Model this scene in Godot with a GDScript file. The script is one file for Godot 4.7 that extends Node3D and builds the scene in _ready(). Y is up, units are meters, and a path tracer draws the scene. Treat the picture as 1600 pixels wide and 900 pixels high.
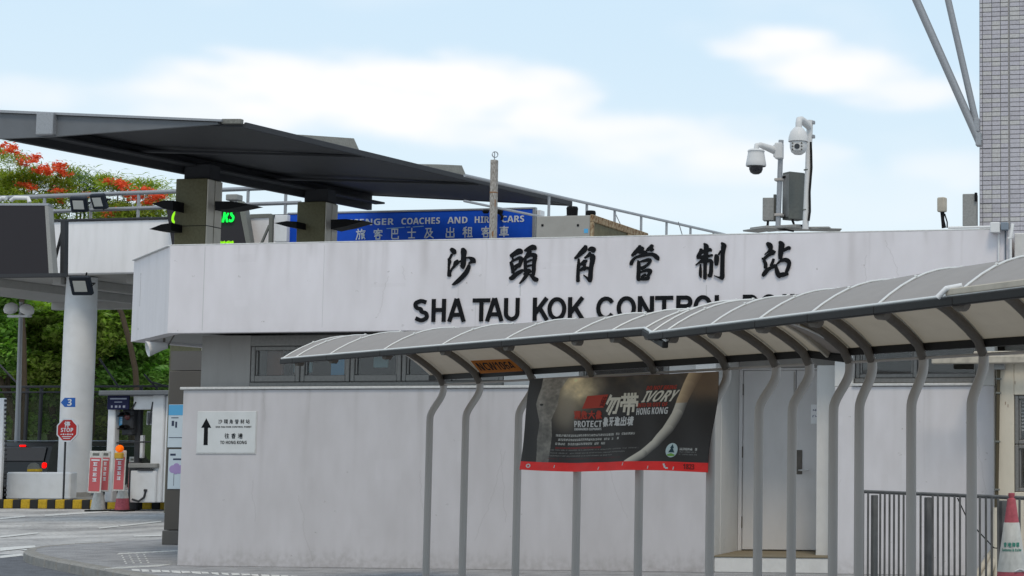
extends Node3D
# A border control point seen across its forecourt: world x runs along the white front, z towards the viewer, y up, metres.

const FOCAL := 2800.0
const EYE := Vector3(13.408, 1.55, 20.746)
const YAW := 0.16515
const PITCH := 0.08551

# ---------------------------------------------------------------- placing
func ray(px: float, py: float) -> Vector3:
	var u := (px - 1500.0) / FOCAL
	var v := (450.0 - py) / FOCAL
	var b := Basis(Vector3.UP, YAW) * Basis(Vector3.RIGHT, PITCH)
	return b * Vector3(u, v, -1.0)

func A(px: float, py: float, d: float) -> Vector3:
	var r := ray(px, py)
	var f := Basis(Vector3.UP, YAW) * Vector3(0, 0, -1)
	return EYE + r * (d / r.dot(f))

func on_z(px: float, py: float, z: float) -> Vector3:
	var r := ray(px, py)
	return EYE + r * ((z - EYE.z) / r.z)

func on_y(px: float, py: float, y: float) -> Vector3:
	var r := ray(px, py)
	return EYE + r * ((y - EYE.y) / r.y)

# ---------------------------------------------------------------- mesh building
class MB:
	extends RefCounted
	var v := PackedVector3Array()
	var n := PackedVector3Array()
	var uv := PackedVector2Array()

	func tri(a: Vector3, b: Vector3, c: Vector3, na: Vector3, nb: Vector3, nc: Vector3, ua := Vector2.ZERO, ub := Vector2.ZERO, uc := Vector2.ZERO) -> void:
		# the face looks along the normals; front faces run clockwise
		if (b - a).cross(c - a).dot(na + nb + nc) > 0.0:
			v.append(a); v.append(c); v.append(b); n.append(na); n.append(nc); n.append(nb); uv.append(ua); uv.append(uc); uv.append(ub)
		else:
			v.append(a); v.append(b); v.append(c); n.append(na); n.append(nb); n.append(nc); uv.append(ua); uv.append(ub); uv.append(uc)

	func face(a: Vector3, b: Vector3, c: Vector3, d: Vector3, away_from: Vector3) -> void:
		var m := (b - a).cross(c - a)
		if m.length_squared() < 1e-16:
			m = (c - a).cross(d - a)
		m = m.normalized()
		if m.dot((a + b + c + d) * 0.25 - away_from) < 0.0:
			m = -m
		tri(a, b, c, m, m, m, Vector2(0, 1), Vector2(1, 1), Vector2(1, 0))
		tri(a, c, d, m, m, m, Vector2(0, 1), Vector2(1, 0), Vector2(0, 0))

	func face3(a: Vector3, b: Vector3, c: Vector3, away_from: Vector3) -> void:
		var m := (b - a).cross(c - a).normalized()
		if m.dot((a + b + c) / 3.0 - away_from) < 0.0:
			m = -m
		tri(a, b, c, m, m, m)

	func box(t: Transform3D, s: Vector3, b := 0.0) -> void:
		var h := s * 0.5
		var o := t.origin
		b = minf(b, minf(h.x, minf(h.y, h.z)) * 0.9)
		var corner := func(axis: int, sg: Vector3) -> Vector3:
			var p := Vector3(h.x - b, h.y - b, h.z - b)
			p[axis] = h[axis]
			return t * (p * sg)
		for a in 3:
			var e := (a + 1) % 3
			var f := (a + 2) % 3
			for s0 in [-1.0, 1.0]:
				var q := []
				for k in [[-1.0, -1.0], [1.0, -1.0], [1.0, 1.0], [-1.0, 1.0]]:
					var g := Vector3.ZERO
					g[a] = s0
					g[e] = k[0]
					g[f] = k[1]
					q.append(corner.call(a, g))
				face(q[0], q[1], q[2], q[3], o)
			if b > 0.0:
				for s1 in [-1.0, 1.0]:
					for s2 in [-1.0, 1.0]:
						var lo := Vector3.ZERO
						lo[a] = -1.0
						lo[e] = s1
						lo[f] = s2
						var hi := lo
						hi[a] = 1.0
						face(corner.call(e, lo), corner.call(e, hi), corner.call(f, hi), corner.call(f, lo), o)
		if b > 0.0:
			for i in 8:
				var g := Vector3(1.0 if i & 1 else -1.0, 1.0 if i & 2 else -1.0, 1.0 if i & 4 else -1.0)
				face3(corner.call(0, g), corner.call(1, g), corner.call(2, g), o)

	func bx(p: Vector3, s: Vector3, b := 0.0) -> void:
		box(Transform3D(Basis.IDENTITY, p), s, b)

	func span(lo: Vector3, hi: Vector3, b := 0.0) -> void:
		box(Transform3D(Basis.IDENTITY, (lo + hi) * 0.5), (hi - lo).abs(), b)

	func bar(a: Vector3, b: Vector3, w: float, h: float, bev := 0.0, up := Vector3.UP) -> void:
		var d := (b - a)
		var l := d.length()
		d = d / l
		if absf(d.dot(up)) > 0.98:
			up = Vector3(0, 0, 1) if absf(d.z) < 0.9 else Vector3(1, 0, 0)
		var x := up.cross(d).normalized()
		var y := d.cross(x)
		box(Transform3D(Basis(x, y, d), (a + b) * 0.5), Vector3(w, h, l), bev)

	func tube(p: Array, r, sides := 10, caps := true) -> void:
		var m := p.size()
		var rings := []
		var dirs := []
		var t0: Vector3 = (p[1] - p[0]).normalized()
		var x := t0.cross(Vector3(0.31, 0.17, 0.93)).normalized()
		for i in m:
			var t: Vector3 = (p[mini(i + 1, m - 1)] - p[maxi(i - 1, 0)]).normalized()
			x = (x - t * x.dot(t)).normalized()
			var y := t.cross(x)
			var rr: float = r[i] if r is Array else r
			var ring := []
			var dd := []
			for k in sides:
				var a := TAU * k / sides
				var dv := x * cos(a) + y * sin(a)
				dd.append(dv)
				ring.append(p[i] + dv * rr)
			rings.append(ring)
			dirs.append(dd)
		for i in m - 1:
			for k in sides:
				var j := (k + 1) % sides
				tri(rings[i][k], rings[i][j], rings[i + 1][j], dirs[i][k], dirs[i][j], dirs[i + 1][j])
				tri(rings[i][k], rings[i + 1][j], rings[i + 1][k], dirs[i][k], dirs[i + 1][j], dirs[i + 1][k])
		if caps:
			for e in [0, m - 1]:
				var out: Vector3 = (p[0] - p[1]).normalized() if e == 0 else (p[m - 1] - p[m - 2]).normalized()
				for k in sides:
					tri(p[e], rings[e][k], rings[e][(k + 1) % sides], out, out, out)

	func lathe(t: Transform3D, prof: Array, seg := 20, smooth := true) -> void:
		# prof: Vector2(radius, height) from bottom to top
		for i in prof.size() - 1:
			var a: Vector2 = prof[i]
			var b: Vector2 = prof[i + 1]
			var d := b - a
			var flat := Vector2(d.y, -d.x).normalized()
			var na := flat
			var nb := flat
			if smooth:
				if i > 0:
					var d0: Vector2 = a - prof[i - 1]
					var n0 := Vector2(d0.y, -d0.x).normalized()
					if n0.dot(flat) > 0.6:
						na = (n0 + flat).normalized()
				if i < prof.size() - 2:
					var d1: Vector2 = prof[i + 2] - b
					var n1 := Vector2(d1.y, -d1.x).normalized()
					if n1.dot(flat) > 0.6:
						nb = (n1 + flat).normalized()
			for k in seg:
				var p0 := TAU * k / seg
				var p1 := TAU * (k + 1) / seg
				var c0 := Vector3(cos(p0), 0, sin(p0))
				var c1 := Vector3(cos(p1), 0, sin(p1))
				var q := [c0 * a.x + Vector3(0, a.y, 0), c1 * a.x + Vector3(0, a.y, 0), c1 * b.x + Vector3(0, b.y, 0), c0 * b.x + Vector3(0, b.y, 0)]
				var m := [c0 * na.x + Vector3(0, na.y, 0), c1 * na.x + Vector3(0, na.y, 0), c1 * nb.x + Vector3(0, nb.y, 0), c0 * nb.x + Vector3(0, nb.y, 0)]
				for z in 4:
					q[z] = t * q[z]
					m[z] = (t.basis * m[z]).normalized()
				if a.x > 1e-6:
					tri(q[0], q[1], q[2], m[0], m[1], m[2])
				if b.x > 1e-6:
					tri(q[0], q[2], q[3], m[0], m[2], m[3])

	func prism(t: Transform3D, poly: PackedVector2Array, z0: float, z1: float, back := true) -> void:
		var idx := Geometry2D.triangulate_polygon(poly)
		var nz := t.basis.z.normalized()
		for i in range(0, idx.size(), 3):
			var q := []
			for k in 3:
				q.append(poly[idx[i + k]])
			tri(t * Vector3(q[0].x, q[0].y, z1), t * Vector3(q[1].x, q[1].y, z1), t * Vector3(q[2].x, q[2].y, z1), nz, nz, nz)
			if back:
				tri(t * Vector3(q[0].x, q[0].y, z0), t * Vector3(q[1].x, q[1].y, z0), t * Vector3(q[2].x, q[2].y, z0), -nz, -nz, -nz)
		var side := -1.0 if Geometry2D.is_polygon_clockwise(poly) else 1.0
		for i in poly.size():
			var a := poly[i]
			var b := poly[(i + 1) % poly.size()]
			var d := b - a
			var m := (t.basis * Vector3(d.y, -d.x, 0)).normalized() * side
			tri(t * Vector3(a.x, a.y, z0), t * Vector3(b.x, b.y, z0), t * Vector3(b.x, b.y, z1), m, m, m)
			tri(t * Vector3(a.x, a.y, z0), t * Vector3(b.x, b.y, z1), t * Vector3(a.x, a.y, z1), m, m, m)

	func append(o: MB, t := Transform3D.IDENTITY) -> void:
		for i in range(0, o.v.size(), 3):
			tri(t * o.v[i], t * o.v[i + 1], t * o.v[i + 2], (t.basis * o.n[i]).normalized(), (t.basis * o.n[i + 1]).normalized(), (t.basis * o.n[i + 2]).normalized(), o.uv[i], o.uv[i + 1], o.uv[i + 2])

	func mesh() -> ArrayMesh:
		var m := ArrayMesh.new()
		var a := []
		a.resize(Mesh.ARRAY_MAX)
		a[Mesh.ARRAY_VERTEX] = v
		a[Mesh.ARRAY_NORMAL] = n
		a[Mesh.ARRAY_TEX_UV] = uv
		m.add_surface_from_arrays(Mesh.PRIMITIVE_TRIANGLES, a)
		return m

# ---------------------------------------------------------------- nodes
var taken := {}

func numbered(called: String) -> String:
	var k: int = taken.get(called, 0)
	taken[called] = k + 1
	return called if k == 0 else "%s_%03d" % [called, k]

func tag(o: Node, label := "", category := "", group := "", kind := "") -> void:
	if label != "": o.set_meta("label", label)
	if category != "": o.set_meta("category", category)
	if group != "": o.set_meta("group", group)
	if kind != "": o.set_meta("kind", kind)

func thing(called: String, label: String, category: String, at := Vector3.ZERO, group := "", turn := 0.0) -> Node3D:
	var o := Node3D.new()
	o.name = numbered(called)
	o.position = at
	o.rotation.y = turn
	add_child(o, true)
	tag(o, label, category, group)
	return o

# the mesh is given in world coordinates; it is stored relative to the thing's base
func part(called: String, mb: MB, m: Material, parent: Node3D, local := false) -> MeshInstance3D:
	var o := MeshInstance3D.new()
	o.name = called
	o.material_override = m
	if not local:
		var base := Vector3.ZERO
		var q: Node = parent
		while q != self:
			base += q.position
			q = q.get_parent()
		for i in mb.v.size():
			mb.v[i] -= base
	o.mesh = mb.mesh()
	parent.add_child(o, true)
	return o

func solo(called: String, mb: MB, m: Material, label: String, category: String, group := "") -> MeshInstance3D:
	var o := MeshInstance3D.new()
	o.name = numbered(called)
	o.mesh = mb.mesh()
	o.material_override = m
	add_child(o, true)
	tag(o, label, category, group)
	return o

func struct(called: String, mb: MB, m: Material) -> MeshInstance3D:
	var o := MeshInstance3D.new()
	o.name = numbered(called)
	o.mesh = mb.mesh()
	o.material_override = m
	add_child(o, true)
	tag(o, "", "", "", "structure")
	return o

func copy(o: Node3D, at: Vector3, label: String) -> Node3D:
	var c: Node3D = o.duplicate()
	c.name = numbered(str(o.name).rstrip("0123456789_"))
	add_child(c, true)
	c.position = at
	c.set_meta("label", label)
	return c

# ---------------------------------------------------------------- materials
var M := {}

func lin(r: float, g: float, b: float, a := 1.0) -> Color:
	var c := Color(r, g, b).linear_to_srgb()
	c.a = a
	return c

func noise(freq: float, octaves := 4, seed_ := 1, type := FastNoiseLite.TYPE_SIMPLEX_SMOOTH) -> FastNoiseLite:
	var f := FastNoiseLite.new()
	f.noise_type = type
	f.frequency = freq
	f.fractal_octaves = octaves
	f.seed = seed_
	return f

func noise_tex(freq: float, octaves: int, seed_: int, lo: Color, hi: Color, mid := 0.5, normal := false, size := 512) -> NoiseTexture2D:
	var t := NoiseTexture2D.new()
	t.width = size
	t.height = size
	t.seamless = true
	t.noise = noise(freq, octaves, seed_)
	if normal:
		t.as_normal_map = true
		t.bump_strength = mid
	else:
		var g := Gradient.new()
		g.set_color(0, lo)
		g.set_color(1, hi)
		g.add_point(mid, lo.lerp(hi, 0.6))
		t.color_ramp = g
	return t

func mat(c: Color, rough := 0.7, metal := 0.0) -> StandardMaterial3D:
	var m := StandardMaterial3D.new()
	m.albedo_color = c
	m.roughness = rough
	m.metallic = metal
	m.metallic_specular = 0.5 if rough < 0.35 or metal > 0.05 else 0.26
	return m

# a surface whose tone wanders with a noise laid over the world
func grained(c: Color, rough: float, tex: Texture2D, scale: Vector3, nrm: Texture2D = null, depth := 0.4, metal := 0.0) -> StandardMaterial3D:
	var m := mat(c, rough, metal)
	m.albedo_texture = tex
	m.uv1_triplanar = true
	m.uv1_world_triplanar = true
	m.uv1_scale = scale
	if nrm:
		m.normal_enabled = true
		m.normal_texture = nrm
		m.normal_scale = depth
	return m

func glow(c: Color, e: float) -> StandardMaterial3D:
	var m := mat(c, 0.5)
	m.emission_enabled = true
	m.emission = c
	m.emission_energy_multiplier = e
	return m

func make_materials() -> void:
	var w := Color.WHITE
	var soft := noise_tex(0.012, 5, 3, Color(0.945, 0.945, 0.94), w, 0.45)
	var worn := noise_tex(0.014, 6, 23, Color(0.68, 0.68, 0.69), w, 0.5)
	var fine := noise_tex(0.05, 5, 5, Color(0.88, 0.88, 0.88), w, 0.5)
	var blotch := noise_tex(0.02, 5, 9, Color(0.80, 0.80, 0.80), w, 0.5)
	var grit := noise_tex(0.16, 4, 11, Color(0.7, 0.7, 0.7), w, 0.5)
	var bump := noise_tex(0.08, 5, 13, w, w, 3.0, true)
	var bumpf := noise_tex(0.2, 4, 14, w, w, 6.0, true)
	var rust := noise_tex(0.03, 5, 17, Color(0.36, 0.2, 0.1), Color(0.85, 0.8, 0.68), 0.4)
	var wood := noise_tex(0.05, 5, 19, Color(0.5, 0.47, 0.44), w, 0.5)
	# painted render with rain streaks: the noise is drawn out downwards
	M.bridge = grained(lin(0.86, 0.85, 0.87), 0.75, soft, Vector3(0.5, 0.08, 0.5))
	M.fascia = grained(lin(0.72, 0.69, 0.705), 0.75, soft, Vector3(0.8, 0.1, 0.8), bump, 0.12)
	M.wall = grained(lin(0.64, 0.63, 0.615), 0.7, soft, Vector3(0.35, 0.16, 0.35), bump, 0.12)
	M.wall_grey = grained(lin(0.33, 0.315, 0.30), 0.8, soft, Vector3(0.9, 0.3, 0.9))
	M.cap = grained(lin(0.62, 0.62, 0.61), 0.7, fine, Vector3(0.6, 0.6, 0.6))
	M.old_run = mat(lin(0.55, 0.545, 0.55), 0.9)
	M.stain = mat(lin(0.42, 0.42, 0.42), 0.9)
	M.soffit = grained(lin(0.42, 0.41, 0.395), 0.9, soft, Vector3(0.4, 0.4, 0.4))
	M.frame = grained(lin(0.22, 0.212, 0.20), 0.45, fine, Vector3(0.8, 0.8, 0.8), null, 0.0, 0.3)
	M.dark = mat(lin(0.012, 0.012, 0.013), 0.6)
	M.char_black = mat(lin(0.006, 0.0065, 0.008), 0.6)
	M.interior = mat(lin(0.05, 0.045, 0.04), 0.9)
	M.brown = mat(lin(0.17, 0.07, 0.035), 0.8)
	M.teal = mat(lin(0.26, 0.50, 0.55), 0.7)
	M.blue_cloth = mat(lin(0.08, 0.34, 0.58), 0.7)
	M.paper = mat(lin(0.86, 0.86, 0.87), 0.9)
	var g := mat(Color(0.12, 0.14, 0.14, 0.1), 0.03)
	g.transparency = BaseMaterial3D.TRANSPARENCY_ALPHA
	M.glass = g
	M.door = grained(lin(0.68, 0.66, 0.655), 0.5, soft, Vector3(0.4, 0.2, 0.4))
	M.steel = grained(lin(0.42, 0.39, 0.365), 0.36, soft, Vector3(1.2, 0.12, 1.2), bump, 0.05, 0.0)
	M.steel_dark = grained(lin(0.155, 0.138, 0.12), 0.5, fine, Vector3(0.9, 0.5, 0.9), null, 0.0, 0.0)
	M.beam = grained(lin(0.024, 0.023, 0.022), 0.5, fine, Vector3(0.9, 0.9, 0.9))
	M.chrome = mat(lin(0.6, 0.6, 0.6), 0.3, 0.8)
	M.strip = mat(lin(0.66, 0.66, 0.64), 0.45, 0.2)
	var pc := grained(lin(0.42, 0.395, 0.385), 0.6, soft, Vector3(0.7, 0.7, 0.7), bump, 0.05)
	pc.backlight_enabled = true
	pc.backlight = lin(0.68, 0.60, 0.44)
	M.poly = pc
	M.tile = grained(lin(0.53, 0.515, 0.56), 0.35, fine, Vector3(0.9, 0.9, 0.9), bump, 0.05)
	M.tile_b = grained(lin(0.485, 0.47, 0.51), 0.35, fine, Vector3(0.9, 0.9, 0.9), bump, 0.05)
	M.tile_c = grained(lin(0.56, 0.55, 0.55), 0.35, fine, Vector3(0.9, 0.9, 0.9), bump, 0.05)
	M.grout = mat(lin(0.34, 0.335, 0.335), 0.9)
	M.pave = grained(lin(0.37, 0.37, 0.38), 0.85, blotch, Vector3(0.25, 0.25, 0.25), bumpf, 0.5)
	M.road = grained(lin(0.60, 0.59, 0.575), 0.85, worn, Vector3(0.07, 0.07, 0.07), bumpf, 0.5)
	M.road_dark = grained(lin(0.17, 0.18, 0.20), 0.85, blotch, Vector3(0.3, 0.3, 0.3), bumpf, 0.5)
	M.kerb = grained(lin(0.34, 0.33, 0.31), 0.9, blotch, Vector3(0.6, 0.6, 0.6), bumpf, 0.5)
	M.mark = grained(lin(0.72, 0.72, 0.70), 0.8, blotch, Vector3(1.4, 1.4, 1.4))
	M.white = grained(lin(0.72, 0.73, 0.75), 0.6, soft, Vector3(0.4, 0.4, 0.4))
	M.plastic = mat(lin(0.70, 0.70, 0.70), 0.4)
	M.olive = grained(lin(0.17, 0.16, 0.095), 0.5, fine, Vector3(0.5, 0.5, 0.5))
	M.clad = grained(lin(0.74, 0.70, 0.62), 0.45, soft, Vector3(0.5, 0.2, 0.5))
	M.canopy = grained(lin(0.05, 0.052, 0.058), 0.6, soft, Vector3(0.3, 0.3, 0.3))
	M.canopy_edge = grained(lin(0.15, 0.16, 0.175), 0.5, soft, Vector3(0.3, 0.3, 0.3))
	M.black = mat(lin(0.008, 0.008, 0.009), 0.6)
	M.skylight = grained(lin(0.25, 0.25, 0.23), 0.8, blotch, Vector3(1.3, 1.3, 1.3), bumpf, 0.6)
	M.blue = grained(lin(0.012, 0.09, 0.60), 0.45, soft, Vector3(0.3, 0.3, 0.3))
	M.letter_white = mat(lin(0.62, 0.66, 0.70), 0.5)
	M.green_led = glow(Color(0.05, 1.0, 0.3), 0.85)
	M.lime_led = glow(Color(0.55, 0.85, 0.1), 0.55)
	M.led_board = mat(lin(0.028, 0.026, 0.03), 0.7)
	M.galv = grained(lin(0.36, 0.37, 0.39), 0.45, fine, Vector3(0.9, 0.9, 0.9), null, 0.0, 0.4)
	M.cabinet = grained(lin(0.17, 0.175, 0.16), 0.5, fine, Vector3(0.9, 0.9, 0.9))
	M.cabinet_light = grained(lin(0.30, 0.30, 0.29), 0.5, fine, Vector3(0.9, 0.9, 0.9))
	M.cam = mat(lin(0.62, 0.62, 0.62), 0.35)
	M.smoke = mat(lin(0.02, 0.02, 0.024), 0.08)
	M.rusty = grained(lin(0.75, 0.75, 0.75), 0.85, rust, Vector3(0.9, 0.5, 0.9), bumpf, 0.5)
	M.wood_post = grained(lin(0.58, 0.56, 0.53), 0.85, wood, Vector3(3.0, 0.6, 3.0), bumpf, 0.6)
	M.ac = grained(lin(0.33, 0.32, 0.30), 0.6, soft, Vector3(0.5, 0.5, 0.5))
	M.ac_side = grained(lin(0.17, 0.15, 0.085), 0.6, blotch, Vector3(0.6, 0.6, 0.6))
	M.orange = grained(lin(0.42, 0.14, 0.02), 0.6, fine, Vector3(1.4, 1.4, 1.4))
	M.red = mat(lin(0.42, 0.03, 0.03), 0.5)
	M.board_red = mat(lin(0.48, 0.11, 0.12), 0.55)
	M.rail_grey = grained(lin(0.17, 0.172, 0.17), 0.5, worn, Vector3(0.9, 0.5, 0.9))
	M.cone_pink = grained(lin(0.50, 0.12, 0.15), 0.55, blotch, Vector3(2.0, 2.0, 2.0))
	M.cone_white = grained(lin(0.64, 0.64, 0.61), 0.6, blotch, Vector3(1.8, 0.9, 1.8))
	M.green_ink = mat(lin(0.06, 0.28, 0.22), 0.7)
	M.amber = glow(Color(1.0, 0.42, 0.02), 0.35)
	M.yellow = grained(lin(0.55, 0.36, 0.03), 0.7, blotch, Vector3(1.4, 1.4, 1.4))
	M.kerb_black = mat(lin(0.03, 0.03, 0.03), 0.8)
	M.navy = mat(lin(0.012, 0.014, 0.05), 0.5)
	M.sign_blue = mat(lin(0.03, 0.12, 0.42), 0.5)
	M.car = mat(lin(0.004, 0.004, 0.005), 0.3)
	M.car_glass = mat(lin(0.02, 0.024, 0.03), 0.05)
	M.tail = glow(Color(1.0, 0.05, 0.03), 1.4)
	M.rubber = mat(lin(0.015, 0.015, 0.015), 0.8)
	M.cream = grained(lin(0.62, 0.56, 0.46), 0.8, soft, Vector3(1.0, 0.3, 1.0), bump, 0.15)
	M.cream_edge = grained(lin(0.52, 0.47, 0.39), 0.6, blotch, Vector3(0.8, 0.8, 0.8))
	M.bark = grained(lin(0.085, 0.065, 0.045), 0.95, blotch, Vector3(0.9, 0.4, 0.9), bumpf, 0.8)
	M.hill = grained(lin(0.045, 0.075, 0.02), 1.0, blotch, Vector3(0.08, 0.08, 0.08))
	var lf := mat(Color.WHITE, 0.6)
	lf.vertex_color_use_as_albedo = true
	lf.backlight_enabled = true
	lf.backlight = lin(0.72, 1.0, 0.22)
	M.leaf = lf
	var fl := mat(lin(0.78, 0.15, 0.07), 0.7)
	fl.backlight_enabled = true
	fl.backlight = lin(0.8, 0.14, 0.04)
	M.flower = fl
	var net := mat(lin(0.06, 0.062, 0.045, 0.32), 0.9)
	net.transparency = BaseMaterial3D.TRANSPARENCY_ALPHA
	M.net = net
	M.lens = mat(lin(0.5, 0.5, 0.47), 0.2)
	M.poster_blue = mat(lin(0.10, 0.36, 0.62), 0.5)
	M.poster_pale = mat(lin(0.52, 0.60, 0.66), 0.5)
	M.poster_violet = mat(lin(0.36, 0.27, 0.50), 0.5)
	M.ink = mat(lin(0.04, 0.05, 0.09), 0.6)

# ---------------------------------------------------------------- lettering
# strokes on a grid of twenty, y downwards
const GLYPH := {
	"沙": "2,2 4,4;1,7 3,9;1,18 4,12;12,1 12,12;8,4 6,9;15,4 18,8;17,9 13,15 6,19",
	"頭": "1,2 9,2;2,5 8,5 8,9 2,9 2,5;3,11 4,14;7,11 6,14;1,16 9,15;11,2 19,2;15,2 14,5;12,5 18,5 18,15 12,15 12,5;12,8 18,8;12,12 18,12;13,16 11,19;17,16 19,19",
	"角": "7,1 3,6;6,3 13,3 11,6;4,6 4,14 2,19;4,6 16,6 16,18 14,19;4,10 16,10;4,14 16,14;10,6 10,19",
	"管": "5,1 3,5;4,3 9,3;13,1 11,5;12,3 18,3;10,5 10,7;2,10 2,7 18,7 18,10;6,9 6,19;6,9 14,9 14,13 6,13;6,15 15,15 15,19 6,19",
	"制": "4,2 2,6;3,5 11,5;1,9 12,9;7,1 7,19;3,12 3,18;3,12 11,12 11,17;15,3 15,14;18,1 18,19 16,18",
	"站": "4,1 5,3;1,5 9,5;3,7 4,13;7,7 6,13;1,15 9,14;14,1 14,9;14,5 19,5;11,10 18,10 18,18 11,18 11,10",
	"旅": "4,1 5,3;1,5 9,5;4,5 4,10 1,19;4,9 8,9 8,18 6,18;12,1 10,6;11,4 19,4;18,7 11,9;13,8 13,18 15,16;15,8 16,13 19,18;18,11 16,13",
	"客": "10,1 10,3;2,7 2,4 18,4 18,7;8,5 4,10;7,7 14,7 3,14;7,8 18,13;6,13 14,13 14,19 6,19 6,13",
	"巴": "4,2 16,2 16,10 4,10;10,2 10,10;4,2 4,17 6,19 18,19 18,15",
	"士": "10,1 10,18;2,8 18,8;4,18 16,18",
	"及": "3,2 14,2 12,8 17,8;6,2 6,8 1,18;7,8 11,14 19,19;17,8 12,14 4,19",
	"出": "10,1 10,18;3,3 3,9 17,9;17,3 17,9;2,12 2,18 18,18;18,12 18,18",
	"租": "7,1 2,3;1,6 9,6;5,3 5,19;5,7 1,13;5,8 9,12;12,2 12,18;12,2 18,2 18,18;12,7 18,7;12,12 18,12;10,18 20,18",
	"車": "2,3 18,3;4,6 16,6 16,13 4,13 4,6;4,9 16,9;10,1 10,19;1,16 19,16",
	"往": "6,1 2,5;7,6 1,11;5,9 5,19;13,1 14,3;9,5 19,5;10,11 18,11;14,5 14,18;8,18 20,18",
	"香": "15,1 5,3;1,5 19,5;10,2 10,10;9,6 2,11;11,6 18,11;5,11 15,11 15,19 5,19 5,11;5,15 15,15",
	"港": "2,2 4,4;1,7 3,9;1,18 4,12;7,4 19,4;6,8 20,8;10,1 10,8;15,1 15,8;9,9 6,13;15,9 19,13;9,11 15,11 15,14 9,14 9,19 18,19 18,16",
	"停": "5,1 1,8;4,6 4,19;12,1 12,3;7,3 19,3;9,5 17,5 17,8 9,8 9,5;7,12 7,10 19,10 19,12;9,13 17,13;13,13 13,19 11,18",
	"境": "1,7 7,7;4,2 4,15;1,16 7,14;13,1 13,3;9,3 18,3;11,4 12,6;16,4 15,6;8,7 19,7;10,9 17,9 17,14 10,14 10,9;10,11 17,11;12,14 8,19;15,14 15,18 19,18",
	"勿": "6,1 2,8;5,4 17,4 15,17 12,17;9,5 3,15;13,5 6,18",
	"帶": "1,4 19,4;4,1 4,7;8,1 8,7 16,7 16,1;12,1 12,7;1,12 1,9 19,9 19,12;5,12 5,17;5,12 15,12 15,17;10,9 10,20",
	"象": "7,1 3,5;6,2 13,2 11,4;4,5 16,5 16,8 4,8 4,5;10,5 9,9 1,12;9,9 12,14 10,19;11,11 2,15;12,14 3,19;17,9 13,12;12,11 18,18",
	"牙": "3,2 17,2;5,2 4,9 18,9;12,2 12,18 9,17;11,9 2,17",
	"進": "2,2 4,4;1,8 4,8 4,15 1,17;4,16 9,18 19,18;9,1 6,7;8,5 8,15;12,2 13,4;8,5 18,5;8,8 17,8;8,11 17,11;8,15 18,15;13,5 13,15",
	"大": "2,7 18,7;10,1 9,9 2,18;10,9 18,18",
	"危": "7,1 3,6;6,3 13,3 11,6;3,6 18,6;4,6 4,12 2,19;8,9 16,9 15,13 13,13;8,9 8,18 18,18 18,15",
	"瀕": "1,2 3,4;1,7 3,9;1,17 3,13;7,1 7,6;7,3 10,3;5,6 11,6;5,9 4,13;8,7 8,12;11,9 5,18;12,2 20,2;13,5 19,5 19,14 13,14 13,5;13,8 19,8;13,11 19,11;14,15 12,19;18,15 20,19",
	"保": "5,1 1,8;4,6 4,19;9,2 17,2 17,7 9,7 9,2;7,11 19,11;13,7 13,19;13,11 8,17;13,11 18,17",
	"護": "1,3 7,3;2,6 6,6;2,9 6,9;2,12 6,12 6,17 2,17 2,12;8,3 20,3;11,1 11,5;16,1 16,5;10,6 9,10;10,8 10,15;10,8 19,8;10,11 18,11;10,13 18,13;15,7 15,15;9,16 17,16 9,20;10,17 19,20",
	"海": "2,2 4,4;1,7 3,9;1,18 4,12;9,1 6,6;8,3 19,3;9,6 17,6 16,18 13,18;9,6 7,16 17,16;6,11 20,11;12,7 13,9;12,12 13,14",
	"關": "2,2 2,19;2,2 8,2 8,7 2,7;2,4 8,4;18,2 18,19 16,18;18,2 12,2 12,7 18,7;12,4 18,4;7,9 5,12 8,12 5,15;13,9 11,12 14,12 11,15;8,15 8,19;12,15 12,19",
}

func points(s: String) -> Array:
	var out := []
	for w in s.split(" ", false):
		var q := w.split(",")
		if q.size() == 2:
			out.append(Vector2(float(q[0]), float(q[1])))
		else:
			out.append(Vector3(float(q[0]), float(q[1]), float(q[2])))
	return out

# one character: strokes of one width, drawn as thin raised bars, in the square from (x, y) downwards in the plane of t
func glyph(mb: MB, ch: String, t: Transform3D, x: float, y: float, w: float, h: float, half := 0.9, thick := 0.003, shear := 0.0) -> void:
	var k := 0
	for st in GLYPH[ch].split(";"):
		var p := points(st)
		for i in p.size() - 1:
			var a: Vector2 = p[i]
			var b: Vector2 = p[i + 1]
			var d := (b - a).normalized()
			a -= d * half * 0.8
			b += d * half * 0.8
			var m := Vector2(-d.y, d.x) * half
			var q := PackedVector2Array()
			for c in [a + m, b + m, b - m, a - m]:
				q.append(Vector2(x + c.x / 20.0 * w + (20.0 - c.y) / 20.0 * h * shear, y - c.y / 20.0 * h))
			mb.prism(t, q, 0.0, thick + 0.00015 * k, false)
			k += 1

func glyphs(mb: MB, text: String, t: Transform3D, x: float, y: float, w: float, h: float, pitch: float, half := 0.9, thick := 0.003) -> void:
	for i in text.length():
		glyph(mb, text[i], t, x + pitch * i, y, w, h, half, thick)

var fonts := {}

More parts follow.
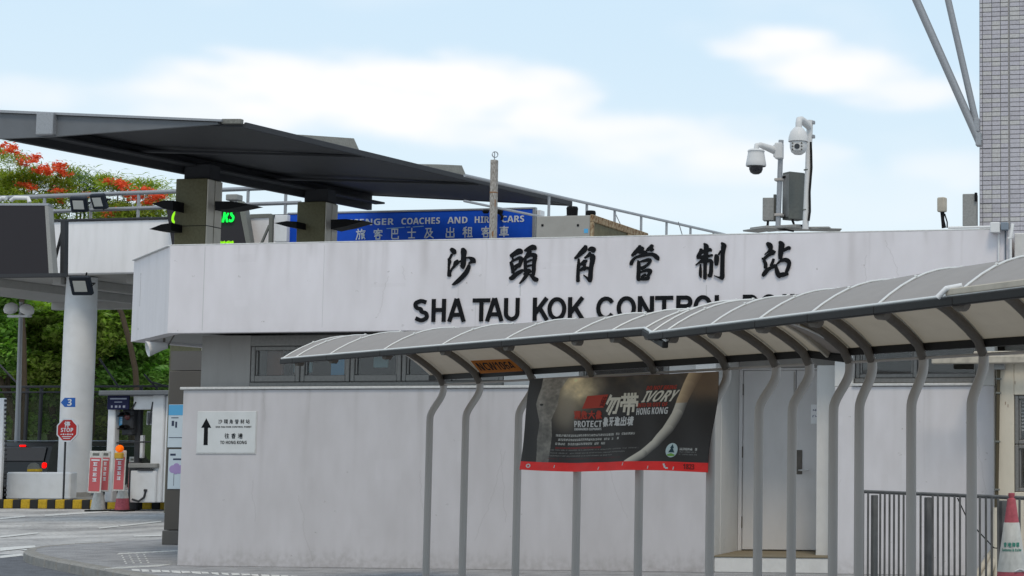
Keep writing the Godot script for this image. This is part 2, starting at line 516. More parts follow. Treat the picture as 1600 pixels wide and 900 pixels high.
# a line of Latin letters fitted into a rectangle of the plane t
func latin(mb: MB, text: String, t: Transform3D, x0: float, y0: float, x1: float, y1: float, bold := true, thick := 0.003, shear := 0.0) -> void:
	if not fonts.has(bold):
		var f := SystemFont.new()
		f.font_names = PackedStringArray(["Droid Sans"])
		f.font_weight = 700 if bold else 400
		fonts[bold] = f
	var tm := TextMesh.new()
	tm.font = fonts[bold]
	tm.font_size = 48
	tm.pixel_size = 0.01
	tm.depth = 0.02
	tm.curve_step = 1.0
	tm.text = text
	var a := tm.get_mesh_arrays()
	var vs: PackedVector3Array = a[Mesh.ARRAY_VERTEX]
	var idx: PackedInt32Array = a[Mesh.ARRAY_INDEX] if a[Mesh.ARRAY_INDEX] != null else PackedInt32Array()
	var lo := Vector3(1e9, 1e9, 1e9)
	var hi := -lo
	for q in vs:
		lo = lo.min(q)
		hi = hi.max(q)
	var count := idx.size() if idx.size() else vs.size()
	for i in range(0, count, 3):
		var q := []
		for k in 3:
			var s: Vector3 = vs[idx[i + k]] if idx.size() else vs[i + k]
			var f := (s - lo) / (hi - lo)
			q.append(t * Vector3(lerpf(x0, x1, f.x) + f.y * (y1 - y0) * shear, lerpf(y0, y1, f.y), thick * f.z))
		var m: Vector3 = (q[2] - q[0]).cross(q[1] - q[0])
		if m.length_squared() < 1e-18:
			continue
		m = m.normalized()
		mb.tri(q[0], q[1], q[2], m, m, m)

# brush strokes: points with a half width each, joined by a smooth outline; every stroke a hair prouder than the last
func brush(mb: MB, strokes: Array, t: Transform3D, sc: float, thick: float) -> void:
	for k in strokes.size():
		var p := points(strokes[k])
		var c := []
		for i in p.size() - 1:
			for j in 5:
				var f := j / 5.0
				c.append((p[i] as Vector3).cubic_interpolate(p[i + 1], p[maxi(i - 1, 0)], p[mini(i + 2, p.size() - 1)], f))
		c.append(p[p.size() - 1])
		var left := PackedVector2Array()
		var right := PackedVector2Array()
		for i in c.size():
			var d3: Vector3 = c[mini(i + 1, c.size() - 1)] - c[maxi(i - 1, 0)]
			var d := Vector2(d3.x, d3.y).normalized()
			var o := Vector2(c[i].x, c[i].y)
			var m := Vector2(-d.y, d.x) * maxf(c[i].z, 2.0)
			if i == 0:
				left.append(o - d * c[i].z * 0.55 + m * 0.55)
				right.append(o - d * c[i].z * 0.55 - m * 0.55)
			left.append(o + m)
			right.append(o - m)
			if i == c.size() - 1:
				left.append(o + d * c[i].z * 0.55 + m * 0.55)
				right.append(o + d * c[i].z * 0.55 - m * 0.55)
		right.reverse()
		left.append_array(right)
		if Geometry2D.is_polygon_clockwise(left):
			left.reverse()
		var outlines := Geometry2D.offset_polygon(left, 0.5, Geometry2D.JOIN_ROUND)
		for outline in outlines:
			if Geometry2D.is_polygon_clockwise(outline):
				continue
			var q := PackedVector2Array()
			for o in outline:
				q.append(Vector2(o.x * sc, -o.y * sc))
			if Geometry2D.triangulate_polygon(q).size():
				mb.prism(t, q, 0.0, thick + 0.0006 * k, false)

# a capital of a plain grotesque: straight and curved bars of one width in a box w by h
func capital(mb: MB, ch: String, t: Transform3D, x: float, y: float, w: float, h: float, r: float, thick: float) -> void:
	var lines := []
	var l := r
	var rr := w - r
	match ch:
		"H": lines = [[Vector2(l, 0), Vector2(l, h)], [Vector2(rr, 0), Vector2(rr, h)], [Vector2(l, h * 0.52), Vector2(rr, h * 0.52)]]
		"A": lines = [[Vector2(l * 0.9, 0), Vector2(w * 0.5 - r * 0.15, h)], [Vector2(w - l * 0.9, 0), Vector2(w * 0.5 + r * 0.15, h)], [Vector2(w * 0.22, h * 0.3), Vector2(w * 0.78, h * 0.3)]]
		"T": lines = [[Vector2(w * 0.5, 0), Vector2(w * 0.5, h)], [Vector2(0, h - r), Vector2(w, h - r)]]
		"I": lines = [[Vector2(w * 0.5, 0), Vector2(w * 0.5, h)]]
		"L": lines = [[Vector2(l, 0), Vector2(l, h)], [Vector2(l, r), Vector2(w, r)]]
		"N": lines = [[Vector2(l, 0), Vector2(l, h)], [Vector2(rr, 0), Vector2(rr, h)], [Vector2(l * 0.9, h - r * 0.4), Vector2(w - l * 0.9, r * 0.4)]]
		"K": lines = [[Vector2(l, 0), Vector2(l, h)], [Vector2(l * 1.4, h * 0.34), Vector2(w - r * 1.2, h - r * 0.2)], [Vector2(w * 0.42, h * 0.56), Vector2(w - r * 0.9, r * 0.2)]]
		"U": lines = [arc(Vector2(w * 0.5, w * 0.5), Vector2(w * 0.5 - r, w * 0.5 - r), PI, TAU, Vector2(l, h), Vector2(rr, h))]
		"O": lines = [arc(Vector2(w * 0.5, h * 0.5), Vector2(w * 0.5 - r, h * 0.5 - r * 0.9), PI * 0.5, PI * 1.5), arc(Vector2(w * 0.5, h * 0.5), Vector2(w * 0.5 - r, h * 0.5 - r * 0.9), -PI * 0.5, PI * 0.5)]
		"C": lines = [arc(Vector2(w * 0.52, h * 0.5), Vector2(w * 0.52 - r, h * 0.5 - r * 0.9), PI * 0.2, PI * 1.8)]
		"P": lines = [[Vector2(l, 0), Vector2(l, h)], arc(Vector2(w - h * 0.27, h * 0.71), Vector2(h * 0.27 - r, h * 0.29 - r), PI * 0.5, -PI * 0.5, Vector2(l, h - r), Vector2(l, h * 0.42 + r))]
		"R": lines = [[Vector2(l, 0), Vector2(l, h)], arc(Vector2(w - h * 0.27, h * 0.73), Vector2(h * 0.27 - r, h * 0.27 - r), PI * 0.5, -PI * 0.5, Vector2(l, h - r), Vector2(l, h * 0.46 + r)), [Vector2(w * 0.56, h * 0.48), Vector2(w - r * 0.9, 0)]]
		"S":
			var q := []
			for a in [0.25, 0.55, 0.9, 1.25, 1.5]:
				q.append(Vector2(w * 0.5 + cos(a * PI - 0.1) * (w * 0.5 - r), h * 0.745 + sin(a * PI - 0.1) * (h * 0.255 - r * 0.9)))
			for a in [0.5, 0.25, -0.1, -0.45, -0.8]:
				q.append(Vector2(w * 0.5 + cos(a * PI - 0.1) * (w * 0.5 - r), h * 0.265 + sin(a * PI - 0.1) * (h * 0.265 - r * 0.9)))
			var c := []
			for i in q.size() - 1:
				for j in 4:
					c.append((q[i] as Vector2).cubic_interpolate(q[i + 1], q[maxi(i - 1, 0)], q[mini(i + 2, q.size() - 1)], j / 4.0))
			c.append(q[q.size() - 1])
			lines = [c]
	for k in lines.size():
		var c: Array = lines[k]
		var left := PackedVector2Array()
		var right := PackedVector2Array()
		for i in c.size():
			var d: Vector2 = (c[mini(i + 1, c.size() - 1)] - c[maxi(i - 1, 0)]).normalized()
			var m := Vector2(-d.y, d.x) * r
			left.append(Vector2(x, y) + c[i] + m)
			right.append(Vector2(x, y) + c[i] - m)
		right.reverse()
		left.append_array(right)
		mb.prism(t, left, 0.0, thick + 0.0006 * k, false)

func arc(c: Vector2, r: Vector2, a0: float, a1: float, first := Vector2.INF, last := Vector2.INF) -> Array:
	var out := []
	if first != Vector2.INF:
		out.append(first)
	for i in 15:
		var a := lerpf(a0, a1, i / 14.0)
		out.append(c + Vector2(cos(a) * r.x, sin(a) * r.y))
	if last != Vector2.INF:
		out.append(last)
	return out

func flat(p: Vector3) -> Transform3D:
	return Transform3D(Basis.IDENTITY, p)

# ---------------------------------------------------------------- sky
func make_sky() -> PanoramaSkyMaterial:
	var w := 2048
	var h := 1024
	var im := Image.create(w, h, false, Image.FORMAT_RGBF)
	im.fill(Color(0.30, 0.30, 0.29))
	var big := noise(1.6, 5, 21)
	var fine := noise(4.0, 6, 22)
	# soft banks of cloud: azimuth and height of the middle, half width, half height, strength; in degrees round the whole sky
	var banks := []
	for q in [[600.0, 150.0, 5.4, 1.05, 0.8], [400.0, 165.0, 4.2, 0.9, 0.5], [740.0, 128.0, 3.0, 0.75, 0.85], [500.0, 118.0, 3.0, 0.6, 0.7], [640.0, 185.0, 4.0, 0.7, 0.6], [900.0, 205.0, 3.4, 0.7, 0.5], [1060.0, 225.0, 4.0, 0.75, 0.5], [1180.0, 260.0, 3.0, 0.7, 0.4], [1215.0, 68.0, 1.9, 0.5, 0.9], [1300.0, 105.0, 2.4, 0.7, 0.9], [1400.0, 142.0, 2.2, 0.5, 0.7], [1480.0, 262.0, 1.8, 0.6, 0.35], [15.0, 150.0, 1.6, 0.5, 0.4]]:
		var d := ray(q[0], q[1]).normalized()
		banks.append([atan2(d.x, -d.z), asin(d.y), deg_to_rad(q[2]), deg_to_rad(q[3]), q[4]])
	var rng := RandomNumberGenerator.new()
	rng.seed = 5
	for i in 46:
		var az := rng.randf_range(-PI, PI)
		var el := deg_to_rad(rng.randf_range(6.0, 45.0))
		if absf(angle_difference(az, -0.33)) < 0.55 and el < 0.45:
			continue
		banks.append([az, el, deg_to_rad(rng.randf_range(5.0, 12.0)), deg_to_rad(rng.randf_range(1.0, 3.2)), rng.randf_range(0.5, 1.0)])
	var low := Color(0.80, 0.93, 1.0)
	var mid := Color(0.645, 0.825, 0.975)
	var top := Color(0.52, 0.67, 0.86)
	var white := Color(1.06, 1.04, 1.04)
	for j in h / 2:
		var el := (0.5 - (j + 0.5) / h) * PI
		var base := low.lerp(mid, smoothstep(0.07, 0.25, el)).lerp(top, smoothstep(0.25, 1.2, el))
		var near := []
		for b in banks:
			if absf(el - b[1]) < b[3] * 2.6:
				near.append(b)
		for i in w:
			var az := wrapf((i + 0.5) / w * TAU, -PI, PI)
			var c := base
			var veil := 0.0
			if el < 1.3:
				var p := Vector3(sin(az) * 2.4, el * 9.0, cos(az) * 2.4)
				veil = 0.2 * smoothstep(0.05, 0.6, big.get_noise_3dv(p))
				for b in near:
					var dx: float = angle_difference(az, b[0]) / b[2]
					var dy: float = (el - b[1]) / b[3]
					var r := dx * dx + dy * dy
					if r < 5.0:
						var ragged := fine.get_noise_3dv(p * 1.7) * 0.9
						var body := 1.0 - smoothstep(-0.1, 1.9, r + ragged * 1.3)
						veil = 1.0 - (1.0 - veil) * (1.0 - b[4] * body)
			im.set_pixel(i, j, c.lerp(white, clampf(veil, 0.0, 1.0)))
	var m := PanoramaSkyMaterial.new()
	m.panorama = ImageTexture.create_from_image(im)
	return m

func make_world() -> void:
	var cam := Camera3D.new()
	cam.name = "camera"
	cam.projection = Camera3D.PROJECTION_FRUSTUM
	cam.near = 0.1
	cam.far = 600.0
	cam.size = 0.1 * 900.0 / FOCAL
	cam.frustum_offset = Vector2(-0.1 * 700.0 / FOCAL, 0.0)
	cam.position = EYE
	cam.rotation = Vector3(PITCH, YAW, 0)
	cam.current = true
	add_child(cam)
	var e := Environment.new()
	e.background_mode = Environment.BG_SKY
	var sky := Sky.new()
	sky.sky_material = make_sky()
	e.sky = sky
	e.tonemap_mode = Environment.TONE_MAPPER_LINEAR
	e.tonemap_exposure = 1.0
	e.sdfgi_enabled = true
	e.ssao_enabled = true
	e.ssil_enabled = true
	var we := WorldEnvironment.new()
	we.name = "world_environment"
	we.environment = e
	add_child(we)
	# thin cloud before the sun: soft light from high behind the viewer's right shoulder
	var sun := DirectionalLight3D.new()
	sun.name = "sun"
	sun.light_energy = 0.5
	sun.light_color = Color(1.0, 0.94, 0.85)
	sun.light_angular_distance = 16.0
	sun.shadow_enabled = true
	sun.rotation = Vector3(deg_to_rad(-58.0), deg_to_rad(27.0), 0)
	add_child(sun)

# ---------------------------------------------------------------- ground
const LAID := Basis(Vector3(1, 0, 0), Vector3(0, 0, -1), Vector3(0, 1, 0))

func laid(y: float) -> Transform3D:
	return Transform3D(LAID, Vector3(0, y, 0))

func px_quad(mb: MB, pts: Array, y: float) -> void:
	var q := []
	for p in pts:
		q.append(on_y(p[0], p[1], y))
	mb.face(q[0], q[1], q[2], q[3], q[0] + Vector3(0, -5, 0))

func make_ground() -> void:
	var g := MB.new()
	g.face(Vector3(-220, -0.13, -260), Vector3(220, -0.13, -260), Vector3(220, -0.13, 60), Vector3(-220, -0.13, 60), Vector3(0, -5, 0))
	struct("road", g, M.road)
	# the rounded corner of the pavement
	var edge := []
	for p in [[460, 940], [330, 917], [230, 898], [150, 884], [100, 875], [70, 869], [54, 864], [49, 860.5], [52, 857.5], [62, 855], [85, 852], [130, 849], [180, 847]]:
		edge.append(on_y(p[0], p[1], 0.0))
	var poly := PackedVector2Array()
	for p in edge:
		poly.append(Vector2(p.x, -p.z))
	for p in [Vector2(-3.5, 8.0), Vector2(-1.0, 30.0), Vector2(32.0, 30.0), Vector2(32.0, -26.0), Vector2(14.0, -26.0), Vector2(6.0, -14.0)]:
		poly.append(p)
	var pv := MB.new()
	pv.prism(laid(0.0), poly, -0.2, 0.0)
	struct("pavement", pv, M.pave)
	# kerb stones round that corner, a little proud of the pavement
	var kb := Node3D.new()
	kb.name = "kerb"
	add_child(kb, true)
	tag(kb, "", "", "", "structure")
	var cv := Curve3D.new()
	for i in edge.size():
		cv.add_point(edge[i])
	var n := int(cv.get_baked_length() / 0.62)
	for i in n:
		var a := cv.sample_baked(cv.get_baked_length() * i / n)
		var b := cv.sample_baked(cv.get_baked_length() * (i + 1) / n)
		var d := (b - a).normalized()
		var out := Vector3(-d.z, 0, d.x)
		if out.dot(Vector3(-1, 0, 0.6)) < 0.0:
			out = -out
		var mb := MB.new()
		mb.bar(a + d * 0.006 + out * 0.02 + Vector3(0, -0.09, 0), b - d * 0.006 + out * 0.02 + Vector3(0, -0.09, 0), 0.17, 0.19, 0.025)
		part("kerb_stone", mb, M.kerb, kb)
	# dark new asphalt before the corner
	var dk := MB.new()
	var q := PackedVector2Array()
	for p in [[-200, 868], [20, 866], [62, 874], [130, 890], [230, 908], [460, 955], [700, 1100], [-400, 1100]]:
		var o := on_y(p[0], p[1], -0.126)
		q.append(Vector2(o.x, -o.z))
	dk.prism(laid(-0.126), q, -0.003, 0.0, false)
	struct("road_patch", dk, M.road_dark)
	# painted lines
	var mk := MB.new()
	for m in [[[0, 809], [38, 805.5], [40, 807.5], [0, 811.5]], [[70, 804], [140, 799.5], [252, 795], [70, 806.5]], [[153, 824.5], [184, 820.8], [186, 822.8], [155, 826]], [[187, 820.5], [252, 813.5], [252, 815.5], [189, 822.6]],
			[[0, 837.5], [58, 831.5], [62, 833.3], [0, 840]], [[208, 836.8], [252, 835.2], [252, 837.6], [210, 838.6]], [[0, 855.5], [54, 852], [56, 855], [0, 861]], [[30, 859.5], [84, 852], [86, 853.3], [44, 859.8]], [[66, 854.5], [120, 852.2], [121, 853.4], [68, 856]], [[0, 868], [34, 865], [36, 868], [0, 872]]]:
		px_quad(mk, m, -0.121)
	var mo := struct("road_marking", mk, M.mark)
	mo.set_meta("kind", "structure")
	# worn tactile bars painted on the pavement
	var tc := MB.new()
	for i in 21:
		var f := i / 20.0
		var p := on_y(lerpf(187, 276, f), lerpf(865.5, 861.0, f), 0.0)
		tc.box(Transform3D(Basis(Vector3.UP, 0.5), p + Vector3(0, 0.003, 0)), Vector3(0.045, 0.006, 0.30 - 0.05 * (i % 3)), 0.002)
	for i in 19:
		var f := i / 18.0
		var p := on_y(lerpf(175, 257, f), lerpf(888.0, 883.5, f), 0.0)
		tc.box(Transform3D(Basis(Vector3.UP, 0.2), p + Vector3(0, 0.003, 0)), Vector3(0.042 + 0.01 * ((i * 7) % 3 - 1), 0.006, 0.36), 0.002)
	for k in 4:
		for i in 5:
			var f := (i + 0.5) / 5.0
			var p := on_y(lerpf(190, 198, f) + k * 11.5, lerpf(867, 882, f) - k * 0.5, 0.0)
			tc.box(Transform3D(Basis(Vector3.UP, 0.6), p + Vector3(0, 0.003, 0)), Vector3(0.024, 0.006, 0.12), 0.002)
	var to := struct("tactile_marking", tc, M.mark)
	to.set_meta("kind", "stuff")
	var bl := MB.new()
	var rng := RandomNumberGenerator.new()
	rng.seed = 8
	for i in 17:
		var f := i / 17.0
		var x0 := lerpf(205, 470, f)
		var y0 := lerpf(888.8, 900.0, f)
		var wd := rng.randf_range(10.5, 14.5)
		px_quad(bl, [[x0, y0], [x0 + wd, y0 + 0.4], [x0 + wd + 2, y0 + rng.randf_range(2.6, 4.6)], [x0 + 2, y0 + rng.randf_range(2.4, 4.4)]], 0.004)
	struct("pavement_marking", bl, M.mark)

# ---------------------------------------------------------------- the white control point building
# weathered paint for one long front: rain runs from the top edge, splashes at the foot, filled patches, hairlines
func weathered(w: int, h: int, seed_: int, runs: int, splash: float, cracks: int) -> ImageTexture:
	var im := Image.create(w, h, false, Image.FORMAT_RGB8)
	var n1 := noise(0.006, 4, seed_)
	var n2 := noise(0.03, 4, seed_ + 1)
	var rng := RandomNumberGenerator.new()
	rng.seed = seed_
	var tone := PackedFloat32Array()
	tone.resize(w * h)
	var run_at := []
	for i in runs:
		run_at.append([rng.randf() * w, rng.randf_range(1.2, 7.0), rng.randf_range(0.12, 0.95) * h, rng.randf_range(0.012, 0.045)])
	var column := PackedFloat32Array()
	for j in h:
		for i in w:
			var t := 0.972 + 0.035 * n1.get_noise_2d(i, j * 0.6) + 0.018 * n2.get_noise_2d(i, j * 0.35)
			var foot := (h - j) / float(h)
			t -= splash * smoothstep(0.13, 0.0, foot + 0.05 * n2.get_noise_2d(i * 1.6, 7)) * (0.6 + 0.8 * n2.get_noise_2d(i * 2.0, j * 2.0))
			tone[j * w + i] = t
	for r in run_at:
		var x: float = r[0]
		for j in int(r[2]):
			x += rng.randf_range(-0.25, 0.25)
			for i in range(int(x - r[1] * 2.0), int(x + r[1] * 2.0) + 1):
				if i >= 0 and i < w:
					tone[j * w + i] -= r[3] * exp(-pow((i - x) / r[1], 2.0)) * (1.0 - j / r[2])
	for c in cracks:
		var p := Vector2(rng.randf() * w, rng.randf() * h * 0.6)
		var d := Vector2(rng.randf_range(-0.4, 0.4), 1.0)
		for k in int(rng.randf_range(0.15, 0.5) * h):
			p += d + Vector2(rng.randf_range(-0.9, 0.9), 0)
			if p.x >= 1 and p.x < w - 1 and p.y < h - 1:
				tone[int(p.y) * w + int(p.x)] -= 0.07
	for k in 9:
		var x0 := int(rng.randf() * w * 0.92)
		var y0 := int(rng.randf_range(0.1, 0.85) * h)
		var pw := int(rng.randf_range(0.01, 0.05) * w)
		var ph := int(rng.randf_range(0.03, 0.14) * h)
		var dt := rng.randf_range(-0.012, 0.016)
		for j in range(y0, mini(y0 + ph, h)):
			for i in range(x0, mini(x0 + pw, w)):
				tone[j * w + i] += dt
	for k in 26:
		var x0 := int(rng.randf() * w)
		var y0 := int(rng.randf_range(0.1, 0.98) * h)
		for q in int(rng.randf_range(2, 9)):
			var i := clampi(x0 + rng.randi_range(-2, 2), 0, w - 1)
			var j := clampi(y0 + rng.randi_range(-1, 1), 0, h - 1)
			tone[j * w + i] -= 0.12
	for j in h:
		for i in w:
			var t := clampf(tone[j * w + i], 0.0, 1.0)
			var dirt := 1.0 - t
			im.set_pixel(i, j, Color(t, t - dirt * 0.04, t - dirt * 0.12))
	return ImageTexture.create_from_image(im)

# one upright sheet of render facing the viewer, its own picture laid over it once
func coat(parent: Node3D, x0: float, x1: float, y0: float, y1: float, z: float, m: Material) -> void:
	var b := MB.new()
	b.span(Vector3(x0, y0, z - 0.004), Vector3(x1, y1, z - 0.0005))
	var q := [Vector3(x0, y0, z), Vector3(x1, y0, z), Vector3(x1, y1, z), Vector3(x0, y1, z)]
	var n := Vector3(0, 0, 1)
	b.tri(q[0], q[1], q[2], n, n, n, Vector2(0, 1), Vector2(1, 1), Vector2(1, 0))
	b.tri(q[0], q[2], q[3], n, n, n, Vector2(0, 1), Vector2(1, 0), Vector2(0, 0))
	part("render_coat", b, m, parent)

func window_unit(parent: Node3D, lo: Vector3, hi: Vector3, rail := 0.055, sill := 0.0) -> MeshInstance3D:
	# lo and hi: opposite corners in the plane of the front
	var f := MB.new()
	var z := lo.z
	var d := 0.07
	f.span(Vector3(lo.x, lo.y, z - d), Vector3(lo.x + rail, hi.y, z), 0.008)
	f.span(Vector3(hi.x - rail, lo.y, z - d), Vector3(hi.x, hi.y, z), 0.008)
	f.span(Vector3(lo.x + rail, hi.y - rail, z - d), Vector3(hi.x - rail, hi.y, z - 0.002), 0.008)
	f.span(Vector3(lo.x + rail, lo.y, z - d), Vector3(hi.x - rail, lo.y + rail + sill, z - 0.002), 0.008)
	# the inner sash, set back
	var i := rail + 0.004
	f.span(Vector3(lo.x + i, lo.y + i + sill, z - d - 0.01), Vector3(lo.x + i + 0.022, hi.y - i, z - 0.022), 0.004)
	f.span(Vector3(hi.x - i - 0.022, lo.y + i + sill, z - d - 0.01), Vector3(hi.x - i, hi.y - i, z - 0.022), 0.004)
	var o := part("window", f, M.frame, parent)
	var g := MB.new()
	g.span(Vector3(lo.x + rail, lo.y + rail + sill, z - 0.05), Vector3(hi.x - rail, hi.y - rail, z - 0.044))
	part("pane", g, M.glass, o)
	return o

func make_building() -> void:
	var b := thing("control_point_building", "long low white control point building with black sign letters on its deep fascia", "building", Vector3(5, 0, -2))
	var m := MB.new()
	m.span(Vector3(0, 0, -0.25), Vector3(6.98, 2.2, 0), 0.012)
	part("wall", m, M.wall, b)
	m = MB.new()
	m.span(Vector3(8.44, 0, -0.25), Vector3(10.36, 2.2, 0), 0.012)
	m.span(Vector3(8.44, 2.2, -0.25), Vector3(8.66, 2.898, -0.003), 0.006)
	m.span(Vector3(10.18, 2.2, -0.25), Vector3(10.36, 2.898, -0.003), 0.006)
	part("wall", m, M.wall, b)
	# the wall that returns to the door
	m = MB.new()
	m.span(Vector3(6.722, 0, -1.2), Vector3(6.979, 2.898, -0.252), 0.01)
	m.span(Vector3(6.722, 2.238, -0.25), Vector3(6.979, 2.898, -0.003), 0.006)
	part("door_jamb", m, M.wall, b)
	m = MB.new()
	m.span(Vector3(-0.03, 2.203, -0.25), Vector3(7.0, 2.236, 0.03), 0.006)
	part("wall_cap", m, M.cap, b)
	m = MB.new()
	m.span(Vector3(8.66, 2.203, -0.25), Vector3(10.18, 2.236, 0.03), 0.006)
	part("wall_cap", m, M.cap, b)
	# set back behind the parapet of the low wall: pier, windows, blank panels
	var zw := -0.26
	var x0 := on_z(315, 560, zw).x
	var x1 := on_z(391, 560, zw).x
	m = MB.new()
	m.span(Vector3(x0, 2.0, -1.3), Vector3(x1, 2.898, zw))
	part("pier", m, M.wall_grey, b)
	var xs := []
	for px in [391, 468.5, 546.5, 627, 706, 787]:
		xs.append(on_z(px, 570, zw).x)
	m = MB.new()
	m.span(Vector3(xs[0] + 0.002, 2.76, -0.34), Vector3(xs[5], 2.897, zw + 0.01), 0.006)
	part("window_head", m, M.frame, b)
	m = MB.new()
	m.span(Vector3(xs[0] + 0.002, 2.2365, -0.34), Vector3(xs[5], 2.30, zw + 0.025), 0.012)
	part("window_sill", m, M.frame, b)
	for i in 5:
		window_unit(b, Vector3(xs[i] + 0.006, 2.303, zw), Vector3(xs[i + 1] - 0.006, 2.757, zw), 0.055, 0.03)
	# what shows through the glass
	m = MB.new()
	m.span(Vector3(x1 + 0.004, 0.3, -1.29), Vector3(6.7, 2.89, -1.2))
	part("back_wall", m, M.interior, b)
	m = MB.new()
	m.span(Vector3(xs[0] + 0.05, 2.24, -0.62), Vector3(xs[0] + 0.27, 2.86, -0.55), 0.01)
	part("cupboard", m, M.brown, b)
	m = MB.new()
	m.span(Vector3(xs[0] + 0.30, 2.44, -0.8), Vector3(xs[0] + 0.56, 2.75, -0.77), 0.01)
	part("screen", m, M.teal, b)
	m = MB.new()
	m.span(Vector3(xs[2] + 0.05, 2.5, -0.8), Vector3(xs[2] + 0.25, 2.75, -0.77), 0.01)
	part("screen", m, M.teal, b)
	m = MB.new()
	m.span(Vector3(xs[1] + 0.26, 2.28, -0.6), Vector3(xs[1] + 0.48, 2.68, -0.55), 0.01)
	part("blue_folder", m, M.blue_cloth, b)
	m = MB.new()
	m.span(Vector3(xs[0] + 0.3, 2.28, -0.5), Vector3(xs[0] + 0.6, 2.37, -0.44), 0.01)
	part("desk_tray", m, M.paper, b)
	m = MB.new()
	m.span(Vector3(xs[2] + 0.1, 2.28, -0.5), Vector3(xs[2] + 0.34, 2.36, -0.44), 0.01)
	part("desk_tray", m, M.paper, b)
	# a blank panel and a last pair of lights, seen in slices above the banner
	var xp := on_z(905, 575, zw).x
	m = MB.new()
	m.span(Vector3(xs[5] + 0.003, 2.237, -0.34), Vector3(xp, 2.55, zw), 0.006)
	m.span(Vector3(xs[5] + 0.003, 2.56, -0.34), Vector3(xp, 2.897, zw), 0.006)
	part("panel", m, M.wall, b)
	window_unit(b, Vector3(xp + 0.004, 2.303, zw), Vector3(on_z(1045, 575, zw).x, 2.89, zw), 0.05)
	m = MB.new()
	m.span(Vector3(on_z(1045, 575, zw).x + 0.004, 2.237, -0.34), Vector3(6.718, 2.897, zw), 0.006)
	part("panel", m, M.wall, b)
	var wr := on_z(1525, 580, -0.12).x
	m = MB.new()
	m.span(Vector3(8.663, 2.237, -0.2), Vector3(10.178, 2.30, -0.06), 0.012)
	part("window_sill", m, M.frame, b)
	window_unit(b, Vector3(8.67, 2.302, -0.1), Vector3(9.42, 2.89, -0.1), 0.05)
	window_unit(b, Vector3(9.43, 2.302, -0.1), Vector3(10.172, 2.89, -0.1), 0.05)
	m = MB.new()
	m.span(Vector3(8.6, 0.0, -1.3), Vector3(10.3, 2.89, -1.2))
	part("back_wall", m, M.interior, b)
	# double door in its recess
	var zd := -1.0
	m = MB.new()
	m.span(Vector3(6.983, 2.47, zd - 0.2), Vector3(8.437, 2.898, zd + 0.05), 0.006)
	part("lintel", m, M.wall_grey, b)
	m = MB.new()
	m.span(Vector3(8.16, 0.002, -1.2), Vector3(8.437, 2.466, -0.26), 0.006)
	part("door_jamb", m, M.wall, b)
	var seam := on_z(1243, 720, zd).x
	for k in 2:
		m = MB.new()
		if k == 0:
			m.span(Vector3(7.03, 0.21, zd - 0.05), Vector3(seam - 0.004, 2.44, zd), 0.008)
		else:
			m.span(Vector3(seam + 0.004, 0.21, zd - 0.05), Vector3(8.15, 2.44, zd), 0.008)
		var leaf := part("door_leaf", m, M.door, b)
		if k == 0:
			for y in [0.55, 1.42, 2.2]:
				m = MB.new()
				m.tube([Vector3(7.022, y - 0.07, zd + 0.012), Vector3(7.022, y + 0.07, zd + 0.012)], 0.014, 8)
				part("hinge", m, M.steel_dark, leaf)
			m = MB.new()
			m.span(Vector3(seam - 0.03, 0.215, zd + 0.001), Vector3(seam - 0.012, 2.42, zd + 0.012), 0.003)
			part("meeting_strip", m, M.steel, leaf)
		else:
			m = MB.new()
			var hp := on_z(1250, 722, zd)
			m.span(Vector3(hp.x - 0.045, hp.y - 0.15, zd + 0.001), Vector3(hp.x + 0.03, hp.y + 0.15, zd + 0.012), 0.005)
			var pl := part("handle_plate", m, M.steel_dark, leaf)
			m = MB.new()
			m.tube([Vector3(hp.x, hp.y - 0.1, zd + 0.01), Vector3(hp.x, hp.y - 0.1, zd + 0.06), Vector3(hp.x + 0.03, hp.y - 0.1, zd + 0.07), Vector3(hp.x + 0.13, hp.y - 0.095, zd + 0.07)], 0.011, 8)
			part("door_handle", m, M.chrome, leaf)
	m = MB.new()
	m.span(Vector3(6.983, 0.2, zd - 0.08), Vector3(7.026, 2.466, zd + 0.03), 0.004)
	m.span(Vector3(7.03, 2.442, zd - 0.08), Vector3(8.15, 2.468, zd + 0.03), 0.004)
	part("door_frame", m, M.door, b)
	m = MB.new()
	m.span(Vector3(6.983, 0.0, -1.1), Vector3(8.437, 0.18, -0.004), 0.01)
	part("step", m, M.wall, b)
	m = MB.new()
	m.span(Vector3(6.984, 0.181, -1.1), Vector3(8.436, 0.2, 0.004), 0.004)
	part("step_edge", m, mat(lin(0.20, 0.17, 0.12), 0.9), b)
	# the deep fascia with its bevelled corner
	var zf := 0.3
	var c0 := Vector2(-0.05, zf)
	var c1 := Vector2(-1.68, -1.36)
	var th := 0.16
	var outer := PackedVector2Array([Vector2(10.57, -zf), Vector2(c0.x, -c0.y), Vector2(c1.x, -c1.y), Vector2(-1.68, 6.5), Vector2(10.57, 6.5)])
	var inner := Geometry2D.offset_polygon(outer, -th)[0]
	var names := ["fascia", "fascia_end", "fascia_side", "fascia_back", "fascia_side"]
	for i in 5:
		var a := outer[i]
		var c := outer[(i + 1) % 5]
		var near := []
		for o in [c, a]:
			var best := inner[0]
			for q in inner:
				if q.distance_to(o) < best.distance_to(o):
					best = q
			near.append(best)
		m = MB.new()
		m.prism(laid(0.0), PackedVector2Array([a, c, near[0], near[1]]), 2.9, 4.0)
		part(names[i], m, M.fascia, b)
	m = MB.new()
	m.prism(laid(0.0), inner, 2.93, 3.45)
	part("roof_slab", m, M.soffit, b)
	# thin lip of mortar along the top edge
	m = MB.new()
	m.bar(Vector3(c0.x - 0.005, 4.006, zf - 0.075), Vector3(10.57, 4.006, zf - 0.075), 0.155, 0.02, 0.006)
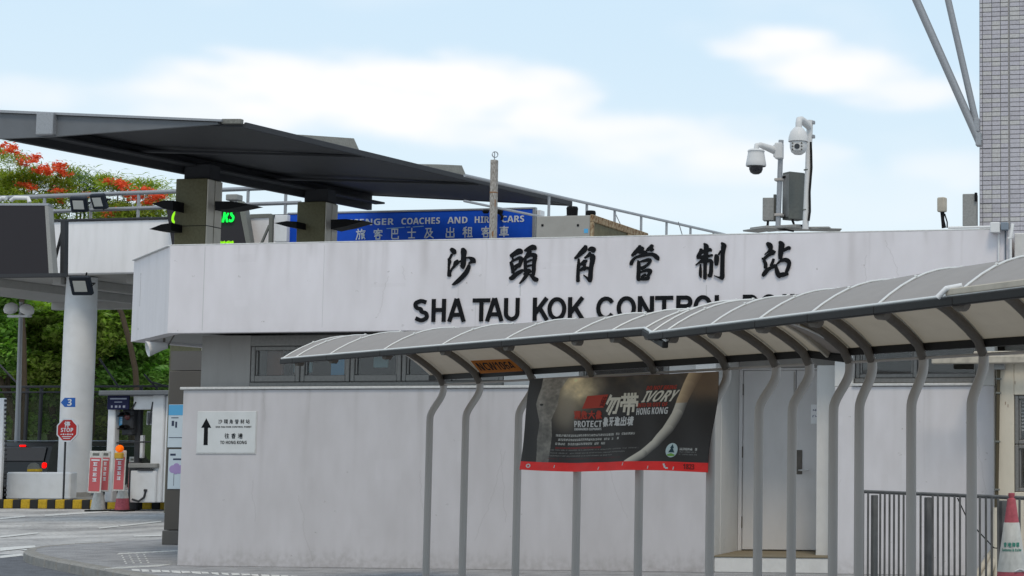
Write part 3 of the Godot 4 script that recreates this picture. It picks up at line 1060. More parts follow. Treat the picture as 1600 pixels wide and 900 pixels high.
	m.bar(Vector3(c0.x - 0.01, 4.006, zf - 0.085), Vector3(c1.x + 0.06, 4.006, c1.y), 0.155, 0.018, 0.006)
	part("coping", m, M.cap, b)
	# casting joints and old runs of dirt on the front
	m = MB.new()
	for q in [[318.0, 0.012, 2.93, 3.98], [505.0, 0.005, 2.95, 3.97]]:
		var x := on_z(q[0], 450, zf).x
		m.span(Vector3(x, q[2], zf + 0.002), Vector3(x + q[1] * 0.6, q[3], zf + 0.0035))
		part("joint", m, mat(lin(0.5, 0.5, 0.5), 0.9), b)
		m = MB.new()
	m = MB.new()
	for q in [[715.5, 447.0, 463.0, 0.006], [812.0, 445.0, 462.0, 0.014], [750.0, 500.0, 512.0, 0.008], [1103.0, 445.0, 462.0, 0.01], [742.0, 472.0, 512.0, 0.005]]:
		var hi := on_z(q[0], q[1], zf)
		var lo := on_z(q[0], q[2], zf)
		m = MB.new()
		m.span(Vector3(lo.x, lo.y, zf + 0.002), Vector3(lo.x + q[3], hi.y, zf + 0.003))
		part("stain", m, M.old_run, b)
	m = MB.new()
	var ch := Vector3(c1.x - c0.x, 0, c1.y - c0.y)
	var chn := Vector3(ch.z, 0, -ch.x).normalized()
	if chn.z < 0.0: chn = -chn
	for q in [[0.78, 3.78, 0.03, 0.03], [0.78, 3.55, 0.012, 0.4], [0.80, 3.05, 0.03, 0.03]]:
		var p: Vector3 = Vector3(c0.x, q[1], c0.y) + ch * q[0] + chn * 0.001
		m.box(Transform3D(Basis(ch.normalized(), Vector3.UP, ch.normalized().cross(Vector3.UP)), p), Vector3(q[2], q[3], 0.003))
		part("stain", m, M.stain, b)
		m = MB.new()
	# further along, past the fascia's end: a lower white wall with a louvre
	m = MB.new()
	m.span(Vector3(10.62, 2.9, -1.2), Vector3(14.5, 3.97, 0.18), 0.01)
	part("wall", m, M.wall, b)
	m = MB.new()
	for i in 5:
		m.box(Transform3D(Basis(Vector3.RIGHT, 0.6), Vector3(10.99, 3.69 - 0.035 * i, 0.2)), Vector3(0.44, 0.03, 0.012))
	part("louvre", m, M.cap, b)
	# the block behind
	m = MB.new()
	m.span(Vector3(0.2, 0, -6.2), Vector3(14.5, 2.925, -1.31))
	part("rear_block", m, M.wall, b)
	# clad end wall standing free behind the low wall's left end
	m = MB.new()
	var pb := on_y(254.5, 851, 0.0)
	var xr := on_z(330, 700, pb.z).x
	m.span(Vector3(pb.x, 0.22, pb.z - 0.5), Vector3(xr, 2.62, pb.z), 0.01)
	part("clad_pier", m, grained(lin(0.10, 0.093, 0.085), 0.4, M.soffit.albedo_texture, Vector3(0.3, 0.1, 0.3)), b)
	m = MB.new()
	m.span(Vector3(pb.x + 0.01, 2.63, pb.z - 0.49), Vector3(xr, 2.925, pb.z - 0.01))
	part("pier_band", m, grained(lin(0.12, 0.115, 0.11), 0.4, M.soffit.albedo_texture, Vector3(0.3, 0.1, 0.3)), b)
	m = MB.new()
	m.span(Vector3(pb.x - 0.015, 0.0, pb.z - 0.52), Vector3(xr, 0.212, pb.z + 0.015), 0.01)
	part("pier_band", m, grained(lin(0.12, 0.115, 0.11), 0.4, M.soffit.albedo_texture, Vector3(0.3, 0.1, 0.3)), b)
	notices(pb)
	# the painted render of the fronts
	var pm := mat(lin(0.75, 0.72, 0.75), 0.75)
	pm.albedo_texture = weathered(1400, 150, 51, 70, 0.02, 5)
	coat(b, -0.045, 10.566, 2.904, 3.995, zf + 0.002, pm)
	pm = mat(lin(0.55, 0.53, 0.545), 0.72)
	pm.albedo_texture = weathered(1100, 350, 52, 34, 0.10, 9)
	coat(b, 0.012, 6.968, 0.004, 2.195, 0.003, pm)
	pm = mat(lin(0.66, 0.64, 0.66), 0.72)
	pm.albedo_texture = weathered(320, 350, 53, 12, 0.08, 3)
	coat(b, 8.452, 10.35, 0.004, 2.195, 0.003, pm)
	sign_letters(b, zf + 0.002)

func notices(pb: Vector3) -> void:
	var z := pb.z
	for k in 2:
		var lo := on_z(262.0, 699.0 if k == 0 else 764.0, z)
		var hi := on_z(300.0, 632.0 if k == 0 else 702.0, z)
		var o := thing("notice_poster", ["pale notice under a blue heading on the clad pier", "white notice with a violet flower drawing under the blue headed one on the clad pier"][k], "poster", Vector3((lo.x + hi.x) / 2, lo.y, z), "notices on the clad pier")
		var m := MB.new()
		m.span(Vector3(lo.x, lo.y, z + 0.001), Vector3(hi.x, hi.y, z + 0.012), 0.003)
		part("board", m, M.poster_pale, o)
		m = MB.new()
		var h := hi.y - lo.y
		if k == 0:
			m.span(Vector3(lo.x + 0.003, hi.y - h * 0.25, z + 0.0125), Vector3(hi.x - 0.003, hi.y - 0.004, z + 0.0145))
			part("heading", m, M.poster_blue, o)
			m = MB.new()
			m.span(Vector3(lo.x + 0.06, lo.y + h * 0.5, z + 0.0125), Vector3(lo.x + 0.10, lo.y + h * 0.62, z + 0.0145))
			m.span(Vector3(lo.x + 0.12, lo.y + h * 0.46, z + 0.0125), Vector3(lo.x + 0.15, lo.y + h * 0.6, z + 0.0145))
			m.span(Vector3(lo.x + 0.05, lo.y + h * 0.68, z + 0.0125), Vector3(lo.x + 0.17, lo.y + h * 0.70, z + 0.0145))
			m.span(Vector3(lo.x + 0.02, lo.y + h * 0.22, z + 0.0125), Vector3(hi.x - 0.02, lo.y + h * 0.235, z + 0.0145))
			part("print", m, M.ink, o)
		else:
			for q in [[0.08, 0.5, 0.075], [0.14, 0.56, 0.07], [0.19, 0.49, 0.08], [0.13, 0.45, 0.06], [0.24, 0.55, 0.06]]:
				m.lathe(Transform3D(Basis(Vector3.RIGHT, PI / 2), Vector3(lo.x + q[0], lo.y + h * q[1], z + 0.0125)), [Vector2(q[2] * 0.8, 0), Vector2(q[2] * 0.78, 0.002 + q[0] * 0.004), Vector2(0, 0.002 + q[0] * 0.004)], 14)
			part("flower_print", m, M.poster_violet, o)
			m = MB.new()
			m.span(Vector3(lo.x + 0.03, lo.y + h * 0.84, z + 0.0125), Vector3(lo.x + 0.12, lo.y + h * 0.89, z + 0.0145))
			m.span(Vector3(lo.x + 0.08, lo.y + h * 0.73, z + 0.0125), Vector3(lo.x + 0.24, lo.y + h * 0.77, z + 0.0145))
			m.span(Vector3(lo.x + 0.10, lo.y + h * 0.08, z + 0.0125), Vector3(lo.x + 0.106, lo.y + h * 0.4, z + 0.0145))
			part("print", m, M.ink, o)

func sign_letters(b: Node3D, zf: float) -> void:
	var chars := [
		[[690, 370, 320, 460], ["150,190,28 185,222,38 205,255,28", "160,272,16 130,335,16", "112,340,15 128,385,25 120,430,17 118,505,15 125,560,26 130,605,30", "135,572,16 165,505,13 210,450,20", "203,448,20 235,402,38 252,360,8", "245,412,18 305,372,7", "330,190,27 346,235,44 346,300,36 345,400,37 340,455,34 345,500,9", "340,485,18 298,452,8", "385,332,9 440,328,16 488,362,38 520,402,20", "480,392,22 430,418,10", "430,440,14 430,475,27 400,545,33 350,610,33 290,670,31 230,720,25 185,748,10"]],
		[[690, 370, 1290, 440], ["1088,298,30 1150,258,38 1215,225,46 1245,245,32", "1110,320,12 1120,370,10", "1085,395,20 1105,445,26 1115,505,23 1120,560,21", "1098,382,14 1165,350,19 1230,328,27 1256,345,22", "1250,345,27 1236,405,27 1215,465,22", "1120,475,13 1180,440,17 1220,422,16", "1150,520,15 1180,480,14 1215,460,15", "1080,645,26 1112,640,34 1162,592,33 1230,548,29 1272,520,20", "1300,218,15 1360,196,36 1430,165,40 1462,192,28", "1380,230,30 1345,282,23 1312,328,17", "1305,332,21 1310,405,21 1315,485,21 1310,545,19", "1322,330,14 1390,292,23 1450,290,35 1466,320,31", "1463,330,31 1450,420,27 1448,520,27 1440,600,23", "1330,402,12 1390,372,15 1422,360,9", "1330,470,13 1380,452,16 1420,440,7", "1320,542,18 1370,522,21 1386,552,25", "1300,590,15 1350,560,25 1322,620,23 1270,690,15 1230,730,5", "1392,592,15 1430,627,23 1470,666,35 1502,676,31"]],
		[[880, 370, 340, 430], ["350,145,25 335,192,41 280,250,37 222,308,25 185,335,16", "392,210,13 430,196,39 470,202,41 462,232,30", "420,250,15 380,295,14 345,325,10", "245,345,13 245,420,21 240,500,23 238,600,25 240,692,27", "340,330,13 420,292,21 460,312,41 460,380,37 445,460,33 435,560,33 432,650,33 430,700,22", "430,692,26 390,652,18 325,595,5", "270,440,16 330,395,28 372,372,15", "275,522,20 330,492,25 402,490,22", "333,372,22 335,440,23 335,520,18"]],
		[[880, 370, 1270, 410], ["1195,142,23 1190,176,33 1130,240,31 1080,290,20", "1240,172,28 1215,212,29 1195,252,22", "1390,136,25 1370,166,31 1320,206,23 1298,216,10", "1402,196,22 1370,222,18", "1180,232,20 1250,238,29 1292,252,27", "1065,430,25 1075,390,25 1110,342,19 1160,312,19 1240,292,25 1340,276,27 1420,287,31 1470,332,35 1490,366,15", "1175,372,11 1185,440,27 1185,540,27 1180,640,27 1185,680,20", "1202,390,11 1280,372,21 1340,361,27 1366,376,22 1330,430,19 1280,466,21 1222,480,14", "1230,512,10 1290,476,12", "1206,560,11 1280,532,19 1345,526,31 1370,546,25 1335,610,21 1330,650,27 1260,660,23 1202,660,18", "1230,632,16 1290,592,22"]],
		[[1080, 365, 310, 440], ["155,242,23 150,282,27 120,342,31 100,370,20", "142,300,18 220,267,27 290,251,29 312,270,16", "102,376,22 180,362,25 250,356,23 332,336,16", "76,490,8 120,456,13 200,402,25 262,402,18", "205,156,15 235,196,37 235,260,33 230,340,35 225,430,29 222,540,25 222,640,27 222,705,22", "150,480,9 150,560,19 150,640,21 160,685,10", "152,450,10 230,432,23 300,421,25 326,440,22", "320,440,27 318,520,27 315,600,29 300,660,29 270,642,12", "390,336,20 400,371,35 400,430,35 400,490,24", "430,331,12 462,270,8", "480,152,18 510,191,39 505,240,35 495,330,31 493,450,31 492,570,31 492,680,33 490,720,14", "482,700,24 420,680,10 365,655,3"]],
		[[1080, 365, 1330, 410], ["1190,152,27 1225,181,43 1240,230,35 1210,271,13 1150,325,6", "1110,381,11 1140,391,23 1200,341,23 1260,301,33 1290,282,33 1272,325,18", "1140,421,23 1165,470,27 1165,530,27", "1290,401,19 1275,450,21 1250,500,21", "1125,656,21 1150,621,33 1200,561,29 1260,531,23 1322,500,28", "1385,131,22 1415,176,45 1405,240,39 1400,320,37 1395,390,28", "1440,271,20 1490,241,25 1530,226,27 1536,246,18", "1340,481,10 1392,430,16", "1330,491,12 1340,560,27 1360,630,35 1386,680,24", "1382,440,14 1440,416,27 1500,421,35 1535,461,29 1520,540,27 1490,600,22", "1392,650,33 1450,641,35 1512,630,22"]],
	]
	for c in chars:
		var r: Array = c[0]
		var ox: float = r[0] + r[2] / 10.0
		var oy: float = r[1] + r[3] / 10.0
		var o := on_z(ox, oy, zf)
		var sx := on_z(ox + 1, oy, zf).x - o.x
		var sy := on_z(ox, oy - 1, zf).y - o.y
		var strokes := []
		for s in c[1]:
			var w := []
			for p in points(s):
				w.append("%.2f,%.2f,%.2f" % [p.x - r[2], p.y - r[3], p.z])
			strokes.append(" ".join(w))
		var m := MB.new()
		brush(m, strokes, Transform3D(Basis.from_scale(Vector3(sx / sy, 1, 1)), o), sy / 10.0, 0.016)
		part("chinese_character", m, M.char_black, b)
	var base := on_z(668, 503.2, zf).y
	var top := on_z(668, 467.4, zf).y
	for q in [["S", 646, 671], ["H", 675, 697], ["A", 700, 728], ["T", 739, 766], ["A", 759, 787], ["U", 788, 812], ["K", 833, 858], ["O", 856, 885], ["K", 888, 914], ["C", 932, 961], ["O", 964, 994], ["N", 997, 1022], ["T", 1024, 1052], ["R", 1057, 1082], ["O", 1084, 1113], ["L", 1117, 1137], ["P", 1161, 1184], ["O", 1187, 1217], ["I", 1222, 1230], ["N", 1235, 1260], ["T", 1262, 1289]]:
		var xa := on_z(q[1], 485, zf).x
		var xb := on_z(q[2], 485, zf).x
		var m := MB.new()
		capital(m, q[0], flat(Vector3(0, 0, zf)), xa, base, xb - xa, top - base, 0.0245, 0.016)
		part("letter", m, M.char_black, b)

# ---------------------------------------------------------------- covered walkway
# every rafter: where it meets the front edge and where its post carries it, in plan (x, z)
func rafter_ends(px_f: Array, yf0: float, sl_f: float, xf0: float, h_f: float, px_r: Array, yr0: float, xr0: float, sl_r: float) -> Array:
	var out := []
	for i in px_f.size():
		var f := on_y(px_f[i], yf0 - sl_f * (px_f[i] - xf0), h_f)
		var r := on_y(px_r[i], yr0 - sl_r * (px_r[i] - xr0), 2.186)
		r.y = 2.30
		out.append([f, r])
	return out

func vault(e: Array, t: float, rise: float, off := 0.0) -> Vector3:
	# t runs from the rear edge to the front edge; off sinks below the sheet
	var p: Vector3 = (e[1] as Vector3).lerp(e[0], t)
	p.y += 4.0 * rise * t * (1.0 - t)
	if off != 0.0:
		var d: Vector3 = e[0] - e[1]
		var len := Vector2(d.x, d.z).length()
		var slope := (d.y + 4.0 * rise * (1.0 - 2.0 * t)) / len
		var h := Vector3(d.x, 0, d.z).normalized()
		p -= (Vector3.UP - h * slope).normalized() * off
	return p

func make_walkway(called: String, label: String, ends: Array, posts_from: int, rises: Array, open_end: bool, posts_to := 99) -> void:
	var first: Vector3 = ends[posts_from][1]
	var o := thing(called, label, "walkway shelter", Vector3(first.x, 0, first.z), "walkway shelters before the building")
	var n := ends.size()
	for i in n - 1:
		# the sheet between two rafters
		var m := MB.new()
		var seg := 14
		var g := 0.004
		for k in seg:
			var q := []
			for c in [[0, k], [1, k], [1, k + 1], [0, k + 1]]:
				var f := g if c[0] == 0 else 1.0 - g
				var a := vault(ends[i], c[1] / float(seg), rises[i])
				var b := vault(ends[i + 1], c[1] / float(seg), rises[i + 1])
				q.append(a.lerp(b, f))
			var up: Vector3 = Vector3(0, -50, 0) + q[0]
			m.face(q[0], q[1], q[2], q[3], up)
		part("roof_panel", m, M.poly, o)
	for i in n:
		var e: Array = ends[i]
		var rise: float = rises[i]
		# the bright capping strip over the joint, with its screw heads
		var m := MB.new()
		var p := []
		for k in 17:
			p.append(vault(e, k / 16.0, rise, -0.006))
		m.tube(p, 0.0085, 6)
		for t in [0.3, 0.55, 0.8]:
			m.bx(vault(e, t, rise, -0.014), Vector3(0.02, 0.014, 0.02), 0.004)
		part("capping_strip", m, M.strip, o)
		if i < posts_from or i > posts_to:
			continue
		var fw: Vector3 = e[0] - e[1]
		fw.y = 0.0
		fw = fw.normalized()
		var joint := Vector3(e[1].x, 2.186, e[1].z)
		var foot := joint + fw * 0.17
		# the bent post
		p = [Vector3(foot.x, 0.0, foot.z), Vector3(foot.x, 0.9, foot.z), Vector3(foot.x, 1.78, foot.z)]
		for k in 13:
			var f := (k + 1) / 13.0
			var s := f * f * (3.0 - 2.0 * f)
			p.append(Vector3(foot.x, lerpf(1.80, 2.13, f), foot.z) - fw * 0.17 * s)
		p.append(joint)
		m = MB.new()
		m.tube(p, 0.0385, 14)
		var post := part("post", m, M.steel, o)
		m = MB.new()
		m.lathe(Transform3D(Basis.IDENTITY, Vector3(foot.x, 0, foot.z)), [Vector2(0.085, 0), Vector2(0.085, 0.012), Vector2(0.04, 0.014)], 14)
		part("base_plate", m, M.steel_dark, post)
		# the rafter that carries on from it under the sheet
		p = [joint - Vector3(0, 0.01, 0)]
		for k in 15:
			p.append(vault(e, 0.025 + k / 14.0 * 0.96, rise, 0.052))
		m = MB.new()
		m.tube(p, 0.036, 12)
		part("rafter", m, M.steel_dark, o)
		m = MB.new()
		m.bx(joint + Vector3(0, 0.012, 0), Vector3(0.05, 0.05, 0.05), 0.01)
		m.tube([joint - fw * 0.052, joint + fw * 0.03], 0.012, 8)
		part("clamp", m, M.steel_dark, o)
		m = MB.new()
		var kn := vault(e, 0.985, rise, 0.06)
		m.tube([kn - fw * 0.03, kn + fw * 0.035], 0.044, 12)
		part("rafter_end", m, M.steel_dark, o)
	for i in n - 1:
		var m := MB.new()
		m.bar(ends[i][0] + Vector3(0, -0.022, 0), ends[i + 1][0] + Vector3(0, -0.022, 0), 0.045, 0.05, 0.006)
		part("front_beam", m, M.beam, o)
		m = MB.new()
		m.bar(ends[i][1] + Vector3(0, -0.03, 0), ends[i + 1][1] + Vector3(0, -0.03, 0), 0.045, 0.06, 0.006)
		part("rear_beam", m, M.beam, o)
		m = MB.new()
		m.tube([ends[i][0] + Vector3(0, 0.012, 0), ends[i + 1][0] + Vector3(0, 0.012, 0)], 0.011, 6)
		part("edge_trim", m, M.strip, o)
		if i >= posts_from and i < posts_to:
			m = MB.new()
			var a := Vector3(ends[i][1].x, 2.186, ends[i][1].z)
			var b := Vector3(ends[i + 1][1].x, 2.186, ends[i + 1][1].z)
			m.tube([a, b], 0.0125, 8)
			part("tie_rod", m, M.steel, o)
	if open_end:
		# the open arch where this roof laps over the lower one
		var m := MB.new()
		var e: Array = ends[0]
		for k in 16:
			var a := vault(e, k / 16.0, rises[0], 0.045)
			var b := vault(e, (k + 1) / 16.0, rises[0], 0.045)
			m.bar(a, b, 0.03, 0.085, 0.004)
		part("end_arch", m, M.cream_edge, o)

func make_shelters() -> void:
	var px_f := [440, 460, 513, 597, 688, 787, 894, 953, 1007, 1016]
	var px_r := [672, 693, 750, 833, 927, 1024, 1136, 1213, 1265, 1275]
	var e1 := rafter_ends(px_f, 562.0, 0.0831, 440.0, 2.41, px_r, 601.0, 693.0, 0.0557)
	var r1 := [0.335, 0.332, 0.325, 0.312, 0.29, 0.275, 0.265, 0.262, 0.262, 0.262]
	# the two end rafters only carry the sheet's ends
	var qx_f := [1016, 1040, 1108, 1184, 1266, 1370, 1493, 1620, 1760]
	var qx_r := [1300, 1328, 1363, 1443, 1537, 1640, 1775, 1915, 2070]
	var e2 := rafter_ends(qx_f, 522.0, 0.122, 1018.0, 2.35, qx_r, 566.0, 1328.0, 0.0577)
	var r2 := [0.315, 0.305, 0.295, 0.30, 0.315, 0.335, 0.345, 0.35, 0.35]
	# the lower roof runs on under the first bay of the upper one
	var far_ends := e1.slice(0, 9)
	far_ends.append([e2[1][0] + Vector3(0, -0.07, 0), e2[1][1] + Vector3(0, -0.06, 0)])
	var far_rises := r1.slice(0, 9)
	far_rises.append(0.235)
	make_walkway("walkway_shelter", "farther walkway shelter, lower curved grey roof on bent posts carrying the banner", far_ends, 1, far_rises, false, 8)
	make_walkway("walkway_shelter", "nearer walkway shelter, its open arched end lapping over the lower roof beside it", e2, 1, r2, true)
	var o: Node3D = get_node("walkway_shelter_001")
	# cream flashing along the front edge of its last bays
	var m := MB.new()
	var a: Vector3 = (e2[5][0] as Vector3).lerp(e2[6][0], 0.9)
	m.bar(a + Vector3(0, 0.03, 0), e2[7][0] + Vector3(0, 0.03, 0), 0.03, 0.04, 0.006)
	m.bar(e2[7][0] + Vector3(0, 0.03, 0), e2[8][0] + Vector3(0, 0.03, 0), 0.03, 0.04, 0.006)
	part("flashing", m, M.cream_edge, o)
	m = MB.new()
	m.tube([a + Vector3(-0.05, 0.0, 0.03), a + Vector3(0.0, 0.05, 0.03), a + Vector3(0.09, 0.065, 0.03)], 0.016, 8)
	part("bracket", m, M.plastic, o)
	banner(e1)
	# the orange number plate between two rafters
	var pl := thing("number_plate", "rusty orange plate with black number under the farther shelter's roof", "sign", Vector3(e1[2][1].x, 2.3, e1[2][1].z))
	var c := [A(735, 563.5, 19.0), A(800, 560.5, 18.5), A(816, 579.5, 18.35), A(751, 583.5, 18.85)]
	var x: Vector3 = (c[1] - c[0])
	var y: Vector3 = (c[0] - c[3])
	var z := x.cross(y).normalized()
	m = MB.new()
	m.face(c[0], c[1], c[2], c[3], c[0] - z)
	m.face(c[0] - z * 0.012, c[1] - z * 0.012, c[2] - z * 0.012, c[3] - z * 0.012, c[0] + z)
	for i in 4:
		m.face(c[i], c[(i + 1) % 4], c[(i + 1) % 4] - z * 0.012, c[i] - z * 0.012, (c[0] + c[2]) * 0.5)
	part("plate", m, M.orange, pl)
	m = MB.new()
	latin(m, "NCW106A", Transform3D(Basis(x, y, z), c[3] + z * 0.001), 0.07, 0.2, 0.93, 0.8, true, 0.003)
	part("lettering", m, M.black, pl)

# ---------------------------------------------------------------- banner
func banner_image() -> ImageTexture:
	var w := 768
	var h := 400
	var im := Image.create(w, h, false, Image.FORMAT_RGB8)
	var n1 := noise(0.012, 4, 31)
	var n2 := noise(0.05, 3, 32)
	var face := PackedVector2Array([Vector2(0.10, -0.05), Vector2(0.26, -0.05), Vector2(0.205, 0.12), Vector2(0.195, 0.30), Vector2(0.17, 0.45), Vector2(0.175, 0.62), Vector2(0.165, 0.93), Vector2(0.085, 0.93), Vector2(0.078, 0.66), Vector2(0.10, 0.48), Vector2(0.072, 0.28), Vector2(0.10, 0.10)])
	var tusk := [Vector3(0.905, -0.02, 0.030), Vector3(0.872, 0.14, 0.031), Vector3(0.845, 0.27, 0.030), Vector3(0.825, 0.42, 0.028), Vector3(0.795, 0.58, 0.027), Vector3(0.75, 0.72, 0.026), Vector3(0.69, 0.83, 0.025), Vector3(0.62, 0.93, 0.022)]
	for j in h:
		for i in w:
			var u := i / float(w)
			var v := j / float(h)
			var p := Vector2(u, v)
			var g := n1.get_noise_2d(i, j)
			var g2 := n2.get_noise_2d(i, j)
			var c := Color(0.125, 0.115, 0.11)
			c = c.lerp(Color(0.27, 0.235, 0.19), clampf((0.42 - v) * 2.2, 0.0, 1.0) * smoothstep(0.2, 0.5, u) * (0.65 + 0.5 * g))
			c = c.lerp(Color(0.33, 0.265, 0.20), smoothstep(0.80, 0.93, u) * smoothstep(0.36, 0.16, v) * 0.8)
			# the pale cheek
			var d := (p - Vector2(0.29, 0.10)) * Vector2(1.0, 0.5)
			c = c.lerp(Color(0.66, 0.60, 0.48), smoothstep(0.19, 0.02, d.length()) * (0.95 + 0.4 * g))
			d = (p - Vector2(0.235, 0.36)) * Vector2(1.5, 0.5)
			c = c.lerp(Color(0.42, 0.39, 0.34), smoothstep(0.16, 0.03, d.length()) * 0.8)
			if Geometry2D.is_point_in_polygon(p, face):
				var k := 0.95 + 0.3 * g + 0.14 * g2
				var tone := Color(0.46, 0.44, 0.41).lerp(Color(0.33, 0.32, 0.30), clampf(v * 1.1, 0.0, 1.0))
				c = c.lerp(tone * k, 0.9)
				if (p - Vector2(0.113, 0.29)).length() < 0.012:
					c = Color(0.09, 0.085, 0.08)
			for k in tusk.size() - 1:
				var a := Vector2(tusk[k].x, tusk[k].y * 0.52)
				var b := Vector2(tusk[k + 1].x, tusk[k + 1].y * 0.52)
				var q := Vector2(u, v * 0.52)
				var f := clampf((q - a).dot(b - a) / (b - a).length_squared(), 0.0, 1.0)
				var r: float = lerpf(tusk[k].z, tusk[k + 1].z, f) * 0.95
				var off := q - a.lerp(b, f)
				if off.length() < r:
					var s := clampf((off.x + off.y * 0.6) / r * 0.5 + 0.5, 0.0, 1.0)
					c = Color(0.56, 0.54, 0.50).lerp(Color(0.25, 0.24, 0.23), s * s) if v > 0.3 else Color(0.55, 0.48, 0.38).lerp(Color(0.34, 0.28, 0.22), s)
			if v > 0.905:
				c = Color(0.66, 0.13, 0.115) * (0.97 + 0.06 * g)
			im.set_pixel(i, j, Color(minf(c.r * 1.42, 1.0), c.g * 1.42 if v <= 0.905 else c.g * 1.1, c.b * 1.42 if v <= 0.905 else c.b * 1.1))
	# lines of small print, as fine as they read from here
	var rng := RandomNumberGenerator.new()
	rng.seed = 41
	for q in [[0.195, 0.605, 0.635, 0.026, 0], [0.195, 0.652, 0.545, 0.026, 0], [0.195, 0.695, 0.455, 0.026, 0], [0.197, 0.742, 0.44, 0.02, 1], [0.165, 0.768, 0.665, 0.013, 2], [0.175, 0.800, 0.60, 0.013, 2], [0.165, 0.832, 0.52, 0.013, 2], [0.16, 0.862, 0.58, 0.013, 3], [0.865, 0.765, 0.945, 0.026, 0], [0.865, 0.802, 0.945, 0.013, 2], [0.865, 0.826, 0.945, 0.013, 2]]:
		var ink: Color = [Color(0.72, 0.72, 0.70), Color(0.55, 0.12, 0.12), Color(0.50, 0.50, 0.49), Color(0.38, 0.09, 0.11)][q[4]]
		var x := int(q[0] * w)
		while x < int(q[2] * w):
			var cw := int(q[3] * h * (0.9 if q[4] < 2 else 0.6))
			if rng.randf() < 0.09:
				x += cw
				continue
			for yy in int(q[3] * h):
				for xx in cw - 1:
					if rng.randf() < 0.66:
						im.set_pixel(mini(x + xx, w - 1), int(q[1] * h) + yy - int((x - q[0] * w) * 0.012), ink)
			x += cw
	return ImageTexture.create_from_image(im)

var ban := []

func ban_at(u: float, v: float, off := 0.0) -> Vector3:
	var top: Vector3 = (ban[0] as Vector3).lerp(ban[1], u)
	var low: Vector3 = (ban[3] as Vector3).lerp(ban[2], u)
	var p := top.lerp(low, v)
	var z: Vector3 = (ban[1] - ban[0]).cross(ban[0] - ban[3]).normalized()
	var wave := 0.018 * sin(u * 9.0 + v * 2.0) * (0.3 + v) + 0.007 * sin(u * 31.0 - v * 5.0) + 0.014 * sin(v * 6.0 + u * 3.0) + 0.03 * exp(-pow((u - 0.13 - v * 0.05) * 16.0, 2.0)) * (1.0 - v * 0.6)
	p.y -= 0.010 * sin(u * PI * 2.0) * v + 0.008 * sin(u * PI) * (1.0 - v)
	return p + z * (wave + off)

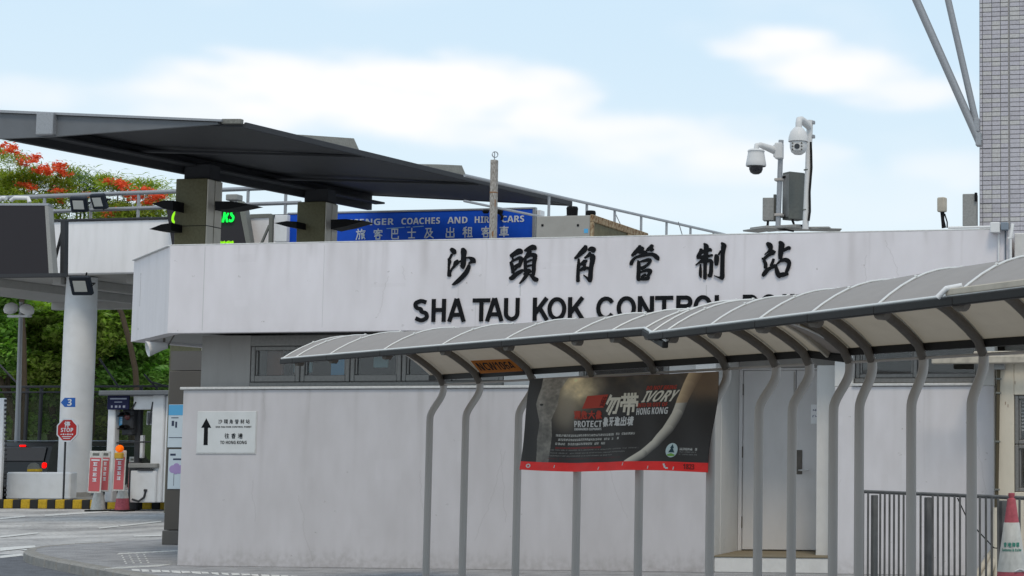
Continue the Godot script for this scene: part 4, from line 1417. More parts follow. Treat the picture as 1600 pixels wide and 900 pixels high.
func banner(e1: Array) -> void:
	var o := thing("banner", "dark banner printed with an elephant and a tusk, red strip along its foot", "banner", Vector3(8.0, 1.2, 4.0))
	# tied to the posts a hand's breadth before their line
	var out := Vector3(-0.755, 0, 0.655)
	var hold := func(i: int, along: float, y: float, px: float) -> Vector3:
		return Vector3.ZERO
	ban = []
	for q in [[828, 592.5, 3], [1123, 580.5, 6], [1104, 738, 6], [815, 734, 3]]:
		var e: Array = e1[q[2]]
		var d := EYE.distance_to(e[1])
		var fw := Basis(Vector3.UP, YAW) * Vector3(0, 0, -1)
		var dd: float = (e[1] - EYE).dot(fw) - 0.34 - (0.10 if q[1] > 700 else 0.0)
		ban.append(A(q[0], q[1], dd))
	var m := MB.new()
	var nu := 40
	var nv := 16
	var zz: Vector3 = (ban[1] - ban[0]).cross(ban[0] - ban[3]).normalized()
	for side in [0.0, -0.003]:
		for i in nu:
			for j in nv:
				var q := []
				var t := []
				var nn := []
				for c in [[i, j], [i + 1, j], [i + 1, j + 1], [i, j + 1]]:
					var u: float = c[0] / float(nu)
					var v: float = c[1] / float(nv)
					q.append(ban_at(u, v, side))
					t.append(Vector2(u, v))
					var nrm := (ban_at(u + 0.01, v) - ban_at(u - 0.01, v)).cross(ban_at(u, v - 0.01) - ban_at(u, v + 0.01)).normalized()
					nn.append(nrm if side == 0.0 else -nrm)
				m.tri(q[0], q[1], q[2], nn[0], nn[1], nn[2], t[0], t[1], t[2])
				m.tri(q[0], q[2], q[3], nn[0], nn[2], nn[3], t[0], t[2], t[3])
	var print := mat(Color.WHITE, 0.5)
	print.albedo_texture = banner_image()
	part("sheet", m, print, o)
	# lettering, laid out in the banner's own breadth and height and bent with it
	var cream := MB.new()
	var white := MB.new()
	var red := MB.new()
	var dark := MB.new()
	var id := Transform3D.IDENTITY
	glyph(cream, "勿", id, 0.445, -0.195, 0.085, 0.22, 1.35, 0.002, 0.06)
	glyph(cream, "帶", id, 0.532, -0.18, 0.088, 0.225, 1.25, 0.002, 0.02)
	latin(cream, "IVORY", id, 0.64, -0.285, 0.80, -0.17, true, 0.002, 0.28)
	latin(white, "HONG KONG", id, 0.617, -0.415, 0.781, -0.345, true, 0.002)
	latin(white, "PROTECT", id, 0.286, -0.528, 0.43, -0.462, true, 0.002)
	glyphs(white, "象牙進出境", id, 0.438, -0.428, 0.031, 0.098, 0.0345, 1.5, 0.002)
	glyphs(red, "瀕危大象", id, 0.288, -0.355, 0.033, 0.09, 0.0365, 1.5, 0.002)
	red.prism(id, PackedVector2Array([Vector2(0.330, -0.335), Vector2(0.440, -0.325), Vector2(0.468, -0.19), Vector2(0.354, -0.2)]), 0.0, 0.0018, false)
	glyph(dark, "保", Transform3D(Basis.IDENTITY, Vector3(0, 0, 0.002)), 0.352, -0.215, 0.046, 0.10, 1.0, 0.0015, 0.2)
	glyph(dark, "護", Transform3D(Basis.IDENTITY, Vector3(0, 0, 0.002)), 0.398, -0.21, 0.046, 0.10, 0.9, 0.0015, 0.2)
	latin(red, "DO NOT BRING", id, 0.668, -0.16, 0.81, -0.118, true, 0.0016, 0.15)
	latin(red, "INTO OR OUT OF", id, 0.62, -0.336, 0.775, -0.294, true, 0.0016, 0.0)
	latin(white, "ENDANGERED ELEPHANTS", id, 0.286, -0.562, 0.43, -0.537, true, 0.0015)
	latin(dark, "1823", id, 0.887, -0.978, 0.935, -0.925, true, 0.002)
	# the emblem: a pale upright oval with a fir over green ground
	var oval := MB.new()
	var fir := MB.new()
	var ground := MB.new()
	var c := PackedVector2Array()
	for i in 24:
		var a := TAU * i / 24.0
		c.append(Vector2(0.833 + cos(a) * 0.0245, -0.792 + sin(a) * 0.073))
	oval.prism(id, c, 0.0, 0.0016, false)
	fir.prism(id, PackedVector2Array([Vector2(0.821, -0.815), Vector2(0.8305, -0.77), Vector2(0.8255, -0.772), Vector2(0.8335, -0.73), Vector2(0.8415, -0.772), Vector2(0.8365, -0.77), Vector2(0.846, -0.815)]), 0.0, 0.003, false)
	ground.prism(id, PackedVector2Array([Vector2(0.816, -0.838), Vector2(0.833, -0.822), Vector2(0.850, -0.838), Vector2(0.845, -0.852), Vector2(0.821, -0.852)]), 0.0, 0.003, false)
	# telephone handset and round mark on the red strip, small white ties
	for i in 14:
		var a := TAU * i / 14.0
		white.prism(id, PackedVector2Array([Vector2(0.047 + cos(a) * 0.006, -0.953 + sin(a) * 0.012), Vector2(0.047 + cos(a) * 0.012, -0.953 + sin(a) * 0.023), Vector2(0.047 + cos(a + 0.449) * 0.012, -0.953 + sin(a + 0.449) * 0.023), Vector2(0.047 + cos(a + 0.449) * 0.006, -0.953 + sin(a + 0.449) * 0.012)]), 0.0, 0.002, false)
	for q in [[0.802, -0.930, 0.812, -0.950], [0.806, -0.946, 0.815, -0.972], [0.812, -0.966, 0.826, -0.982]]:
		white.prism(id, PackedVector2Array([Vector2(q[0], q[1]), Vector2(q[2] - 0.001, q[1]), Vector2(q[2], q[3]), Vector2(q[0] + 0.002, q[3])]), 0.0, 0.002, false)
	for q in [[0.20, -0.965], [0.455, -0.985], [0.60, -0.95], [0.725, -0.985], [0.845, -0.988]]:
		white.prism(id, PackedVector2Array([Vector2(q[0], q[1]), Vector2(q[0] + 0.004, q[1]), Vector2(q[0] + 0.006, q[1] + 0.03), Vector2(q[0] + 0.003, q[1] + 0.03)]), 0.0, 0.002, false)
	var k := 0
	for set in [["slogan", cream, mat(lin(0.66, 0.62, 0.52), 0.6)], ["lettering", white, mat(lin(0.58, 0.58, 0.57), 0.6)], ["lettering", red, mat(lin(0.42, 0.05, 0.03), 0.6)], ["lettering", dark, mat(lin(0.14, 0.015, 0.012), 0.6)], ["emblem", oval, mat(lin(0.45, 0.55, 0.55), 0.6)], ["emblem_fir", fir, mat(lin(0.012, 0.045, 0.06), 0.6)], ["emblem_ground", ground, mat(lin(0.16, 0.34, 0.06), 0.6)]]:
		var b: MB = set[1]
		for i in b.v.size():
			var p := b.v[i]
			b.v[i] = ban_at(p.x, -p.y, p.z + 0.0008)
			b.n[i] = (zz + Vector3(0, 0, 0) if absf(b.n[i].z) > 0.5 else zz)
		part(set[0], b, set[2], o)

# ---------------------------------------------------------------- things on and before the building
func make_front_things() -> void:
	# direction sign on the low wall
	var z := 0.003
	var lo := on_z(307, 708, z)
	var hi := on_z(401, 642.5, z)
	var o := thing("direction_sign", "grey white sign plate with a black up arrow on the low white wall", "sign", Vector3((lo.x + hi.x) / 2, lo.y, z))
	var m := MB.new()
	m.span(Vector3(lo.x, lo.y, 0.004), Vector3(hi.x, hi.y, 0.016), 0.005)
	part("plate", m, grained(lin(0.62, 0.635, 0.64), 0.5, M.wall.albedo_texture, Vector3(0.5, 0.3, 0.5)), o)
	var rim := MB.new()
	rim.span(Vector3(lo.x - 0.004, lo.y - 0.012, 0.0035), Vector3(hi.x + 0.012, lo.y - 0.001, 0.012), 0.003)
	rim.span(Vector3(hi.x + 0.001, lo.y, 0.0035), Vector3(hi.x + 0.011, hi.y, 0.012), 0.003)
	part("edge", rim, M.cap, o)
	m = MB.new()
	var t := flat(Vector3(0, 0, 0.0165))
	var at := func(px: float, py: float) -> Vector2:
		var p := on_z(px, py, 0.0165)
		return Vector2(p.x, p.y)
	m.prism(t, PackedVector2Array([at.call(318, 695.5), at.call(324.5, 695.5), at.call(325, 668.3), at.call(330, 668.3), at.call(322.5, 653.5), at.call(314.5, 668.3), at.call(319, 668.3)]), 0.0, 0.002, false)
	var s := on_z(341, 660, 0.0).distance_to(on_z(340, 660, 0.0))
	var a: Vector2 = at.call(341.5, 655)
	glyphs(m, "沙頭角管制站", t, a.x, a.y, 6.2 * s, 6.6 * s, 8.5 * s, 0.75, 0.002)
	a = at.call(351, 677)
	glyphs(m, "往香港", t, a.x, a.y, 7.0 * s, 7.4 * s, 10.5 * s, 1.05, 0.002)
	var p0: Vector2 = at.call(337, 668.3)
	var p1: Vector2 = at.call(393, 665.7)
	latin(m, "SHA TAU KOK CONTROL POINT", t, p0.x, p0.y, p1.x, p1.y, true, 0.002)
	p0 = at.call(344, 693.8)
	p1 = at.call(385.5, 688.8)
	latin(m, "TO HONG KONG", t, p0.x, p0.y, p1.x, p1.y, true, 0.002)
	part("print", m, M.char_black, o)
	# paper on the door
	lo = on_z(1267, 662, -1.0)
	hi = on_z(1296, 632, -1.0)
	o = thing("paper_notice", "sheet of white paper stuck on the grey door's right leaf", "paper notice", Vector3((lo.x + hi.x) / 2, lo.y, -0.99))
	m = MB.new()
	m.span(Vector3(lo.x, lo.y, -0.998), Vector3(hi.x, hi.y, -0.995), 0.0005)
	part("sheet", m, M.paper, o)
	m = MB.new()
	var rng := RandomNumberGenerator.new()
	rng.seed = 3
	for r in 2:
		for i in 6:
			for k in 4:
				var x := lerpf(lo.x, hi.x, 0.1 + 0.137 * i + rng.randf() * 0.07)
				var y := lerpf(lo.y, hi.y, (0.66 if r == 0 else 0.36) + rng.randf() * 0.09)
				m.bx(Vector3(x, y, -0.9945), Vector3(rng.randf_range(0.006, 0.026), rng.randf_range(0.004, 0.016), 0.001))
	part("faint_print", m, mat(lin(0.33, 0.31, 0.40), 0.9), o)
	# loudspeaker under the fascia's bevelled corner
	var c := A(245, 542.5, 23.4)
	o = thing("horn_loudspeaker", "white horn loudspeaker hung under the fascia's slanting left corner", "loudspeaker", c)
	var dir := (A(229, 545, 23.25) - A(262, 538.5, 23.4)).normalized()
	var sd := Vector3.UP.cross(dir).normalized()
	var bt := Transform3D(Basis(sd, dir, sd.cross(dir)), c)
	m = MB.new()
	m.lathe(bt, [Vector2(0.0, -0.13), Vector2(0.045, -0.125), Vector2(0.055, -0.06), Vector2(0.075, 0.02), Vector2(0.098, 0.10), Vector2(0.104, 0.115), Vector2(0.098, 0.118), Vector2(0.085, 0.08), Vector2(0.05, 0.0), Vector2(0.0, -0.02)], 22)
	part("horn", m, M.plastic, o)
	m = MB.new()
	m.lathe(bt, [Vector2(0.0, 0.0), Vector2(0.03, 0.0), Vector2(0.024, 0.06), Vector2(0.0, 0.075)], 14)
	part("centre_plug", m, M.cap, o)
	m = MB.new()
	var top := A(258, 524.5, 23.35)
	m.bar(c - dir * 0.09, Vector3((c - dir * 0.09).x, 2.9, (c - dir * 0.09).z), 0.03, 0.012, 0.002)
	m.bar(c - dir * 0.12 + Vector3(0.02, -0.01, 0), A(272, 524, 23.2), 0.014, 0.014)
	part("bracket", m, M.steel_dark, o)

func make_roof_things() -> void:
	# rusty square post with a wire loop on top
	var d := 23.6
	var s := d / FOCAL
	var foot := A(770.5, 378, d)
	var head := A(772.5, 250, d)
	var o := thing("aerial_post", "weathered post with rust streaks and a small wire aerial above the fascia", "post", foot)
	var m := MB.new()
	m.bar(foot - Vector3(0, 0.4, 0), head, 9.5 * s, 9.5 * s, 0.006, Vector3(0, 0, 1))
	part("post", m, M.wood_post, o)
	m = MB.new()
	m.bx(A(771.5, 301, d), Vector3(10.2 * s, 2.0 * s, 10.2 * s), 0.004)
	m.bx(A(773.2, 318, d) + Vector3(0.022, 0, 0.041), Vector3(0.012, 0.1, 0.004), 0.001)
	m.bx(A(772, 366, d) + Vector3(0.0, 0, 0.041), Vector3(0.02, 0.07, 0.004), 0.001)
	part("rust_streak", m, mat(lin(0.25, 0.12, 0.05), 0.9), o)
	m = MB.new()
	m.tube([head, A(773, 237, d)], 0.006, 6)
	part("stem", m, M.galv, o)
	for k in 2:
		m = MB.new()
		var loop := []
		var cc := A(773.5, 241.5, d)
		for i in 17:
			var a := TAU * i / 16.0
			var h := Vector3(cos(k * PI / 2 + 0.3), 0, sin(k * PI / 2 + 0.3))
			loop.append(cc + h * cos(a) * 6.2 * s + Vector3(0, sin(a) * 4.6 * s, 0))
		m.tube(loop, 0.004, 6, false)
		part("wire_loop", m, M.galv, o)
	# small lamp box on the roof's right end
	d = 22.6
	s = d / FOCAL
	o = thing("roof_lamp", "small beige box lamp on a short black stem on the fascia", "lamp", A(1474, 355, d))
	m = MB.new()
	m.box(Transform3D(Basis(Vector3.UP, -0.35), A(1472, 320, d)), Vector3(12.5 * s, 23.0 * s, 12.0 * s), 0.012)
	part("housing", m, M.cream_edge, o)
	m = MB.new()
	m.tube([A(1472.5, 331, d), A(1473, 343, d), A(1475, 356, d)], [0.028, 0.022, 0.03], 10)
	m.tube([A(1476, 334, d), A(1480, 347, d), A(1480, 356, d)], 0.009, 6)
	part("stem", m, M.black, o)
	cctv()
	# white conduit along the coping and its two boxes
	d = 20.72
	s = d / FOCAL
	o = thing("conduit", "white conduit along the fascia top down to the white junction box", "conduit", on_z(1557, 350, 0.33))
	m = MB.new()
	var hi := on_z(1482, 352.5, 0.24)
	m.tube([Vector3(hi.x, 4.04, 0.25), Vector3(on_z(1548, 350, 0.25).x, 4.04, 0.25)], 0.016, 8)
	part("pipe", m, M.plastic, o)
	m = MB.new()
	m.tube([on_z(1560.5, 364, 0.325), on_z(1560.5, 425, 0.325)], 0.012, 8)
	part("pipe", m, M.plastic, o)
	m = MB.new()
	var bp := on_z(1555.5, 356, 0.36)
	m.bx(bp, Vector3(15 * s, 16.5 * s, 0.12), 0.008)
	part("box", m, M.plastic, o)
	o = thing("grey_junction_box", "grey blue junction box with a dark cable beside the white one", "junction box", on_z(1570, 354, 0.33))
	m = MB.new()
	m.bx(on_z(1570, 354, 0.36), Vector3(11.5 * s, 12.5 * s, 0.09), 0.008)
	part("box", m, grained(lin(0.22, 0.26, 0.31), 0.5, M.wall.albedo_texture, Vector3.ONE), o)
	m = MB.new()
	m.tube([on_z(1571, 360, 0.325), on_z(1571.5, 425, 0.325)], 0.009, 8)
	part("cable", m, mat(lin(0.13, 0.15, 0.18), 0.6), o)
	o = thing("white_pipe", "white pipe with an elbow at the end of the fascia", "pipe", on_z(1580, 372, 0.34))
	m = MB.new()
	m.tube([on_z(1582, 350, 0.33), on_z(1580.5, 360, 0.35), on_z(1579.5, 371, 0.36), on_z(1576, 373, 0.36)], 0.022, 10)
	m.tube([on_z(1579, 373, 0.36), on_z(1579.5, 430, 0.36)], 0.015, 8)
	part("pipe", m, M.plastic, o)
	# grey box on the tower's flank
	d = 26.0
	s = d / FOCAL
	o = thing("wall_cabinet", "flat grey cabinet standing against the tiled tower's left edge", "cabinet", A(1517, 354, d))
	m = MB.new()
	m.bx(A(1516, 329, d), Vector3(22 * s, 51 * s, 0.16), 0.008)
	part("cabinet", m, M.cabinet_light, o)
	m = MB.new()
	m.bx(A(1525, 308, d - 0.1), Vector3(4 * s, 14 * s, 0.05), 0.004)
	part("bracket", m, M.black, o)
	# air conditioning unit
	d = 27.2
	var x0 := A(838, 338, d)
	var x1 := A(923, 335.5, d - 0.2)
	o = thing("air_conditioning_unit", "large beige air handling unit with a rusty framed side on the roof behind the fascia", "air conditioner", Vector3((x0.x + x1.x) / 2, 3.6, x0.z - 1.2))
	var dz := 2.5
	var z := x0.z
	m = MB.new()
	m.span(Vector3(x0.x, 3.6, z - dz), Vector3(x1.x - 0.03, x0.y, z), 0.01)
	part("casing", m, M.ac, o)
	m = MB.new()
	m.span(Vector3(x1.x - 0.03, x0.y - 0.10, z - dz), Vector3(x1.x + 0.02, x0.y + 0.01, z + 0.005), 0.008)
	m.span(Vector3(x1.x - 0.03, 3.6, z - 0.06), Vector3(x1.x + 0.02, x0.y - 0.10, z + 0.005), 0.008)
	m.span(Vector3(x1.x - 0.03, 3.6, z - dz), Vector3(x1.x + 0.02, x0.y - 0.10, z - dz * 0.62), 0.008)
	part("side_frame", m, M.rusty, o)
	m = MB.new()
	m.span(Vector3(x1.x - 0.029, 3.6, z - dz * 0.62), Vector3(x1.x - 0.005, x0.y - 0.101, z - 0.06))
	part("side_panel", m, M.ac_side, o)
	for q in [[847.5, 352.0], [903.0, 352.0]]:
		m = MB.new()
		m.bx(on_z(q[0], q[1], z + 0.004), Vector3(0.035, 0.035, 0.012), 0.004)
		part("latch", m, M.black, o)
	m = MB.new()
	var st := on_z(916, 361, z)
	m.span(Vector3(st.x - 0.035, st.y - 0.03, z + 0.0005), Vector3(st.x + 0.03, st.y + 0.035, z + 0.003))
	part("sticker", m, M.poster_blue, o)
	for q in [[894, 323, 18, 0.25], [923, 329.5, 16, 0.9]]:
		m = MB.new()
		var c := on_z(q[0], 336, z - q[3])
		var r: float = q[2] * 0.5 * d / FOCAL
		var hh := on_z(q[0], q[1], z - q[3]).y - x0.y
		m.lathe(Transform3D(Basis.IDENTITY, Vector3(c.x, x0.y, c.z)), [Vector2(r * 1.5, 0), Vector2(r * 1.5, 0.02), Vector2(r * 0.95, 0.03), Vector2(r, hh * 0.75), Vector2(r * 1.05, hh * 0.8), Vector2(r * 0.9, hh), Vector2(0, hh)], 18)
		part("fan_outlet", m, M.black, o)

func cctv() -> void:
	var d := 23.0
	var s := d / FOCAL
	# the farther left camera: galvanised pole, long arm, white dome
	var o := thing("surveillance_camera", "white dome camera with a smoked lens on a long arm of the grey galvanised pole", "security camera", A(1217, 356, d), "cameras on the roof")
	var m := MB.new()
	m.tube([A(1215.5, 358, d), A(1220.5, 219, d)], 0.0335, 12)
	part("pole", m, M.galv, o)
	for y in [281.0, 336.0]:
		m = MB.new()
		m.bx(A(1217.5, y, d), Vector3(0.11, 0.035, 0.10), 0.006)
		part("pole_clamp", m, M.steel, o)
	m = MB.new()
	m.bx(A(1217.5, 236, d - 0.02), Vector3(0.10, 0.21, 0.11), 0.012)
	m.bar(A(1216, 246, d - 0.03), A(1216, 226, d - 0.03), 0.12, 0.07, 0.01, Vector3(0, 0, 1))
	m.tube([A(1213, 236, d), A(1200, 231, d - 0.1), A(1188, 226.5, d - 0.2), A(1182.5, 227.5, d - 0.24), A(1181.5, 234, d - 0.24)], [0.055, 0.045, 0.036, 0.036, 0.034], 12)
	part("arm", m, M.cam, o)
	var c := A(1181.5, 234, d - 0.24)
	m = MB.new()
	m.lathe(Transform3D(Basis.IDENTITY, c), [Vector2(0.126, -0.215), Vector2(0.132, -0.20), Vector2(0.124, -0.15), Vector2(0.108, -0.06), Vector2(0.104, -0.028), Vector2(0.112, -0.02), Vector2(0.098, 0.0), Vector2(0.0, 0.008)], 26)
	part("housing", m, M.cam, o)
	m = MB.new()
	m.lathe(Transform3D(Basis.IDENTITY, c + Vector3(0, -0.216, 0)), [Vector2(0.0, -0.105), Vector2(0.04, -0.10), Vector2(0.072, -0.078), Vector2(0.088, -0.04), Vector2(0.09, 0.0), Vector2(0.0, 0.0)], 24)
	part("lens_dome", m, M.smoke, o)
	# the nearer right camera: white pole, heavy head with lamps round its eye
	d = 22.9
	s = d / FOCAL
	o = thing("surveillance_camera", "white camera with a round eye on the taller white pole with black cable", "security camera", A(1260, 356, d), "cameras on the roof")
	m = MB.new()
	m.tube([A(1258.5, 358, d), A(1263, 260, d), A(1265.5, 188, d)], 0.041, 12)
	part("pole", m, M.cam, o)
	m = MB.new()
	for y in [265.5, 328.0]:
		m.tube([A(1261 - (y - 265) * 0.04, y + 0.8, d), A(1261 - (y - 265) * 0.04, y - 0.8, d)], 0.0435, 12)
	part("pole_joint", m, M.cabinet, o)
	m = MB.new()
	m.tube([A(1266.5, 222, d - 0.03), A(1267.5, 236, d - 0.04), A(1268, 262, d - 0.04), A(1265, 300, d - 0.04), A(1265.5, 330, d - 0.04), A(1263.5, 345, d - 0.04)], 0.015, 8)
	part("cable", m, M.rubber, o)
	m = MB.new()
	for y in [191.5, 213.5]:
		m.bx(A(1268.5, y, d), Vector3(0.08, 0.045, 0.05), 0.006)
	part("bracket", m, M.galv, o)
	m = MB.new()
	m.tube([A(1264, 197, d - 0.04), A(1258, 192, d - 0.1), A(1252, 187, d - 0.2), A(1249, 187, d - 0.25), A(1248, 193, d - 0.27), A(1248, 200, d - 0.27)], [0.05, 0.05, 0.046, 0.044, 0.042, 0.042], 12)
	part("arm", m, M.cam, o)
	c = A(1247.5, 199, d - 0.27)
	m = MB.new()
	m.lathe(Transform3D(Basis.IDENTITY, c), [Vector2(0.118, -0.19), Vector2(0.128, -0.185), Vector2(0.124, -0.13), Vector2(0.102, -0.06), Vector2(0.062, -0.012), Vector2(0.045, 0.0), Vector2(0.0, 0.004)], 26)
	part("hood", m, M.cam, o)
	m = MB.new()
	m.lathe(Transform3D(Basis.IDENTITY, c), [Vector2(0.0, -0.355), Vector2(0.05, -0.35), Vector2(0.09, -0.32), Vector2(0.108, -0.26), Vector2(0.108, -0.192), Vector2(0.0, -0.192)], 24)
	var head := part("head", m, M.cam, o)
	var face := Vector3(0.0, 0, 1).rotated(Vector3.UP, 0.12)
	var side := Vector3.UP.cross(face)
	var fc := c + Vector3(0, -0.262, 0) + face * 0.095
	m = MB.new()
	m.bar(fc - face * 0.02, fc + face * 0.015, 0.15, 0.125, 0.02)
	part("face_plate", m, mat(lin(0.55, 0.55, 0.54), 0.4), head)
	m = MB.new()
	m.tube([fc, fc + face * 0.022], 0.034, 16)
	part("lens", m, M.smoke, head)
	m = MB.new()
	for x in [-0.058, 0.058]:
		for y in [-0.04, 0.0, 0.04]:
			m.tube([fc + side * x + Vector3.UP * y, fc + side * x + Vector3.UP * y + face * 0.019], 0.012, 8)
	part("infrared_lamp", m, mat(lin(0.1, 0.09, 0.08), 0.3), head)
	# cabinets and the rubble they stand on
	d = 23.1
	s = d / FOCAL
	o = thing("control_cabinet", "tall grey green cabinet between the two camera poles", "cabinet", A(1240, 350, d), "cabinets on the roof")
	var turn := Basis(Vector3.UP, -0.75)
	m = MB.new()
	m.box(Transform3D(turn, A(1240, 307, d + 0.05)), Vector3(0.17, 0.62, 0.24), 0.008)
	part("casing", m, M.cabinet, o)
	m = MB.new()
	m.box(Transform3D(turn, A(1240, 307, d + 0.05)) * Transform3D(Basis.IDENTITY, Vector3(0, 0, 0.123)), Vector3(0.15, 0.56, 0.006), 0.002)
	part("door", m, M.cabinet_light, o)
	m = MB.new()
	for y in [278.0, 339.0]:
		m.bar(A(1219, y, d - 0.02), A(1236, y - 3, d - 0.02), 0.02, 0.03)
	part("clamp", m, M.black, o)
	m = MB.new()
	m.tube([A(1238, 343, d - 0.05), A(1241, 352, d - 0.05), A(1256, 353, d - 0.05)], 0.018, 8)
	part("cable", m, M.black, o)
	o = thing("control_cabinet", "small pale grey cabinet to the side of the galvanised pole", "cabinet", A(1201, 350, d), "cabinets on the roof")
	m = MB.new()
	m.box(Transform3D(Basis(Vector3.UP, 0.12), A(1201.5, 327.5, d)), Vector3(18 * s, 36 * s, 0.13), 0.006)
	part("casing", m, M.cabinet_light, o)
	m = MB.new()
	m.box(Transform3D(Basis(Vector3.UP, 0.12), A(1211.5, 325, d + 0.03)), Vector3(5 * s, 42 * s, 0.1), 0.006)
	part("backplate", m, M.cabinet, o)
	m = MB.new()
	m.tube([A(1200, 345, d), A(1199, 357, d)], 0.016, 8)
	m.tube([A(1216, 357, d - 0.12), A(1240, 361, d - 0.2)], 0.014, 8)
	part("cable", m, M.rubber, o)
	m = MB.new()
	for q in [[1196, 356.5, 0.34, 0.05], [1190, 358.5, 0.5, 0.03], [1230, 355.5, 0.4, 0.07], [1263, 357, 0.6, 0.04], [1290, 358.5, 0.4, 0.025], [1215, 356.5, 0.5, 0.05]]:
		m.box(Transform3D(Basis(Vector3.UP, q[0] * 0.01), A(q[0], q[1] + 0.6, d)), Vector3(q[2], q[3] * 0.7, 0.25), 0.008)
	solo("roof_kerb_slab", m, M.cabinet_light, "low grey mortar bed under the camera poles and cabinets", "mortar bed")

# ---------------------------------------------------------------- tiled tower with its stays
func make_tower() -> void:
	var z := A(1531, 350, 26.2).z
	var xl := on_z(1530.2, 200, z).x
	var o := thing("tiled_tower", "grey tower clad with small oblong tiles rising behind the fascia", "tower", Vector3(xl + 2.0, 3.4, z - 1.5))
	var m := MB.new()
	m.span(Vector3(xl + 0.006, 3.3, z - 3.2), Vector3(xl + 4.2, 13.0, z - 0.012))
	part("core", m, M.grout, o)
	var edges := []
	for px in [1530.4, 1535.3, 1549.7, 1563.3, 1577.0, 1593.0, 1608.0, 1622.5]:
		edges.append(on_z(px, 100, z).x)
	var rowh := on_z(1560, 100, z).y - on_z(1560, 107.1, z).y
	var y0 := on_z(1560, 61.0, z).y
	var mats := [M.tile, M.tile_b, M.tile_c, M.tile]
	var rng := RandomNumberGenerator.new()
	rng.seed = 12
	# alike tiles share their meshes: one for each column
	var meshes := []
	for c in 7:
		var g := 0.008 if c != 3 else 0.008
		var wd: float = edges[c + 1] - edges[c] - g - (0.014 if c == 3 else 0.0)
		var b := MB.new()
		b.bx(Vector3.ZERO, Vector3(wd, rowh - 0.009, 0.02), 0.003)
		meshes.append([b.mesh(), edges[c] + wd / 2 + (g * 0.5 if c != 4 else g * 0.5 + 0.006)])
	var rest := MB.new()
	var count := 0
	for r in range(-52, 70):
		var y := y0 - (r + 0.5) * rowh
		if y < 3.7 or y > 12.9:
			continue
		var thick := posmod(r, 12)
		for c in 7:
			var seen := on_z(1560, 0, z).y + 0.03 > y and c < 6 and count < 298
			var p := Vector3(meshes[c][1], y + (0.004 if thick == 11 else 0.0) - (0.004 if thick == 0 else 0.0), z + rng.randf_range(-0.001, 0.001))
			if seen:
				var t := MeshInstance3D.new()
				t.name = "tile"
				t.mesh = meshes[c][0]
				t.material_override = mats[rng.randi() % 4]
				t.position = p - o.position
				o.add_child(t, true)
				count += 1
			else:
				rest.bx(p, Vector3(edges[c + 1] - edges[c] - 0.009, rowh - 0.009, 0.02))
	for r in range(-52, 70):
		var y := y0 - (r + 0.5) * rowh
		if y > 3.7 and y < 12.9:
			for c in 12:
				rest.bx(Vector3(edges[7] + 0.07 + c * 0.138, y, z), Vector3(0.129, rowh - 0.009, 0.02))
	var ro := part("tile_field", rest, M.tile, o)
	ro.set_meta("kind", "stuff")
	# flank seen only from the side
	m = MB.new()
	m.span(Vector3(xl, 3.3, z - 3.2), Vector3(xl + 0.005, 13.0, z - 0.011))
	part("flank", m, M.tile_b, o)
	for q in [[1429, -6, 1530, 221, 13.0, "outer"], [1480, -6, 1527, 199, 11.0, "inner"]]:
		var d := 25.5
		m = MB.new()
		m.tube([A(q[0] - (q[2] - q[0]) * 0.5, q[1] - (q[3] - q[1]) * 0.5, d), A(q[2], q[3], d + 0.2)], q[4] * 0.5 * d / FOCAL, 14)
		var st := thing("stay_pole", "thicker grey stay pole, the one leaning farther out from the tiled tower" if q[5] == "outer" else "thinner grey stay pole, the steeper one beside the tiled tower", "stay pole", A(q[2], q[3], d + 0.2), "stay poles on the tower")
		part("pole", m, M.galv, st)
		m = MB.new()
		m.bx(A(q[2] - 0.5, q[3] - 3, d + 0.2), Vector3(0.08, 0.2, 0.14), 0.01)
		part("foot_plate", m, M.galv, st)

